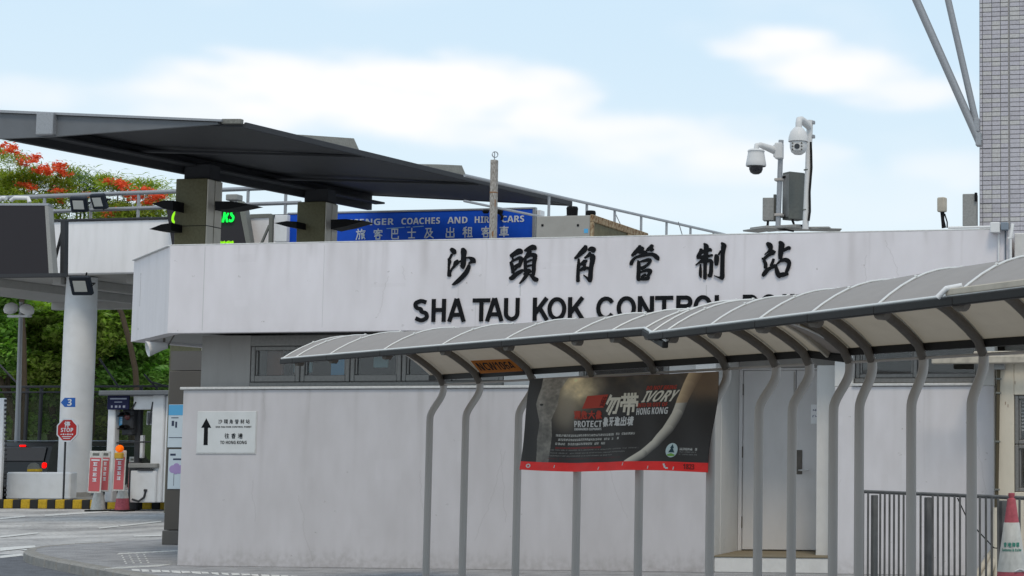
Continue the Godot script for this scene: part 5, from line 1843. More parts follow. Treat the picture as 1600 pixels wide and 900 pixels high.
# ---------------------------------------------------------------- right hand corner: hut, railing, cone
func make_corner() -> void:
	var z := 0.42
	var o := thing("cream_hut", "cream rendered hut with a grey window at the building's right end", "hut", Vector3(11.4, 0, -0.6))
	var xl := on_z(1557, 700, z).x
	var m := MB.new()
	var wl := on_z(1584.5, 700, z)
	var wt := on_z(1584.5, 617, z).y
	var wb := on_z(1584.5, 769, z).y
	m.span(Vector3(xl, 0, z - 1.5), Vector3(wl.x, 2.5, z), 0.012)
	m.span(Vector3(wl.x + 0.001, 0, z - 0.2), Vector3(wl.x + 0.9, wb, z - 0.001), 0.006)
	m.span(Vector3(wl.x + 0.001, wt, z - 0.2), Vector3(wl.x + 0.9, 2.5, z - 0.001), 0.006)
	m.span(Vector3(wl.x + 0.901, 0, z - 1.5), Vector3(wl.x + 2.6, 2.5, z), 0.012)
	part("wall", m, M.cream, o)
	m = MB.new()
	m.span(Vector3(xl - 0.25, 2.503, z - 1.6), Vector3(wl.x + 2.8, 2.58, z + 0.1), 0.01)
	part("roof", m, M.cream_edge, o)
	var mid := lerpf(wb, wt, 0.49)
	window_unit(o, Vector3(wl.x + 0.004, mid + 0.003, z - 0.02), Vector3(wl.x + 0.89, wt - 0.003, z - 0.02), 0.045)
	window_unit(o, Vector3(wl.x + 0.004, wb + 0.003, z - 0.02), Vector3(wl.x + 0.89, mid - 0.003, z - 0.02), 0.045)
	m = MB.new()
	for i in 9:
		m.bx(Vector3(wl.x + 0.45, wt - 0.08 - i * 0.04, z - 0.16), Vector3(0.8, 0.018, 0.01))
	part("blind", m, M.cap, o)
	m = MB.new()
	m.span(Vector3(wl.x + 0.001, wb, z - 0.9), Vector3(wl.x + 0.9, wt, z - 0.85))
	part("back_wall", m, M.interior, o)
	m = MB.new()
	for q in [[1586, 566], [1586, 598], [1571, 630], [1575, 634]]:
		var p := on_z(q[0], q[1], z + 0.001)
		m = MB.new()
		m.bx(p, Vector3(0.006, 0.035, 0.003))
		part("stain", m, M.brown, o)
	# gutter beam over it, running on behind the shelter's posts
	m = MB.new()
	var ga := on_z(1455, 567, z + 0.3)
	m.bar(Vector3(on_z(1456, 560, 0.6).x, on_z(1480, 562.5, 0.6).y, 0.6), Vector3(on_z(1660, 545, 0.6).x, on_z(1480, 562.5, 0.6).y, 0.6), 0.06, 0.09, 0.012)
	part("gutter", m, M.cream_edge, o)
	# rainwater head and rusty pipe
	o = thing("downpipe", "dark rusty downpipe below a grey rainwater box at the hut's corner", "downpipe", on_z(1557, 790, z + 0.08))
	m = MB.new()
	var zp := z + 0.06
	m.bx(on_z(1562.5, 566, zp), Vector3(0.125, 0.17, 0.12), 0.008)
	part("rainwater_box", m, M.cabinet_light, o)
	m = MB.new()
	var pts := []
	for q in [[1560.5, 577], [1559.2, 640], [1558.5, 700], [1557.5, 760], [1557, 792]]:
		pts.append(on_z(q[0], q[1], zp))
	m.tube(pts, 0.021, 8)
	part("pipe", m, mat(lin(0.085, 0.07, 0.045), 0.8), o)
	m = MB.new()
	for y in [592, 614, 690, 765]:
		m.bx(on_z(1560.5 - (y - 577) * 0.016, y, zp), Vector3(0.06, 0.022, 0.055), 0.004)
	part("collar", m, M.cabinet, o)
	m = MB.new()
	m.tube([on_z(1557, 793, zp), on_z(1556.5, 905, zp), on_z(1556, 930, zp)], 0.04, 10)
	part("lower_pipe", m, M.cream, o)
	# the two thick pipes that slope out from the foot of it
	for k in 2:
		o = thing("sloping_pipe", ["dirty cream pipe sloping from the wall behind the railing, the one nearer the posts", "dirty cream pipe sloping behind the railing, the one with a socket next to the cone"][k], "pipe", on_z(1545, 900, z + 0.1))
		m = MB.new()
		if k == 0:
			m.tube([on_z(1552, 862, 0.3), on_z(1540, 880, 0.42), on_z(1520, 910, 0.6)], 0.045, 12)
		else:
			m.tube([on_z(1562, 862, 0.36), on_z(1554, 874, 0.46), on_z(1534, 912, 0.66)], 0.05, 12)
		part("pipe", m, M.cream_edge, o)
		if k == 1:
			m = MB.new()
			m.tube([on_z(1559, 856, 0.36), on_z(1559, 840, 0.36)], 0.055, 12)
			part("socket", m, M.cream_edge, o)
	railing_front()
	cone_near()

func railing_front() -> void:
	var o := thing("railing", "grey steel guard rail with upright bars behind the nearer shelter's posts", "railing", A(1480, 900, 15.5))
	# the top runs level from far left to near right
	var top := 1.55 - 0.45
	var a := on_y(1350, 768.0, top)
	var b := on_y(1600, 778.2, top)
	var along := (b - a).normalized()
	var m := MB.new()
	var bend := [a - along * 0.13 + Vector3(0, -1.1, 0), a - along * 0.13 + Vector3(0, -0.16, 0), a - along * 0.125 + Vector3(0, -0.09, 0), a - along * 0.09 + Vector3(0, -0.03, 0), a - along * 0.03, b + along * 3.0]
	m.tube(bend, 0.0165, 8)
	part("top_rail", m, M.rail_grey, o)
	m = MB.new()
	m.bar(a + Vector3(0, -1.0, 0) - along * 0.13, b + along * 3.0 + Vector3(0, -1.0, 0), 0.035, 0.025, 0.004)
	part("bottom_rail", m, M.rail_grey, o)
	var len := a.distance_to(b) + 2.0
	var step := len / 56.0
	for px in [1366.5, 1450.0, 1567.0]:
		var p := on_y(px, 769.0 + (px - 1350) * 0.041, top)
		m = MB.new()
		m.bar(Vector3(p.x, 0.0, p.z), Vector3(p.x, top - 0.02, p.z), 0.05, 0.05, 0.005, along)
		part("rail_post", m, M.rail_grey, o)
	# bars, as they stand in the photograph
	var mesh := MB.new()
	mesh.tube([Vector3(0, -1.0, 0), Vector3(0, 0, 0)], 0.0095, 6)
	var shared := mesh.mesh()
	for px in [1349.0, 1356.5, 1375.5, 1382.5, 1390.0, 1397.0, 1404.5, 1412.0, 1421.0, 1430.0, 1438.5, 1457.5, 1465.5, 1474.0, 1482.5, 1491.5, 1500.0, 1510.0, 1521.5, 1531.0, 1540.5, 1549.5, 1559.5, 1575.0, 1584.0, 1593.0, 1602.0]:
		var p := on_y(px, 769.5 + (px - 1350) * 0.041, top)
		var t := MeshInstance3D.new()
		t.name = "bar"
		t.mesh = shared
		t.material_override = M.rail_grey
		t.position = p - o.position
		o.add_child(t, true)
	m = MB.new()
	m.tube([A(1496, 778, 14.9), A(1512, 812, 14.9), A(1536, 838, 14.9), A(1553, 856, 14.9), A(1572, 858, 14.9)], 0.005, 6)
	part("loose_wire", m, M.rubber, o)

func cone_near() -> void:
	var d := 13.7
	var p := A(1580.5, 770, d)
	var s := d / FOCAL
	var hgt := p.y
	var o := thing("traffic_cone", "tall pink and white traffic cone with green lettering before the railing", "traffic cone", Vector3(p.x, 0, p.z))
	var r := func(y: float) -> float:
		# half width in metres at pixel row y
		if y < 775.0: return 5.0 * s
		if y < 779.0: return 4.2 * s
		return (6.3 + (y - 779.0) * 0.142) * s
	var yy := func(y: float) -> float:
		return hgt - (y - 770.0) * s
	var t := Transform3D(Basis.IDENTITY, Vector3(p.x, 0, p.z))
	var m := MB.new()
	m.lathe(t, [Vector2(r.call(816.0), yy.call(816.0)), Vector2(r.call(779.5), yy.call(779.5)), Vector2(4.4 * s, yy.call(778.5)), Vector2(4.2 * s, yy.call(776.5)), Vector2(5.2 * s, yy.call(775.0)), Vector2(5.0 * s, yy.call(770.5)), Vector2(0, yy.call(770.0))], 26)
	part("top", m, M.cone_pink, o)
	m = MB.new()
	m.lathe(t, [Vector2(r.call(890.5) + 0.002, yy.call(890.5)), Vector2(r.call(816.5) + 0.003, yy.call(816.5)), Vector2(r.call(815.5), yy.call(815.5))], 26)
	part("sleeve", m, M.cone_white, o)
	m = MB.new()
	m.lathe(t, [Vector2(r.call(1000.0), 0.05), Vector2(r.call(890.5), yy.call(890.5))], 26)
	part("foot", m, M.cone_pink, o)
	m = MB.new()
	m.bx(Vector3(p.x, 0.025, p.z), Vector3(0.42, 0.05, 0.42), 0.015)
	part("base", m, M.rubber, o)
	# lettering wrapped round the sleeve
	var ink := MB.new()
	glyphs(ink, "香港海關", Transform3D.IDENTITY, -0.066, yy.call(845.5), 0.028, 0.034, 0.034, 1.2, 0.002)
	latin(ink, "Customs & Excise", Transform3D.IDENTITY, -0.086, yy.call(859.0), 0.086, yy.call(854.8), true, 0.002)
	var fwd := (EYE - Vector3(p.x, EYE.y, p.z)).normalized()
	var turn := atan2(fwd.x, fwd.z)
	for i in ink.v.size():
		var q := ink.v[i]
		var rad: float = r.call(770.0 + (hgt - q.y) / s) + 0.0035 + q.z
		var a := turn + q.x / rad
		ink.v[i] = Vector3(p.x + sin(a) * rad, q.y, p.z + cos(a) * rad)
		ink.n[i] = Vector3(sin(a), 0.12, cos(a)).normalized()
	part("lettering", ink, M.green_ink, o)
	# torn edge of the sleeve
	m = MB.new()
	var tear := []
	for k in 6:
		var a := turn + 0.2 + k * 0.16
		var rad: float = r.call(887.0) + 0.012
		tear.append(Vector3(p.x + sin(a) * rad, yy.call(889.5 - 3.5 * sin(k * 0.7)), p.z + cos(a) * rad))
	m.tube(tear, 0.006, 6)
	part("torn_edge", m, M.plastic, o)

# ---------------------------------------------------------------- dark canopy over the lanes
func make_canopy() -> void:
	var y := 7.5
	var yh := 7.94
	var a := on_y(383, 193.5, y)
	var t := on_y(893, 316.5, y)
	var c := on_y(-16, 176.5, yh)
	var b := Vector3(t.x - (a.x - c.x), yh, t.z - (a.z - c.z))
	var o := thing("lane_canopy", "dark steel canopy roof on two olive clad columns over the lanes", "canopy", Vector3(-7, -0.13, -16))
	var m := MB.new()
	var mid := (a + b + c + t) * 0.25
	var d := Vector3(0, 0.07, 0)
	m.face(a, t, b, c, mid + Vector3(0, -9, 0))
	m.face(a - d, t - d, b - d, c - d, mid + Vector3(0, 9, 0))
	for q in [[a, t], [t, b], [b, c], [c, a]]:
		m.face(q[0], q[1], q[1] - d, q[0] - d, mid)
	part("roof", m, M.canopy, o)
	m = MB.new()
	m.bar(a + Vector3(0, -0.03, 0), t + Vector3(0, -0.03, 0), 0.06, 0.12, 0.01)
	m.bar(t + Vector3(0, -0.03, 0), b + Vector3(0, -0.03, 0), 0.06, 0.12, 0.01)
	part("gutter", m, M.canopy, o)
	# deep beam along the column side
	m = MB.new()
	var lowc := Vector3(c.x + 0.05, 7.70, c.z)
	var lowb := Vector3(b.x + 0.05, 7.70, b.z)
	m.bar(lowc, lowb, 0.14, 0.46, 0.01)
	m.bar(lowc + Vector3(0.28, -0.06, 0), lowb + Vector3(0.28, -0.06, 0), 0.3, 0.05, 0.01)
	part("edge_beam", m, M.canopy, o)
	for k in 2:
		var f: float = [0.30, 0.66][k]
		var p := c.lerp(b, f)
		var q := a.lerp(t, f)
		m = MB.new()
		m.bar(p - Vector3(0, 0.2, 0), q - Vector3(0, 0.09, 0), 0.16, 0.05, 0.008)
		part("cantilever_arm", m, M.canopy, o)
	# the tapering gable beam at the near end, running on to the left
	m = MB.new()
	var poly := PackedVector2Array()
	var gl := c + (c - a) * 0.7 + Vector3(0, 0.15 - 0.03, 0)
	var ax := (a - c)
	ax.y = 0.0
	var xl := ax.length()
	ax = ax.normalized()
	var gt := Transform3D(Basis(ax, Vector3.UP, ax.cross(Vector3.UP)), Vector3(c.x, 0, c.z))
	poly = PackedVector2Array([Vector2(-xl * 0.9, 7.43), Vector2(xl * 0.26, 7.40), Vector2(xl * 0.91, 7.50), Vector2(xl * 0.91, 7.53), Vector2(0, 7.93), Vector2(-xl * 0.9, 8.02)])
	m.prism(gt, poly, 0.02, 0.10)
	part("gable_beam", m, M.canopy_edge, o)
	m = MB.new()
	m.prism(gt, PackedVector2Array([Vector2(-xl * 0.9, 8.022), Vector2(0, 7.935), Vector2(xl * 0.93, 7.535), Vector2(xl * 0.93, 7.575), Vector2(0, 7.985), Vector2(-xl * 0.9, 8.07)]), -0.05, 0.16)
	part("gable_flashing", m, M.galv, o)
	m = MB.new()
	var sx := a.lerp(c, (383.0 - 86.0) / 399.0)
	m.bar(Vector3(sx.x, 7.42, sx.z) + gt.basis.z * 0.17, Vector3(sx.x, 7.85, sx.z) + gt.basis.z * 0.17, 0.36, 0.14, 0.015, Vector3(0, 0, 1))
	part("stiffener", m, M.galv, o)
	m = MB.new()
	m.bar(a.lerp(c, 0.002) + Vector3(-0.02, 0.035, 0.05), a.lerp(c, 0.075) + Vector3(-0.02, 0.02, 0.05), 0.1, 0.09, 0.01)
	part("gutter_end", m, M.skylight, o)
	# raised roof lights standing along its outer edge
	for q in [[478, 566, 218, 236], [672, 733, 262, 279]]:
		var e0 := a.lerp(t, depth_share(a, t, q[0]))
		var e1 := a.lerp(t, depth_share(a, t, q[1]))
		m = MB.new()
		var into := (c - a).normalized()
		var r0 := e0 + into * 0.05
		var r1 := e1 + into * 0.05
		var hgt := 0.27
		var base := [r0, r1, r1 + into * 0.8, r0 + into * 0.8]
		var up := Vector3(0, hgt, 0)
		var inn := (r1 - r0) * 0.04
		var tops := [r0 + up * 0.3 + inn + into * 0.1, r1 + up - inn + into * 0.1, r1 + up - inn + into * 0.7, r0 + up * 0.3 + inn + into * 0.7]
		var cc: Vector3 = (base[0] + tops[2]) * 0.5
		m.face(tops[0], tops[1], tops[2], tops[3], cc)
		for i in 4:
			m.face(base[i], base[(i + 1) % 4], tops[(i + 1) % 4], tops[i], cc)
		part("roof_light", m, M.skylight, o)
	# columns
	for k in 2:
		var px0: float = [275.0, 464.5][k]
		var px1: float = [329.5, 513.0][k]
		var px2: float = [351.0, 531.0][k]
		var ty: float = [279.5, 315.5][k]
		var dd: float = [39.2, 43.0][k]
		var l := A(px0, ty, dd)
		var wdt: float = (px1 - px0) * dd / FOCAL * 0.985
		var dep: float = [0.56, 0.56][k]
		m = MB.new()
		m.span(Vector3(l.x, 0.0, l.z - dep), Vector3(l.x + wdt, l.y, l.z), 0.015)
		var col := part("column", m, M.olive, o)
		# two pale cladding sheets on its right flank
		m = MB.new()
		m.span(Vector3(l.x + wdt + 0.001, 0.0, l.z - dep * 0.47), Vector3(l.x + wdt + 0.025, l.y - 0.02, l.z - 0.01), 0.006)
		m.span(Vector3(l.x + wdt + 0.001, 0.0, l.z - dep), Vector3(l.x + wdt + 0.025, l.y - 0.02, l.z - dep * 0.53), 0.006)
		part("cladding_sheet", m, M.clad, col)
		m = MB.new()
		m.span(Vector3(l.x - 0.004, l.y - 1.06, l.z - dep - 0.004), Vector3(l.x + wdt + 0.03, l.y - 1.045, l.z + 0.004))
		part("seam", m, M.black, col)
		# dark head that carries the beam
		m = MB.new()
		m.span(Vector3(l.x + wdt * 0.16, l.y, l.z - dep * 0.9), Vector3(l.x + wdt * 1.0, l.y + 0.34, l.z - 0.1), 0.02)
		part("column_head", m, M.canopy, col)
		# black pointed fins
		var fins: Array = [[[237, 318, 274, 314, 330], [233, 358, 271, 349, 361], [392, 319.5, 330, 313, 327]], [[428, 348.5, 467, 347, 357], [569, 345, 512, 342, 357]]][k]
		for f in fins:
			var tip := A(f[0], f[1], dd - 0.35)
			var r0 := A(f[2], f[3], dd - 0.35)
			var r1 := A(f[2], f[4], dd - 0.35)
			var mid0 := tip.lerp(r0, 0.55) + Vector3(0, 0.03, 0)
			var mid1 := tip.lerp(r1, 0.55) - Vector3(0, 0.02, 0)
			m = MB.new()
			var q := PackedVector2Array()
			for v in [tip, mid1, r1, r0, mid0]:
				q.append(Vector2(v.x, v.y))
			m.prism(flat(Vector3(0, 0, tip.z)), q, -0.5, 0.0)
			part("fin", m, M.black, col)

func depth_share(a: Vector3, t: Vector3, px: float) -> float:
	# how far along a-t the pixel column px cuts the line
	var lo := 0.0
	var hi := 1.0
	for i in 30:
		var mid := (lo + hi) * 0.5
		var p := a.lerp(t, mid)
		var d := p - EYE
		var rt := Basis(Vector3.UP, YAW) * Vector3(1, 0, 0)
		var fw := Basis(Vector3.UP, YAW) * Basis(Vector3.RIGHT, PITCH) * Vector3(0, 0, -1)
		if 1500.0 + FOCAL * d.dot(rt) / d.dot(fw) < px:
			lo = mid
		else:
			hi = mid
	return lo

# ---------------------------------------------------------------- bridge block over the lanes with its signs
func make_bridge() -> void:
	var z := A(110, 428, 47.5).z
	var yb := on_z(110, 428, z).y
	var yt := on_z(150, 345, z).y
	var xl := on_z(-260, 400, z).x
	var xr := on_z(842, 340, z).x
	var o := thing("lane_bridge", "long white bridge block spanning the lanes on a round white column", "bridge", Vector3((xl + xr) / 2, -0.13, z - 4))
	var m := MB.new()
	m.span(Vector3(xl, yb, z - 0.3), Vector3(xr, yt, z), 0.02)
	part("front_panel", m, M.bridge, o)
	m = MB.new()
	m.span(Vector3(xl, yb + 0.02, z - 9.0), Vector3(xr, yb + 0.5, z - 0.302))
	part("deck", m, M.soffit, o)
	m = MB.new()
	m.span(Vector3(xl, yb - 0.22, z - 9.3), Vector3(xr, yt, z - 9.0), 0.02)
	part("rear_panel", m, M.soffit, o)
	m = MB.new()
	m.span(Vector3(xl, yt + 0.003, z - 0.4), Vector3(on_z(455, 340, z).x, yt + 0.06, z + 0.05), 0.01)
	part("coping", m, M.canopy, o)
	for px in [60.0, 170.0, 280.0]:
		var p := on_z(px, 440, z - 3.0)
		m = MB.new()
		m.span(Vector3(p.x, yb - 0.22, z - 9.0), Vector3(p.x + 0.25, yb + 0.018, z - 0.6), 0.01)
		part("cross_beam", m, M.soffit, o)
	# the round column, leaning on nothing
	var cp := A(121.5, 600, 48.5)
	m = MB.new()
	m.lathe(Transform3D(Basis.IDENTITY, Vector3(cp.x, -0.13, cp.z)), [Vector2(0.405, 0.0), Vector2(0.405, 5.0), Vector2(0.385, yb + 0.12)], 30)
	part("column", m, M.white, o)
	m = MB.new()
	m.lathe(Transform3D(Basis.IDENTITY, Vector3(cp.x, -0.13, cp.z)), [Vector2(0.44, 0.0), Vector2(0.44, 0.3), Vector2(0.41, 0.33)], 30)
	part("column_foot", m, M.kerb, o)
	# railing along its top
	var s := 48.0 / FOCAL
	var ro := thing("roof_railing", "pale pipe railing along the top of the white bridge block", "railing", Vector3(0, yt, z - 0.5), "roof railings")
	var zr := z - 0.45
	for q in [[-60, 311.5, 470, 292.0, 3.6], [60, 331, 470, 316.5, 3.2]]:
		m = MB.new()
		m.tube([on_z(q[0], q[1], zr), on_z(q[2], q[3], zr)], q[4] * s, 8)
		part("rail", m, M.galv, ro)
	for px in [-3.0, 70.0, 143.0, 217.0, 388.0, 447.0]:
		m = MB.new()
		var tp := on_z(px, 308.5 - px * 0.037, zr)
		m.tube([Vector3(tp.x, yt, zr), tp], 2.4 * s, 8)
		part("baluster", m, M.galv, ro)
	# two floodlights tied to it
	for q in [[124.0, 319.0, 0.25], [155.0, 314.5, -0.1]]:
		floodlight(q[0], q[1], 47.4, q[2], ["black floodlight on the roof railing, the lower one of the pair", "black floodlight on the roof railing, the raised one of the pair"][0 if q[0] < 140 else 1], 0.44)
	floodlight(127.0, 446.0, 46.6, 0.12, "black floodlight hung under the white bridge block by the round column", 0.55)
	# blue lane sign
	var bz := z + 0.12
	var sl := on_z(449, 345, bz)
	var sr := on_z(832, 345, bz)
	var st := on_z(640, 331, bz).y
	var sb := on_z(640, 380, bz).y
	var so := thing("lane_sign", "long blue lane sign with white lettering for passenger coaches and hire cars", "sign", Vector3((sl.x + sr.x) / 2, sb, bz))
	m = MB.new()
	m.span(Vector3(sl.x, sb - 0.2, bz - 0.1), Vector3(sr.x, st, bz), 0.01)
	part("face", m, M.blue, so)
	m = MB.new()
	m.span(Vector3(sl.x, st + 0.001, bz - 0.11), Vector3(sr.x + 0.08, st + 0.05, bz + 0.02), 0.008)
	m.span(Vector3(sr.x + 0.002, sb - 0.2, bz - 0.11), Vector3(sr.x + 0.09, st, bz + 0.02), 0.008)
	part("frame", m, M.galv, so)
	m = MB.new()
	m.span(Vector3(sr.x + 0.095, sb - 0.2, bz - 0.3), Vector3(sr.x + 0.2, st - 0.02, bz - 0.02), 0.01)
	part("end_plate", m, M.white, so)
	m = MB.new()
	var tt := flat(Vector3(0, 0, bz + 0.001))
	var ty0 := on_z(690, 349.5, bz).y
	var ty1 := on_z(690, 339.5, bz).y
	for q in [["PASSENGER", 524, 615.5], ["COACHES", 627.5, 687.5], ["AND", 699.5, 730.5], ["HIRE", 742, 771.5], ["CARS", 784, 819]]:
		latin(m, q[0], tt, on_z(q[1], 345, bz).x, ty0, on_z(q[2], 345, bz).x, ty1, true, 0.01)
	var gy := on_z(690, 355.0, bz).y
	var names := "旅客巴士及出租客車"
	var gx := [557, 584, 610, 636.5, 663.5, 696.5, 723.5, 752, 780.5]
	for i in 9:
		var x := on_z(gx[i], 345, bz).x
		glyph(m, names[i], tt, x, gy, 15.5 * 47.3 / FOCAL, 17.0 * 47.3 / FOCAL, 1.05, 0.01)
	part("lettering", m, M.letter_white, so)
	m = MB.new()
	for q in [[604, 357.2, 632, 355.2], [634.5, 355.0, 641, 354.6], [645, 354.6, 662, 353.4]]:
		m.bar(on_z(q[0], q[1], bz + 0.004), on_z(q[2], q[3], bz + 0.004), 0.006, 0.022)
	part("scratch", m, mat(lin(0.25, 0.42, 0.62), 0.6), so)
	m = MB.new()
	m.bx(on_z(759, 330.5, bz + 0.1), Vector3(0.16, 0.1, 0.1), 0.03)
	m.bx(on_z(781, 331.0, bz + 0.1), Vector3(0.16, 0.12, 0.1), 0.03)
	m.tube([on_z(779, 331, bz + 0.1), on_z(785, 338, bz + 0.12), on_z(783.5, 344, bz + 0.12)], 0.035, 8)
	part("cable_clamp", m, M.black, so)
	# display with green letters, behind the nearer column
	var gz := A(320, 350, 46.2).z
	led_sign(gz)
	# blank dark display at the far left
	var dz := A(40, 370, 43.5).z
	so = thing("display_board", "large blank dark display board at the bridge's left with a steel frame", "display board", on_z(35, 428, dz))
	m = MB.new()
	var q4 := [on_z(-90, 321, dz - 0.2), on_z(69.5, 321, dz - 0.2), on_z(76, 428, dz + 0.25), on_z(-90, 431, dz + 0.25)]
	slab(m, q4, 0.18)
	part("screen", m, M.led_board, so)
	m = MB.new()
	slab(m, [on_z(69.8, 320, dz - 0.2), on_z(75, 320, dz - 0.2), on_z(83, 427.5, dz + 0.25), on_z(76.3, 428, dz + 0.25)], 0.2)
	part("frame", m, M.cabinet_light, so)
	m = MB.new()
	slab(m, [on_z(-90, 317.5, dz - 0.2), on_z(76, 317.5, dz - 0.2), on_z(75, 321, dz - 0.19), on_z(-90, 321, dz - 0.19)], 0.22)
	part("frame", m, M.galv, so)
	m = MB.new()
	slab(m, [on_z(-90, 429.5, dz + 0.25), on_z(96, 426.5, dz + 0.25), on_z(97, 432, dz + 0.25), on_z(-90, 435, dz + 0.25)], 0.2)
	m.bar(on_z(101, 344, dz - 0.3), on_z(100, 431, dz - 0.3), 0.12, 0.16, 0.01, Vector3(0, 0, 1))
	m.bar(on_z(97, 362, dz - 0.3), on_z(85, 410, dz - 0.3), 0.05, 0.05)
	part("support_bracket", m, M.canopy, so)
	m = MB.new()
	m.tube([on_z(17, 313.5, dz - 0.3), on_z(23, 309, dz - 0.3), on_z(44, 309.5, dz - 0.3), on_z(46, 316, dz - 0.3)], 0.05, 8)
	m.tube([on_z(-4, 314, dz - 0.3), on_z(4, 309, dz - 0.3), on_z(10, 309.5, dz - 0.3)], 0.05, 8)
	part("lifting_handle", m, M.plastic, so)
	# far bits of plant and frame between the display and the blue sign
	so = thing("equipment_frame", "grey steel frame with a diagonal brace between the display and the blue sign", "steel frame", on_z(420, 380, gz))
	m = MB.new()
	m.bar(on_z(424.5, 335, gz), on_z(423, 392, gz), 0.1, 0.1, 0.01, Vector3(0, 0, 1))
	m.bar(on_z(421, 352, gz), on_z(407, 384, gz), 0.05, 0.05)
	m.bar(on_z(392, 338, gz), on_z(424, 337, gz), 0.06, 0.1)
	part("frame", m, M.cabinet, so)
	m = MB.new()
	m.span(on_z(428, 378, gz), on_z(449, 335.5, gz) - Vector3(0, 0, 0.15), 0.01)
	part("white_panel", m, M.white, so)

func slab(m: MB, q: Array, thick: float) -> void:
	var n: Vector3 = (q[1] - q[0]).cross(q[0] - q[3]).normalized()
	var c: Vector3 = (q[0] + q[2]) * 0.5 - n * thick * 0.5
	m.face(q[0], q[1], q[2], q[3], c)
	m.face(q[0] - n * thick, q[1] - n * thick, q[2] - n * thick, q[3] - n * thick, c)
	for i in 4:
		m.face(q[i], q[(i + 1) % 4], q[(i + 1) % 4] - n * thick, q[i] - n * thick, c)

func led_sign(gz: float) -> void:
	var o := thing("lit_display", "dark display with glowing green letters half hidden by the nearer olive column", "display board", on_z(320, 385, gz))
	var m := MB.new()
	slab(m, [on_z(259, 321, gz - 0.2), on_z(371, 315, gz - 0.2), on_z(386, 392, gz + 0.2), on_z(271, 396, gz + 0.2)], 0.25)
	part("screen", m, M.led_board, o)
	m = MB.new()
	slab(m, [on_z(371.5, 314, gz - 0.2), on_z(381, 314.5, gz - 0.2), on_z(393.5, 392, gz + 0.2), on_z(386.5, 392, gz + 0.2)], 0.24)
	part("frame", m, M.cabinet, o)
	m = MB.new()
	m.span(on_z(352, 313, gz - 0.3), on_z(370, 303, gz - 0.3) - Vector3(0, 0, 0.3), 0.02)
	part("top_box", m, M.cabinet_light, o)
	# lettering leans back with the screen
	var p0 := on_z(268, 350, gz + 0.02)
	var lean := Basis(Vector3.RIGHT, -0.25)
	m = MB.new()
	var bt := Transform3D(lean, on_z(268, 349.5, gz) + Vector3(0, 0, 0.03))
	var h := 21.5 * 46.0 / FOCAL
	var s := 46.0 / FOCAL
	latin(m, "C", bt, 0, 0, 13.5 * s, h, true, 0.02)
	part("green_letter", m, M.lime_led, o)
	m = MB.new()
	bt = Transform3D(lean, on_z(336, 348, gz) + Vector3(0, 0, 0.03))
	latin(m, "ARS", bt, 0, 0, 33.0 * s, h * 1.02, true, 0.02)
	part("green_letter", m, M.green_led, o)
	m = MB.new()
	bt = Transform3D(lean, on_z(344, 382.5, gz + 0.16) + Vector3(0, 0, 0.02))
	for i in 5:
		for k in 3:
			m.box(bt * Transform3D(Basis.IDENTITY, Vector3((1.5 + i * 4.7 + k * 1.4) * s, 3.2 * s, 0.01)), Vector3(0.9 * s, (5.5 - 1.6 * ((i + k * 2) % 3)) * s, 0.02))
	part("lit_row", m, M.lime_led, o)

func floodlight(px: float, py: float, d: float, turn: float, label: String, wd: float) -> void:
	var p := A(px, py, d)
	var o := thing("floodlight", label, "floodlight", p, "floodlights on the bridge")
	var b := Basis(Vector3.UP, turn) * Basis(Vector3.RIGHT, 0.45)
	var m := MB.new()
	m.box(Transform3D(b, p), Vector3(wd, wd * 0.95, 0.14), 0.03)
	part("housing", m, mat(lin(0.02, 0.025, 0.035), 0.5), o)
	m = MB.new()
	m.box(Transform3D(b, p) * Transform3D(Basis.IDENTITY, Vector3(0, 0, 0.071)), Vector3(wd * 0.62, wd * 0.55, 0.012), 0.004)
	part("glass", m, M.lens, o)
	m = MB.new()
	m.tube([p + b * Vector3(-wd * 0.53, 0, 0), p + b * Vector3(-wd * 0.53, 0, -0.16), p + b * Vector3(wd * 0.53, 0, -0.16), p + b * Vector3(wd * 0.53, 0, 0)], 0.018, 6)
	m.tube([p + b * Vector3(0, 0, -0.16), p + Vector3(0, 0.36 if py > 400 else -0.2, -0.2)], 0.02, 6)
	part("yoke", m, M.black, o)

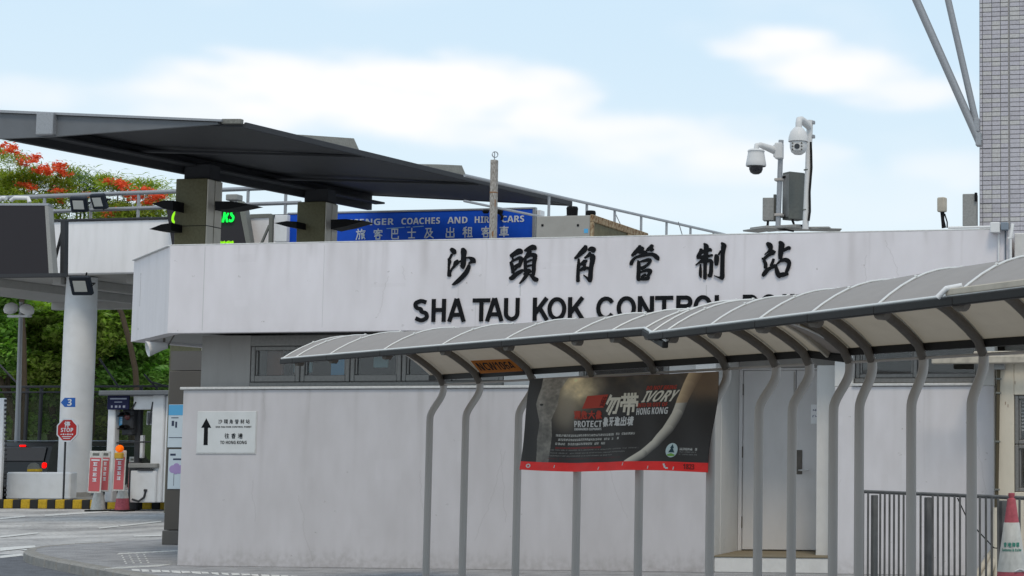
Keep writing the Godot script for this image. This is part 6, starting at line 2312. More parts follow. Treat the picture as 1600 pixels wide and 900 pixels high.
func far_roof_rail() -> void:
	# railing of the roof that runs away on the right, over an office block behind the fascia
	var y := 6.9
	var pts := []
	for q in [[770.0, 284.0], [858, 304.3], [917, 317.8], [960.6, 327.6], [1002, 337.0], [1041.6, 346.0], [1079, 354.4], [1115, 362.4]]:
		pts.append(on_y(q[0], q[1], y))
	var a: Vector3 = pts[0]
	var b: Vector3 = pts[7]
	var ext := b + (b - a) * 0.5
	var o := thing("roof_railing", "thin grey railing sloping away to the skyline behind the air handling unit", "railing", Vector3(a.x, 5.9, a.z), "roof railings")
	var m := MB.new()
	m.tube([a - (b - a) * 0.1, ext], 0.034, 8)
	part("rail", m, M.galv, o)
	m = MB.new()
	m.tube([a - (b - a) * 0.1 - Vector3(0, 0.52, 0), ext - Vector3(0, 0.52, 0)], 0.026, 8)
	part("rail", m, M.galv, o)
	for p in pts:
		m = MB.new()
		m.tube([p, p - Vector3(0, 1.52, 0)], 0.03, 8)
		part("baluster", m, M.galv, o)
	m = MB.new()
	m.tube([pts[3] - Vector3(0, 0.06, 0), pts[3] + (b - a) * 0.08 - Vector3(0, 0.8, 0)], 0.01, 6)
	m.tube([pts[5] - Vector3(-0.3, 0.02, 0), pts[5] + (b - a) * 0.12 - Vector3(0, 0.8, 0)], 0.012, 6)
	part("brace", m, M.galv, o)
	var d := (b - a)
	d.y = 0.0
	var len := d.length() * 1.6
	d = d.normalized()
	o = thing("office_block", "plain low office block carrying the sloping roof railing", "building", Vector3(a.x + 3, 0, a.z - 6))
	m = MB.new()
	var c := a + d * len * 0.45
	m.box(Transform3D(Basis(Vector3(-d.z, 0, d.x) * -1.0, Vector3.UP, d), Vector3(c.x, 2.7, c.z) + Vector3(-d.z, 0, d.x) * 1.55), Vector3(3.0, 5.4, len), 0.02)
	part("wall", m, M.wall, o)

# ---------------------------------------------------------------- the lanes at the far left
func make_lanes() -> void:
	var d := 45.0
	var s := d / FOCAL
	var zk := on_y(60, 795, -0.13).z
	# striped kerb of the island
	var ko := thing("striped_kerb", "low island kerb painted in black and yellow blocks", "kerb", on_y(120, 795, -0.13))
	var x := on_z(-22, 790, zk).x
	var i := 0
	while x < on_z(300, 785, zk).x:
		var w := 0.255 if i % 2 == 0 else 0.225
		var m := MB.new()
		m.span(Vector3(x, -0.13, zk - 0.3), Vector3(x + w - 0.004, 0.10, zk), 0.018)
		part("kerb_block", m, M.yellow if i % 2 == 0 else M.kerb_black, ko)
		x += w
		i += 1
	var m := MB.new()
	m.span(Vector3(on_z(-22, 790, zk).x, -0.13, zk - 7.0), Vector3(x, 0.08, zk - 0.302))
	part("island", m, M.kerb, ko)
	# white crash barrier
	var z := zk - 0.75
	var l := on_z(8, 782, z)
	var r := on_z(110, 738, z)
	var o := thing("concrete_barrier", "white painted concrete barrier on the striped island", "barrier", Vector3((l.x + r.x) / 2, 0.08, z))
	m = MB.new()
	m.span(Vector3(l.x, 0.08, z - 0.3), Vector3(r.x, r.y, z), 0.03)
	part("block", m, M.white, o)
	m = MB.new()
	m.span(Vector3(l.x + 0.5, r.y + 0.001, z - 0.25), Vector3(l.x + 0.85, r.y + 0.09, z - 0.1), 0.02)
	part("yellow_chock", m, M.yellow, o)
	m = MB.new()
	m.lathe(Transform3D(Basis(Vector3.RIGHT, PI / 2), Vector3(on_z(47, 728, z).x, r.y + 0.07, z - 0.14)), [Vector2(0, -0.03), Vector2(0.17, -0.03), Vector2(0.17, 0.03), Vector2(0, 0.03)], 20)
	part("round_plate", m, M.cabinet, o)
	# tall white gate edge at the very left
	z = zk - 0.2
	o = thing("lane_gate", "white gate leaf edge with a dark toothed rack at the picture's left border", "gate", on_z(0, 780, z))
	m = MB.new()
	m.span(on_z(-60, 780, z) - Vector3(0, 0, 0.1), on_z(7, 622, z), 0.015)
	part("leaf", m, M.white, o)
	for k in 22:
		m = MB.new()
		m.bx(on_z(8.6, 626 + k * 7.0, z), Vector3(0.045, 0.06, 0.06), 0.01)
		part("tooth", m, M.canopy, o)
	# lamp post with two heads
	d = 53.0
	s = d / FOCAL
	o = thing("lamp_post", "grey lamp post with two white flood lamps on a short crossbar", "lamp post", A(27, 780, d))
	m = MB.new()
	m.tube([Vector3(A(26, 700, d).x, -0.13, A(26, 700, d).z), A(27, 690, d), A(33, 472, d)], [4.6 * s, 4.2 * s, 2.8 * s], 12)
	part("post", m, M.galv, o)
	m = MB.new()
	m.bx(A(30.5, 494, d + 0.05), Vector3(37 * s, 3.6 * s, 0.2), 0.02)
	part("crossbar", m, M.white, o)
	for q in [[17, 482, 0.5], [42, 484, -0.45]]:
		m = MB.new()
		m.lathe(Transform3D(Basis(Vector3(0, 0, 1), q[2]), A(q[0], q[1], d - 0.1)), [Vector2(0, -0.13), Vector2(0.14, -0.12), Vector2(0.21, -0.04), Vector2(0.20, 0.04), Vector2(0.12, 0.14), Vector2(0, 0.17)], 18)
		part("lamp_head", m, M.plastic, o)
	# arrow with the lane's number on the column
	d = 47.4
	s = d / FOCAL
	var tz := A(107, 629, d).z
	o = thing("lane_number_sign", "small blue arrow shaped plate with a white 3 on the round column", "sign", A(107, 629, d))
	m = MB.new()
	var q := PackedVector2Array()
	for p in [[95, 629], [101, 621.5], [117, 621.5], [117, 636], [101, 636]]:
		var v := on_z(p[0], p[1], tz)
		q.append(Vector2(v.x, v.y))
	m.prism(flat(Vector3(0, 0, tz)), q, -0.02, 0.0)
	part("plate", m, M.sign_blue, o)
	m = MB.new()
	var v0 := on_z(105.5, 634, tz)
	var v1 := on_z(112.5, 623.5, tz)
	latin(m, "3", flat(Vector3(0, 0, tz + 0.001)), v0.x, v0.y, v1.x, v1.y, true, 0.01)
	part("number", m, M.letter_white, o)
	# stop sign
	d = 45.6
	s = d / FOCAL
	var c := A(105, 672, d)
	o = thing("stop_sign", "red octagonal stop sign on a thin post before the round column", "road sign", Vector3(c.x, 0.08, c.z))
	m = MB.new()
	m.tube([Vector3(c.x - 0.07, 0.08, c.z - 0.06), c + Vector3(-0.07, 0, -0.04)], 0.025, 8)
	part("post", m, M.canopy, o)
	for k in 2:
		m = MB.new()
		var oc := PackedVector2Array()
		var rad := (19.6 if k == 0 else 17.2) * s
		for j in 8:
			oc.append(Vector2(cos(TAU * (j + 0.5) / 8.0), sin(TAU * (j + 0.5) / 8.0)) * rad)
		m.prism(flat(c), oc, -0.03 if k == 0 else 0.001, 0.0 if k == 0 else 0.006)
		part("rim" if k == 0 else "face", m, M.letter_white if k == 0 else M.red, o)
	m = MB.new()
	var ft := flat(c + Vector3(0, 0, 0.0065))
	glyph(m, "停", ft, -5.0 * s, 13.6 * s, 10 * s, 9.5 * s, 1.2, 0.004)
	latin(m, "STOP", ft, -10.5 * s, -3.0 * s, 10.5 * s, 3.4 * s, true, 0.004)
	for j in 6:
		m.bx(c + Vector3((-9.5 + j * 3.8) * s, -6.6 * s, 0.0085), Vector3(2.4 * s, 1.4 * s + (j % 2) * 0.9 * s, 0.004))
	for j in 2:
		m.bx(c + Vector3(0, (-10.2 - j * 2.7) * s, 0.0085), Vector3((16 - j * 4) * s, 1.1 * s, 0.004))
	part("lettering", m, M.letter_white, o)
	lane_boards()
	booth()
	cars()

func board(px0: float, px1: float, py0: float, py1: float, d: float, label: String, turn: float) -> void:
	var s := d / FOCAL
	var c := A((px0 + px1) / 2, (py0 + py1) / 2, d)
	var w := (px1 - px0) * s
	var h := (py1 - py0) * s
	var b := Basis(Vector3.UP, turn) * Basis(Vector3(0, 0, 1), -0.02)
	var o := thing("lane_board", label, "sign board", Vector3(c.x, -0.13, c.z), "upright boards on cones")
	var m := MB.new()
	m.box(Transform3D(b, c), Vector3(w, h, 0.03), 0.012)
	part("board", m, M.cone_white, o)
	m = MB.new()
	m.box(Transform3D(b, c + b * Vector3(0, -0.06 * h, 0.0155)), Vector3(w * 0.84, h * 0.8, 0.006), 0.002)
	part("red_face", m, M.board_red, o)
	m = MB.new()
	for i in 4:
		for k in 3:
			m.box(Transform3D(b, c + b * Vector3(0, (0.19 - i * 0.125) * h + (k - 1) * 0.032 * h, 0.0200)), Vector3(w * (0.30 - 0.06 * (k % 2)), h * 0.018, 0.006))
		m.box(Transform3D(b, c + b * Vector3(w * 0.06 * (1 if i % 2 else -1), (0.19 - i * 0.125) * h, 0.0205)), Vector3(w * 0.06, h * 0.085, 0.006))
	m.box(Transform3D(b, c + b * Vector3(0, 0.285 * h, 0.02)), Vector3(w * 0.62, h * 0.035, 0.006))
	part("lettering", m, M.letter_white, o)
	m = MB.new()
	m.box(Transform3D(b, c + b * Vector3(0, 0.42 * h, 0.018)), Vector3(w * 0.5, h * 0.06, 0.006))
	part("mark", m, M.cabinet, o)

func cone_far(px: float, py0: float, py1: float, d: float, low: Material, high: Material, label: String) -> void:
	var s := d / FOCAL
	var p := on_y(px, py1, -0.13)
	var h := (py1 - py0) * s
	var o := thing("traffic_cone", label, "traffic cone", p, "cones under the boards")
	var t := Transform3D(Basis.IDENTITY, p)
	var m := MB.new()
	m.lathe(t, [Vector2(11.0 * s, 0.03), Vector2(9.0 * s, h * 0.62), Vector2(8.9 * s, h * 0.62)], 20)
	part("body", m, low, o)
	m = MB.new()
	m.lathe(t, [Vector2(9.0 * s, h * 0.622), Vector2(6.4 * s, h), Vector2(0, h)], 20)
	part("sleeve", m, high, o)
	m = MB.new()
	m.bx(p + Vector3(0, 0.02, 0), Vector3(30 * s, 0.04, 26 * s), 0.012)
	part("base", m, M.rubber, o)

func lane_boards() -> void:
	board(157, 172, 705, 768, 43.6, "red and white upright board standing behind the leftmost board", 0.1)
	board(138, 160, 705, 770, 43.2, "red and white upright board on the white cone", 0.05)
	board(177, 197, 704, 767, 43.2, "red and white upright board under the amber lamp on the pink cone", 0.0)
	board(199, 213, 714, 766, 44.4, "red board leaning behind the dark signal post", -0.3)
	cone_far(153, 769, 799, 43.0, M.cone_white, M.cone_white, "dirty white cone carrying a red board")
	cone_far(190.5, 766, 799, 43.0, M.cone_pink, M.cone_white, "pink cone with a white top under the amber lamp")
	var d := 43.0
	var s := d / FOCAL
	var c := A(186.5, 701, d)
	var o := thing("warning_lamp", "round amber warning lamp on top of the red board", "warning lamp", c)
	var m := MB.new()
	m.lathe(Transform3D(Basis(Vector3.RIGHT, PI / 2), c), [Vector2(0, -0.05), Vector2(5.6 * s, -0.045), Vector2(5.8 * s, 0.0), Vector2(4.6 * s, 0.05), Vector2(0, 0.065)], 18)
	part("lens", m, M.amber, o)
	m = MB.new()
	m.bx(A(186, 712, d), Vector3(12.5 * s, 9.5 * s, 0.12), 0.02)
	part("battery_box", m, mat(lin(0.5, 0.30, 0.04), 0.6), o)
	# signal
	d = 44.2
	s = d / FOCAL
	var f := A(213, 787, d)
	o = thing("traffic_signal", "black signal post with a hooded red lamp head beside the booth", "traffic signal", Vector3(f.x, -0.13, f.z))
	m = MB.new()
	m.bar(Vector3(f.x, -0.13, f.z), A(218.5, 632, d), 9 * s, 9 * s, 0.02, Vector3(0, 0, 1))
	m.bar(Vector3(f.x - 0.04, -0.12, f.z), A(213, 722, d), 17 * s, 14 * s, 0.03, Vector3(0, 0, 1))
	part("post", m, M.canopy, o)
	m = MB.new()
	m.bx(A(203.5, 660, d - 0.1), Vector3(19 * s, 40 * s, 0.25), 0.03)
	part("head", m, M.canopy, o)
	m = MB.new()
	for y in [650.0, 670.0]:
		var hc := A(198.5, y, d - 0.2)
		for k in 9:
			var a0 := PI * (k - 0.5) / 8.0
			var a1 := PI * (k + 0.5) / 8.0
			m.bar(hc + Vector3(cos(a0), sin(a0), 0) * 6.0 * s + Vector3(0, 0, 0.05), hc + Vector3(cos(a1), sin(a1), 0) * 6.0 * s + Vector3(0, 0, 0.05), 0.26, 0.012)
	part("hood", m, M.black, o)
	m = MB.new()
	m.lathe(Transform3D(Basis(Vector3.RIGHT, PI / 2), A(199, 651, d - 0.24)), [Vector2(5.2 * s, 0), Vector2(4.0 * s, 0.03), Vector2(0, 0.045)], 16)
	part("red_lamp", m, mat(lin(0.10, 0.02, 0.02), 0.2), o)

func booth() -> void:
	var z := on_y(230, 785, 0.08).z
	var l := on_z(170, 700, z).x
	var r := on_z(300, 700, z).x
	var y1 := on_z(230, 618, z).y
	var y := func(py: float) -> float: return on_z(230, py, z).y
	var xx := func(px: float) -> float: return on_z(px, 700, z).x
	var o := thing("toll_booth", "white control booth with dark open windows and a white counter box", "booth", Vector3((l + r) / 2, 0.08, z - 1))
	var m := MB.new()
	m.span(Vector3(xx.call(166), 0.08, z - 0.2), Vector3(xx.call(178), y1, z), 0.02)
	m.span(Vector3(xx.call(237), 0.08, z - 0.2), Vector3(xx.call(256), y1 + 0.02, z + 0.05), 0.02)
	m.span(Vector3(xx.call(205), y.call(640), z - 0.2), Vector3(xx.call(237), y1, z - 0.003), 0.02)
	m.span(Vector3(xx.call(256.2), 0.08, z - 2.4), Vector3(r, y1, z), 0.02)
	m.span(Vector3(xx.call(166), 0.08, z - 2.6), Vector3(r, y1, z - 2.402), 0.02)
	part("frame", m, M.white, o)
	m = MB.new()
	m.span(Vector3(xx.call(160), y1 + 0.003, z - 2.8), Vector3(r, y1 + 0.12, z + 0.25), 0.02)
	part("roof", m, M.canopy_edge, o)
	m = MB.new()
	m.span(Vector3(xx.call(210), 0.08, z - 0.6), Vector3(xx.call(250), y.call(735), z + 0.12), 0.02)
	part("counter_box", m, M.white, o)
	m = MB.new()
	m.span(Vector3(xx.call(207), y.call(731), z - 0.6), Vector3(xx.call(252), y.call(724), z + 0.16), 0.015)
	part("counter_top", m, M.cabinet_light, o)
	m = MB.new()
	m.span(Vector3(xx.call(222), y.call(735), z + 0.121), Vector3(xx.call(245), y.call(732), z + 0.15))
	m.tube([Vector3(xx.call(235), y.call(768), z + 0.13), Vector3(xx.call(234), y.call(777), z + 0.16), Vector3(xx.call(226), y.call(783), z + 0.16), Vector3(xx.call(216), y.call(780), z + 0.16)], 0.025, 8)
	m.bx(Vector3(xx.call(235), y.call(766), z + 0.135), Vector3(0.09, 0.06, 0.03), 0.01)
	part("cable", m, M.canopy, o)
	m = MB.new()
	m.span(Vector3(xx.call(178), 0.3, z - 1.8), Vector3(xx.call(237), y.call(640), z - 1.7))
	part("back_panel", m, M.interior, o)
	m = MB.new()
	m.span(Vector3(xx.call(201), y.call(716), z - 0.4), Vector3(xx.call(211), y.call(680), z - 0.3), 0.01)
	part("white_panel", m, M.white, o)
	m = MB.new()
	m.span(Vector3(xx.call(224), y.call(664), z - 0.12), Vector3(xx.call(237), y.call(642), z - 0.08), 0.006)
	part("window_frame", m, M.galv, o)
	m = MB.new()
	m.span(Vector3(xx.call(226), y.call(662), z - 0.079), Vector3(xx.call(235), y.call(644.5), z - 0.06))
	part("pane", m, M.car_glass, o)
	m = MB.new()
	m.tube([Vector3(xx.call(178), y.call(692), z - 0.1), Vector3(xx.call(237), y.call(690), z - 0.1)], 0.02, 6)
	m.tube([Vector3(xx.call(233), y.call(664), z + 0.05), Vector3(xx.call(238), y.call(628), z + 0.05)], 0.018, 6)
	m.tube([Vector3(xx.call(204), y.call(640), z + 0.02), Vector3(xx.call(210), y.call(628), z + 0.02)], 0.015, 6)
	part("rail", m, M.canopy, o)
	# its two signs
	var so := thing("booth_sign", "dark navy sign with small pale lines at the booth's top corner", "sign", Vector3(xx.call(185), y.call(640), z + 0.1))
	m = MB.new()
	m.span(Vector3(xx.call(168.5), y.call(640), z + 0.06), Vector3(xx.call(202.5), y.call(616.5), z + 0.1), 0.01)
	part("plate", m, M.navy, so)
	m = MB.new()
	for q in [[173, 199, 622.0, 2.0], [180, 192, 627.5, 1.4]]:
		m.span(Vector3(xx.call(q[0]), y.call(q[2] + q[3]), z + 0.101), Vector3(xx.call(q[1]), y.call(q[2]), z + 0.106))
	for k in 4:
		m.span(Vector3(xx.call(175 + k * 6.2), y.call(637), z + 0.101), Vector3(xx.call(177.5 + k * 6.2 + (k % 2)), y.call(633.5), z + 0.106))
	part("lettering", m, mat(lin(0.3, 0.32, 0.4), 0.6), so)
	so = thing("blue_notice", "small blue notice inside the booth below the navy sign", "notice", Vector3(xx.call(187), y.call(664), z - 0.1))
	m = MB.new()
	m.span(Vector3(xx.call(179), y.call(665), z - 0.16), Vector3(xx.call(197), y.call(645), z - 0.13), 0.006)
	part("plate", m, M.poster_blue, so)
	m = MB.new()
	for k in 5:
		m.span(Vector3(xx.call(181), y.call(650 + k * 2.8), z - 0.129), Vector3(xx.call(191 + (k * 3) % 5), y.call(649 + k * 2.8), z - 0.126))
	part("lettering", m, M.poster_pale, so)

func make_car(label: String) -> Node3D:
	# a dark van seen from behind, built round its own base; nose towards -z
	var o := thing("dark_van", label, "van", Vector3.ZERO, "dark vehicles in the lane")
	var m := MB.new()
	var prof := PackedVector2Array([Vector2(-2.25, 0.35), Vector2(2.2, 0.35), Vector2(2.28, 0.75), Vector2(2.2, 1.05), Vector2(2.02, 1.55), Vector2(1.85, 1.66), Vector2(-0.7, 1.68), Vector2(-1.35, 1.12), Vector2(-2.2, 0.95), Vector2(-2.32, 0.65)])
	var t := Transform3D(Basis(Vector3(0, 0, 1), Vector3.UP, Vector3(-1, 0, 0)), Vector3.ZERO)
	m.prism(t, prof, -0.86, 0.86)
	part("body", m, M.car, o, true)
	m = MB.new()
	m.bar(Vector3(0, 1.12, 2.20), Vector3(0, 1.52, 2.06), 1.45, 0.03, 0.01, Vector3(0, 0, 1))
	part("rear_window", m, M.car_glass, o, true)
	for sx in [-1.0, 1.0]:
		m = MB.new()
		m.bx(Vector3(sx * 0.862, 1.33, 0.4), Vector3(0.02, 0.42, 2.7), 0.008)
		part("side_window", m, M.car_glass, o, true)
		m = MB.new()
		m.bx(Vector3(sx * 0.76, 1.0, 2.23), Vector3(0.13, 0.16, 0.08), 0.03)
		part("tail_light", m, M.tail, o, true)
		for z in [-1.45, 1.45]:
			m = MB.new()
			m.lathe(Transform3D(Basis(Vector3(0, 0, 1), PI / 2), Vector3(sx * 0.78, 0.34, z)), [Vector2(0, -0.11), Vector2(0.33, -0.11), Vector2(0.34, 0.0), Vector2(0.33, 0.11), Vector2(0, 0.11)], 20)
			part("wheel", m, M.rubber, o, true)
	m = MB.new()
	m.bx(Vector3(0, 1.56, 2.06), Vector3(0.18, 0.05, 0.06), 0.015)
	part("brake_light", m, M.tail, o, true)
	m = MB.new()
	m.bx(Vector3(0, 0.5, 2.3), Vector3(1.72, 0.22, 0.12), 0.04)
	part("bumper", m, M.canopy, o, true)
	m = MB.new()
	m.bx(Vector3(0, 1.700, 0.5), Vector3(1.5, 0.03, 2.4), 0.01)
	part("roof_rail", m, mat(lin(0.3, 0.33, 0.38), 0.3, 0.4), o, true)
	return o

func cars() -> void:
	var o := make_car("black van with lit tail lights behind the white barrier")
	var p := A(25, 700, 52.0)
	o.position = Vector3(p.x, -0.13, p.z - 2.0)
	o.rotation.y = 0.12
	var c := copy(o, Vector3(A(160, 700, 57).x, -0.13, A(160, 700, 57).z), "dark van mostly hidden behind the round column and the red boards")
	c.rotation.y = 0.2

# ---------------------------------------------------------------- fence, trees and hill
func make_fence() -> void:
	var z := A(60, 650, 58.5).z
	var o := thing("lane_fence", "tall dark netted fence with steel posts before the trees", "fence", on_z(120, 780, z))
	var m := MB.new()
	for q in [[604.0, 3.4], [612.5, 2.6]]:
		m = MB.new()
		m.bar(on_z(-120, q[0] + 1, z), on_z(330, q[0] - 1, z), 0.09, q[1] * 58.5 / FOCAL, 0.01)
		part("top_rail", m, M.canopy, o)
	for px in [-48.0, 30.0, 42.0, 64.0, 141.0, 220.0, 300.0]:
		var p := on_z(px, 604, z)
		m = MB.new()
		m.bar(Vector3(p.x, -0.13, z - 0.03), Vector3(p.x, p.y, z - 0.03), 0.09, 0.09, 0.01, Vector3(0, 0, 1))
		part("post", m, M.canopy, o)
	m = MB.new()
	m.span(Vector3(on_z(-120, 600, z).x, 0.0, z - 0.12), Vector3(on_z(330, 600, z).x, on_z(60, 613, z).y, z - 0.11))
	part("netting", m, M.net, o)
	# slack cables over it
	m = MB.new()
	for q in [[[-10, 560], [28, 600]], [[155, 560], [186, 606]], [[225, 585], [246, 608]], [[236, 597], [275, 608]]]:
		m.tube([on_z(q[0][0], q[0][1], z + 0.5), on_z(q[1][0], q[1][1], z + 0.5)], 0.03, 6)
	part("stay_wire", m, M.canopy, o)

func leaf_spray(rng: RandomNumberGenerator, n: int, spread: float, long: float, wide: float) -> ArrayMesh:
	var b := MB.new()
	for i in n:
		var c := Vector3(rng.randfn(), rng.randfn() * 0.6, rng.randfn()) * spread
		var d := Vector3(rng.randf_range(-1, 1), rng.randf_range(-0.55, 0.45), rng.randf_range(-1, 1)).normalized()
		var w := d.cross(Vector3(rng.randf_range(-0.5, 0.5), 1, rng.randf_range(-0.5, 0.5))).normalized()
		var up := w.cross(d)
		if up.y < 0.0: up = -up
		var l := long * rng.randf_range(0.6, 1.25)
		var a := c - d * l * 0.5
		var e := c + d * l * 0.5 - Vector3(0, l * 0.16, 0)
		var m0 := c - w * wide * 0.5
		var m1 := c + w * wide * 0.5
		b.tri(a, m0, m1, up, up, up)
		b.tri(m0, e, m1, up, up, up)
	return b.mesh()

func crown(parent: Node3D, called: String, spray: ArrayMesh, blobs: Array, n: int, tones: Array, material: Material, rng: RandomNumberGenerator, scale_lo := 0.7, scale_hi := 1.3) -> void:
	# blobs: centre, radii
	var total := 0.0
	for b in blobs:
		total += b[1].x * b[1].y
	var xf := []
	var col := []
	for b in blobs:
		var k := int(n * b[1].x * b[1].y / total)
		for i in k:
			var d := Vector3(rng.randfn(), rng.randfn(), rng.randfn()).normalized()
			var r := pow(rng.randf(), 0.45)
			var p: Vector3 = b[0] + d * b[1] * r
			var s := rng.randf_range(scale_lo, scale_hi)
			var bs := Basis(Vector3.UP, rng.randf() * TAU) * Basis(Vector3.RIGHT, rng.randf_range(-0.5, 0.5))
			xf.append(Transform3D(bs.scaled(Vector3(s, s, s)), p - parent.position))
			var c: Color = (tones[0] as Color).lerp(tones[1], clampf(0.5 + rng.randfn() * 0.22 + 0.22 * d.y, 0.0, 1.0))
			col.append(c)
	var mm := MultiMesh.new()
	mm.transform_format = MultiMesh.TRANSFORM_3D
	mm.use_colors = true
	mm.mesh = spray
	mm.instance_count = xf.size()
	for i in xf.size():
		mm.set_instance_transform(i, xf[i])
		mm.set_instance_color(i, col[i])
	var o := MultiMeshInstance3D.new()
	o.name = called
	o.multimesh = mm
	o.material_override = material
	o.set_meta("kind", "stuff")
	parent.add_child(o, true)

func limb(m: MB, a: Vector3, b: Vector3, r0: float, r1: float, rng: RandomNumberGenerator, bend := 0.12) -> void:
	var p := []
	var r := []
	var l := a.distance_to(b)
	var off := Vector3(rng.randfn(), rng.randfn() * 0.4, rng.randfn()) * l * bend
	for i in 8:
		var f := i / 7.0
		p.append(a.lerp(b, f) + off * sin(f * PI) + Vector3(rng.randfn(), 0, rng.randfn()) * r0 * 0.25)
		r.append(lerpf(r0, r1, f))
	m.tube(p, r, 8)

func make_trees() -> void:
	var rng := RandomNumberGenerator.new()
	rng.seed = 77
	var fine := leaf_spray(rng, 16, 0.20, 0.30, 0.035)
	var broad := leaf_spray(rng, 12, 0.17, 0.22, 0.13)
	var petal := leaf_spray(rng, 14, 0.11, 0.13, 0.11)
	# flame trees behind the bridge: flat layered feathery crowns with red flower heads
	var layers := [
		[[14, 262, 66, 40, 15], [50, 290, 66, 46, 16], [-30, 300, 67, 60, 22], [88, 290, 66, 26, 12], [100, 318, 66, 30, 12], [30, 325, 66, 60, 14], [22, 240, 67, 22, 7], [92, 268, 66, 14, 6], [-40, 340, 68, 70, 20], [90, 340, 66, 60, 10]],
		[[130, 285, 68, 13, 6], [140, 300, 68, 16, 5], [122, 272, 68, 8, 3], [150, 282, 68, 8, 4], [140, 330, 67, 30, 10], [112, 300, 68, 14, 6]],
		[[182, 287, 66, 15, 7], [200, 303, 66, 16, 7], [222, 290, 67, 9, 5], [234, 308, 66, 14, 8], [190, 328, 66, 34, 11], [235, 335, 66, 22, 10], [166, 282, 67, 7, 4], [212, 340, 66, 40, 9]],
	]
	var blooms := [
		[[4, 226], [14, 232], [30, 236], [33, 247], [48, 250], [42, 256], [57, 262], [66, 261], [62, 266], [92, 256], [95, 263], [100, 272], [107, 270], [35, 288], [45, 290], [87, 298], [93, 300], [97, 312], [52, 246], [2, 240], [20, 228], [76, 268]],
		[[134, 304], [110, 296]],
		[[173, 283], [187, 286], [190, 289], [197, 300], [205, 304], [211, 300], [202, 308], [214, 306], [232, 296], [245, 303], [250, 306], [238, 312], [178, 331], [172, 334], [228, 315]],
	]
	var labels := ["flame tree with the widest crown, full of red flowers above the bridge's left end", "slender bluish flame tree with hardly any flowers between its two red neighbours", "flame tree with red flower heads against the sky beside the olive column"]
	var trunks := [[30.0, 66.5], [128.0, 68.0], [205.0, 66.5]]
	for k in 3:
		var d: float = trunks[k][1]
		var s := d / FOCAL
		var base := A(trunks[k][0], 700, d)
		base.y = -0.13
		var o := thing("flame_tree", labels[k], "tree", base, "trees behind the lanes")
		var m := MB.new()
		var fork := A(trunks[k][0] + [4, -2, -30][k], [452, 450, 452][k], d)
		limb(m, base, fork, 0.12, 0.09, rng, 0.06)
		var blobs := []
		for q in layers[k]:
			var c := A(q[0], q[1], q[2])
			var pads := int(clampf(q[3] * q[4] / 55.0, 2.0, 16.0))
			for pad in pads:
				var pr := rng.randf_range(0.22, 0.5)
				blobs.append([c + Vector3(rng.randf_range(-1, 1) * q[3] * s, rng.randf_range(-1, 1) * q[4] * s, rng.randf_range(-1, 1) * q[3] * s), Vector3(pr, pr * 0.28, pr)])
			var mid := fork.lerp(c, 0.55) + Vector3(0, -0.3, 0)
			limb(m, fork, mid, 0.07, 0.045, rng, 0.1)
			limb(m, mid, c, 0.045, 0.02, rng, 0.08)
		part("trunk", m, M.bark, o)
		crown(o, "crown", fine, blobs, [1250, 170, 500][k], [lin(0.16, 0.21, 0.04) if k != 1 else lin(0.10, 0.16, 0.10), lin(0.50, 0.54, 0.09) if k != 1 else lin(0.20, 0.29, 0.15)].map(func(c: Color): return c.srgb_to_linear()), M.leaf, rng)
		var fb := []
		for q in blooms[k]:
			for half in 3:
				fb.append([A(q[0] + rng.randf_range(-5, 5), q[1] + rng.randf_range(-3, 3), d - 0.6 - rng.randf() * 0.9), Vector3(2.6 * s, 1.3 * s, 2.6 * s) * rng.randf_range(0.4, 1.1)])
		crown(o, "blossom", petal, fb, int(fb.size() * 2.2), [Color(1, 1, 1), Color(0.8, 0.8, 0.8)], M.flower, rng, 0.6, 1.1)
	# broad leaved trees below the bridge
	var green := [lin(0.12, 0.22, 0.05).srgb_to_linear(), lin(0.46, 0.70, 0.20).srgb_to_linear()]
	var olive := [lin(0.15, 0.20, 0.045).srgb_to_linear(), lin(0.52, 0.64, 0.15).srgb_to_linear()]
	var list := [
		["forked tree with a dark split trunk behind the lamp post", 67.0, 66.0, [[66, 590], [50, 520], [92, 515]], [[30, 500, 67, 40, 24], [78, 505, 68, 30, 24], [20, 560, 69, 40, 30], [60, 575, 70, 34, 24], [95, 560, 69, 26, 24]], olive, 1500],
		["leaning tree with a slanting brown trunk to the right of the round column", 148.0, 65.0, [[150, 585], [160, 520], [172, 495]], [[165, 505, 67, 30, 16], [190, 490, 68, 30, 12], [150, 540, 69, 26, 22]], olive, 900],
		["bright green bush of broad leaves behind the fence to the right of the round column", 205.0, 67.0, [[205, 640], [200, 590], [220, 580]], [[180, 560, 67, 26, 20], [215, 545, 68, 26, 18], [205, 585, 66, 34, 16], [240, 575, 67, 28, 18], [175, 595, 67, 30, 14]], green, 1900],
		["darker green bush beside the clad pier under the loudspeaker", 256.0, 69.0, [[256, 640], [250, 590], [262, 580]], [[250, 545, 69, 26, 18], [262, 585, 68, 24, 20], [232, 520, 70, 22, 14], [280, 560, 70, 30, 34]], green, 1200],
		["pale trunked tree at the picture's left border behind the lamp post", 4.0, 64.0, [[14, 620], [4, 520], [-14, 480]], [[-10, 490, 66, 40, 24], [0, 560, 68, 36, 26], [-30, 540, 67, 40, 40]], green, 1000],
		["low leafy bush seen through the netting left of the round column", 84.0, 68.0, [[84, 660], [76, 600], [100, 595]], [[60, 610, 68, 40, 18], [110, 600, 69, 30, 20], [40, 640, 69, 46, 26], [90, 650, 69, 40, 24]], green, 1300],
		["low leafy bush seen through the netting right of the round column", 165.0, 69.0, [[165, 660], [160, 620], [176, 610]], [[160, 630, 69, 30, 26], [190, 625, 70, 30, 20], [150, 660, 70, 34, 24]], olive, 900],
	]
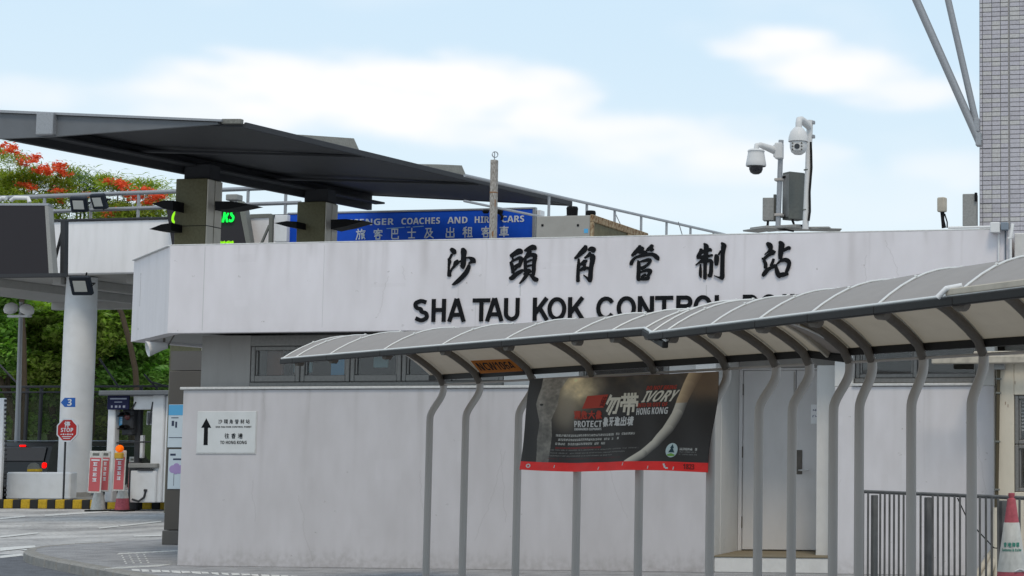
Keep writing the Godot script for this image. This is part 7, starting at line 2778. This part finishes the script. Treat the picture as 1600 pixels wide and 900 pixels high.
	for q in list:
		var d: float = q[2] + 5.0
		var s := d / FOCAL
		var base := A(q[1], 700, d)
		base.y = -0.13
		var o := thing("broadleaf_tree", q[0], "tree", base, "trees behind the lanes")
		var m := MB.new()
		var tw: Array = q[3]
		var fork := A(tw[0][0], tw[0][1], d)
		limb(m, base, fork, 0.15, 0.11, rng, 0.05)
		for k in 2:
			var tip := A(tw[k + 1][0], tw[k + 1][1], d)
			limb(m, fork, tip, 0.10, 0.06, rng, 0.06)
			limb(m, tip, tip + (tip - fork) * 0.5, 0.055, 0.03, rng, 0.08)
		part("trunk", m, M.bark, o)
		var blobs := []
		for b in q[4]:
			for clump in 7:
				var cr := rng.randf_range(0.3, 0.55)
				var far := rng.randf_range(-2.2, 2.0)
				blobs.append([A(b[0] + rng.randf_range(-1, 1) * b[3], b[1] + rng.randf_range(-1, 1) * b[4], d + far), Vector3(cr * b[3] * s, cr * b[3] * s * 0.62, cr * b[3] * s)])
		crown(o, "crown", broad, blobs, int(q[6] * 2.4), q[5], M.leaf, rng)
	# dark woodland that closes the view behind them
	var wood := Node3D.new()
	wood.name = "woodland"
	add_child(wood, true)
	wood.position = Vector3(A(120, 700, 84).x, 0, A(120, 700, 84).z)
	tag(wood, "dark mass of woodland closing the view under the bridge", "woodland", "", "stuff")
	var wb := []
	for i in 26:
		var c := A(-90 + i * 16.0, rng.randf_range(500, 640), rng.randf_range(76, 86))
		wb.append([c, Vector3(1.9, 1.7, 1.2)])
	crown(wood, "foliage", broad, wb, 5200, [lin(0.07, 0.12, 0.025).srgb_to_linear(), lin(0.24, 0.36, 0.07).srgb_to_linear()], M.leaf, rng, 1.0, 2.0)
	# rising ground behind
	var hm := MB.new()
	var c := A(130, 690, 95)
	var nu := 40
	for i in nu:
		for j in 8:
			var v := []
			for e in [[i, j], [i + 1, j], [i + 1, j + 1], [i, j + 1]]:
				var x: float = c.x - 70.0 + 140.0 * e[0] / nu
				var zz: float = c.z + 6.0 - 9.0 * e[1]
				var hgt: float = -0.14 + 7.6 * smoothstep(0.0, 4.0, e[1]) + 0.9 * sin(x * 0.21 + e[1]) * minf(e[1], 1.0)
				v.append(Vector3(x, hgt, zz))
			hm.face(v[0], v[1], v[2], v[3], v[0] - Vector3(0, 40, 0))
	struct("hill", hm, M.hill)

func _ready() -> void:
	make_world()
	make_materials()
	make_ground()
	make_building()
	make_tower()
	make_shelters()
	make_front_things()
	make_roof_things()
	make_corner()
	make_canopy()
	make_bridge()
	far_roof_rail()
	make_lanes()
	make_fence()
	make_trees()
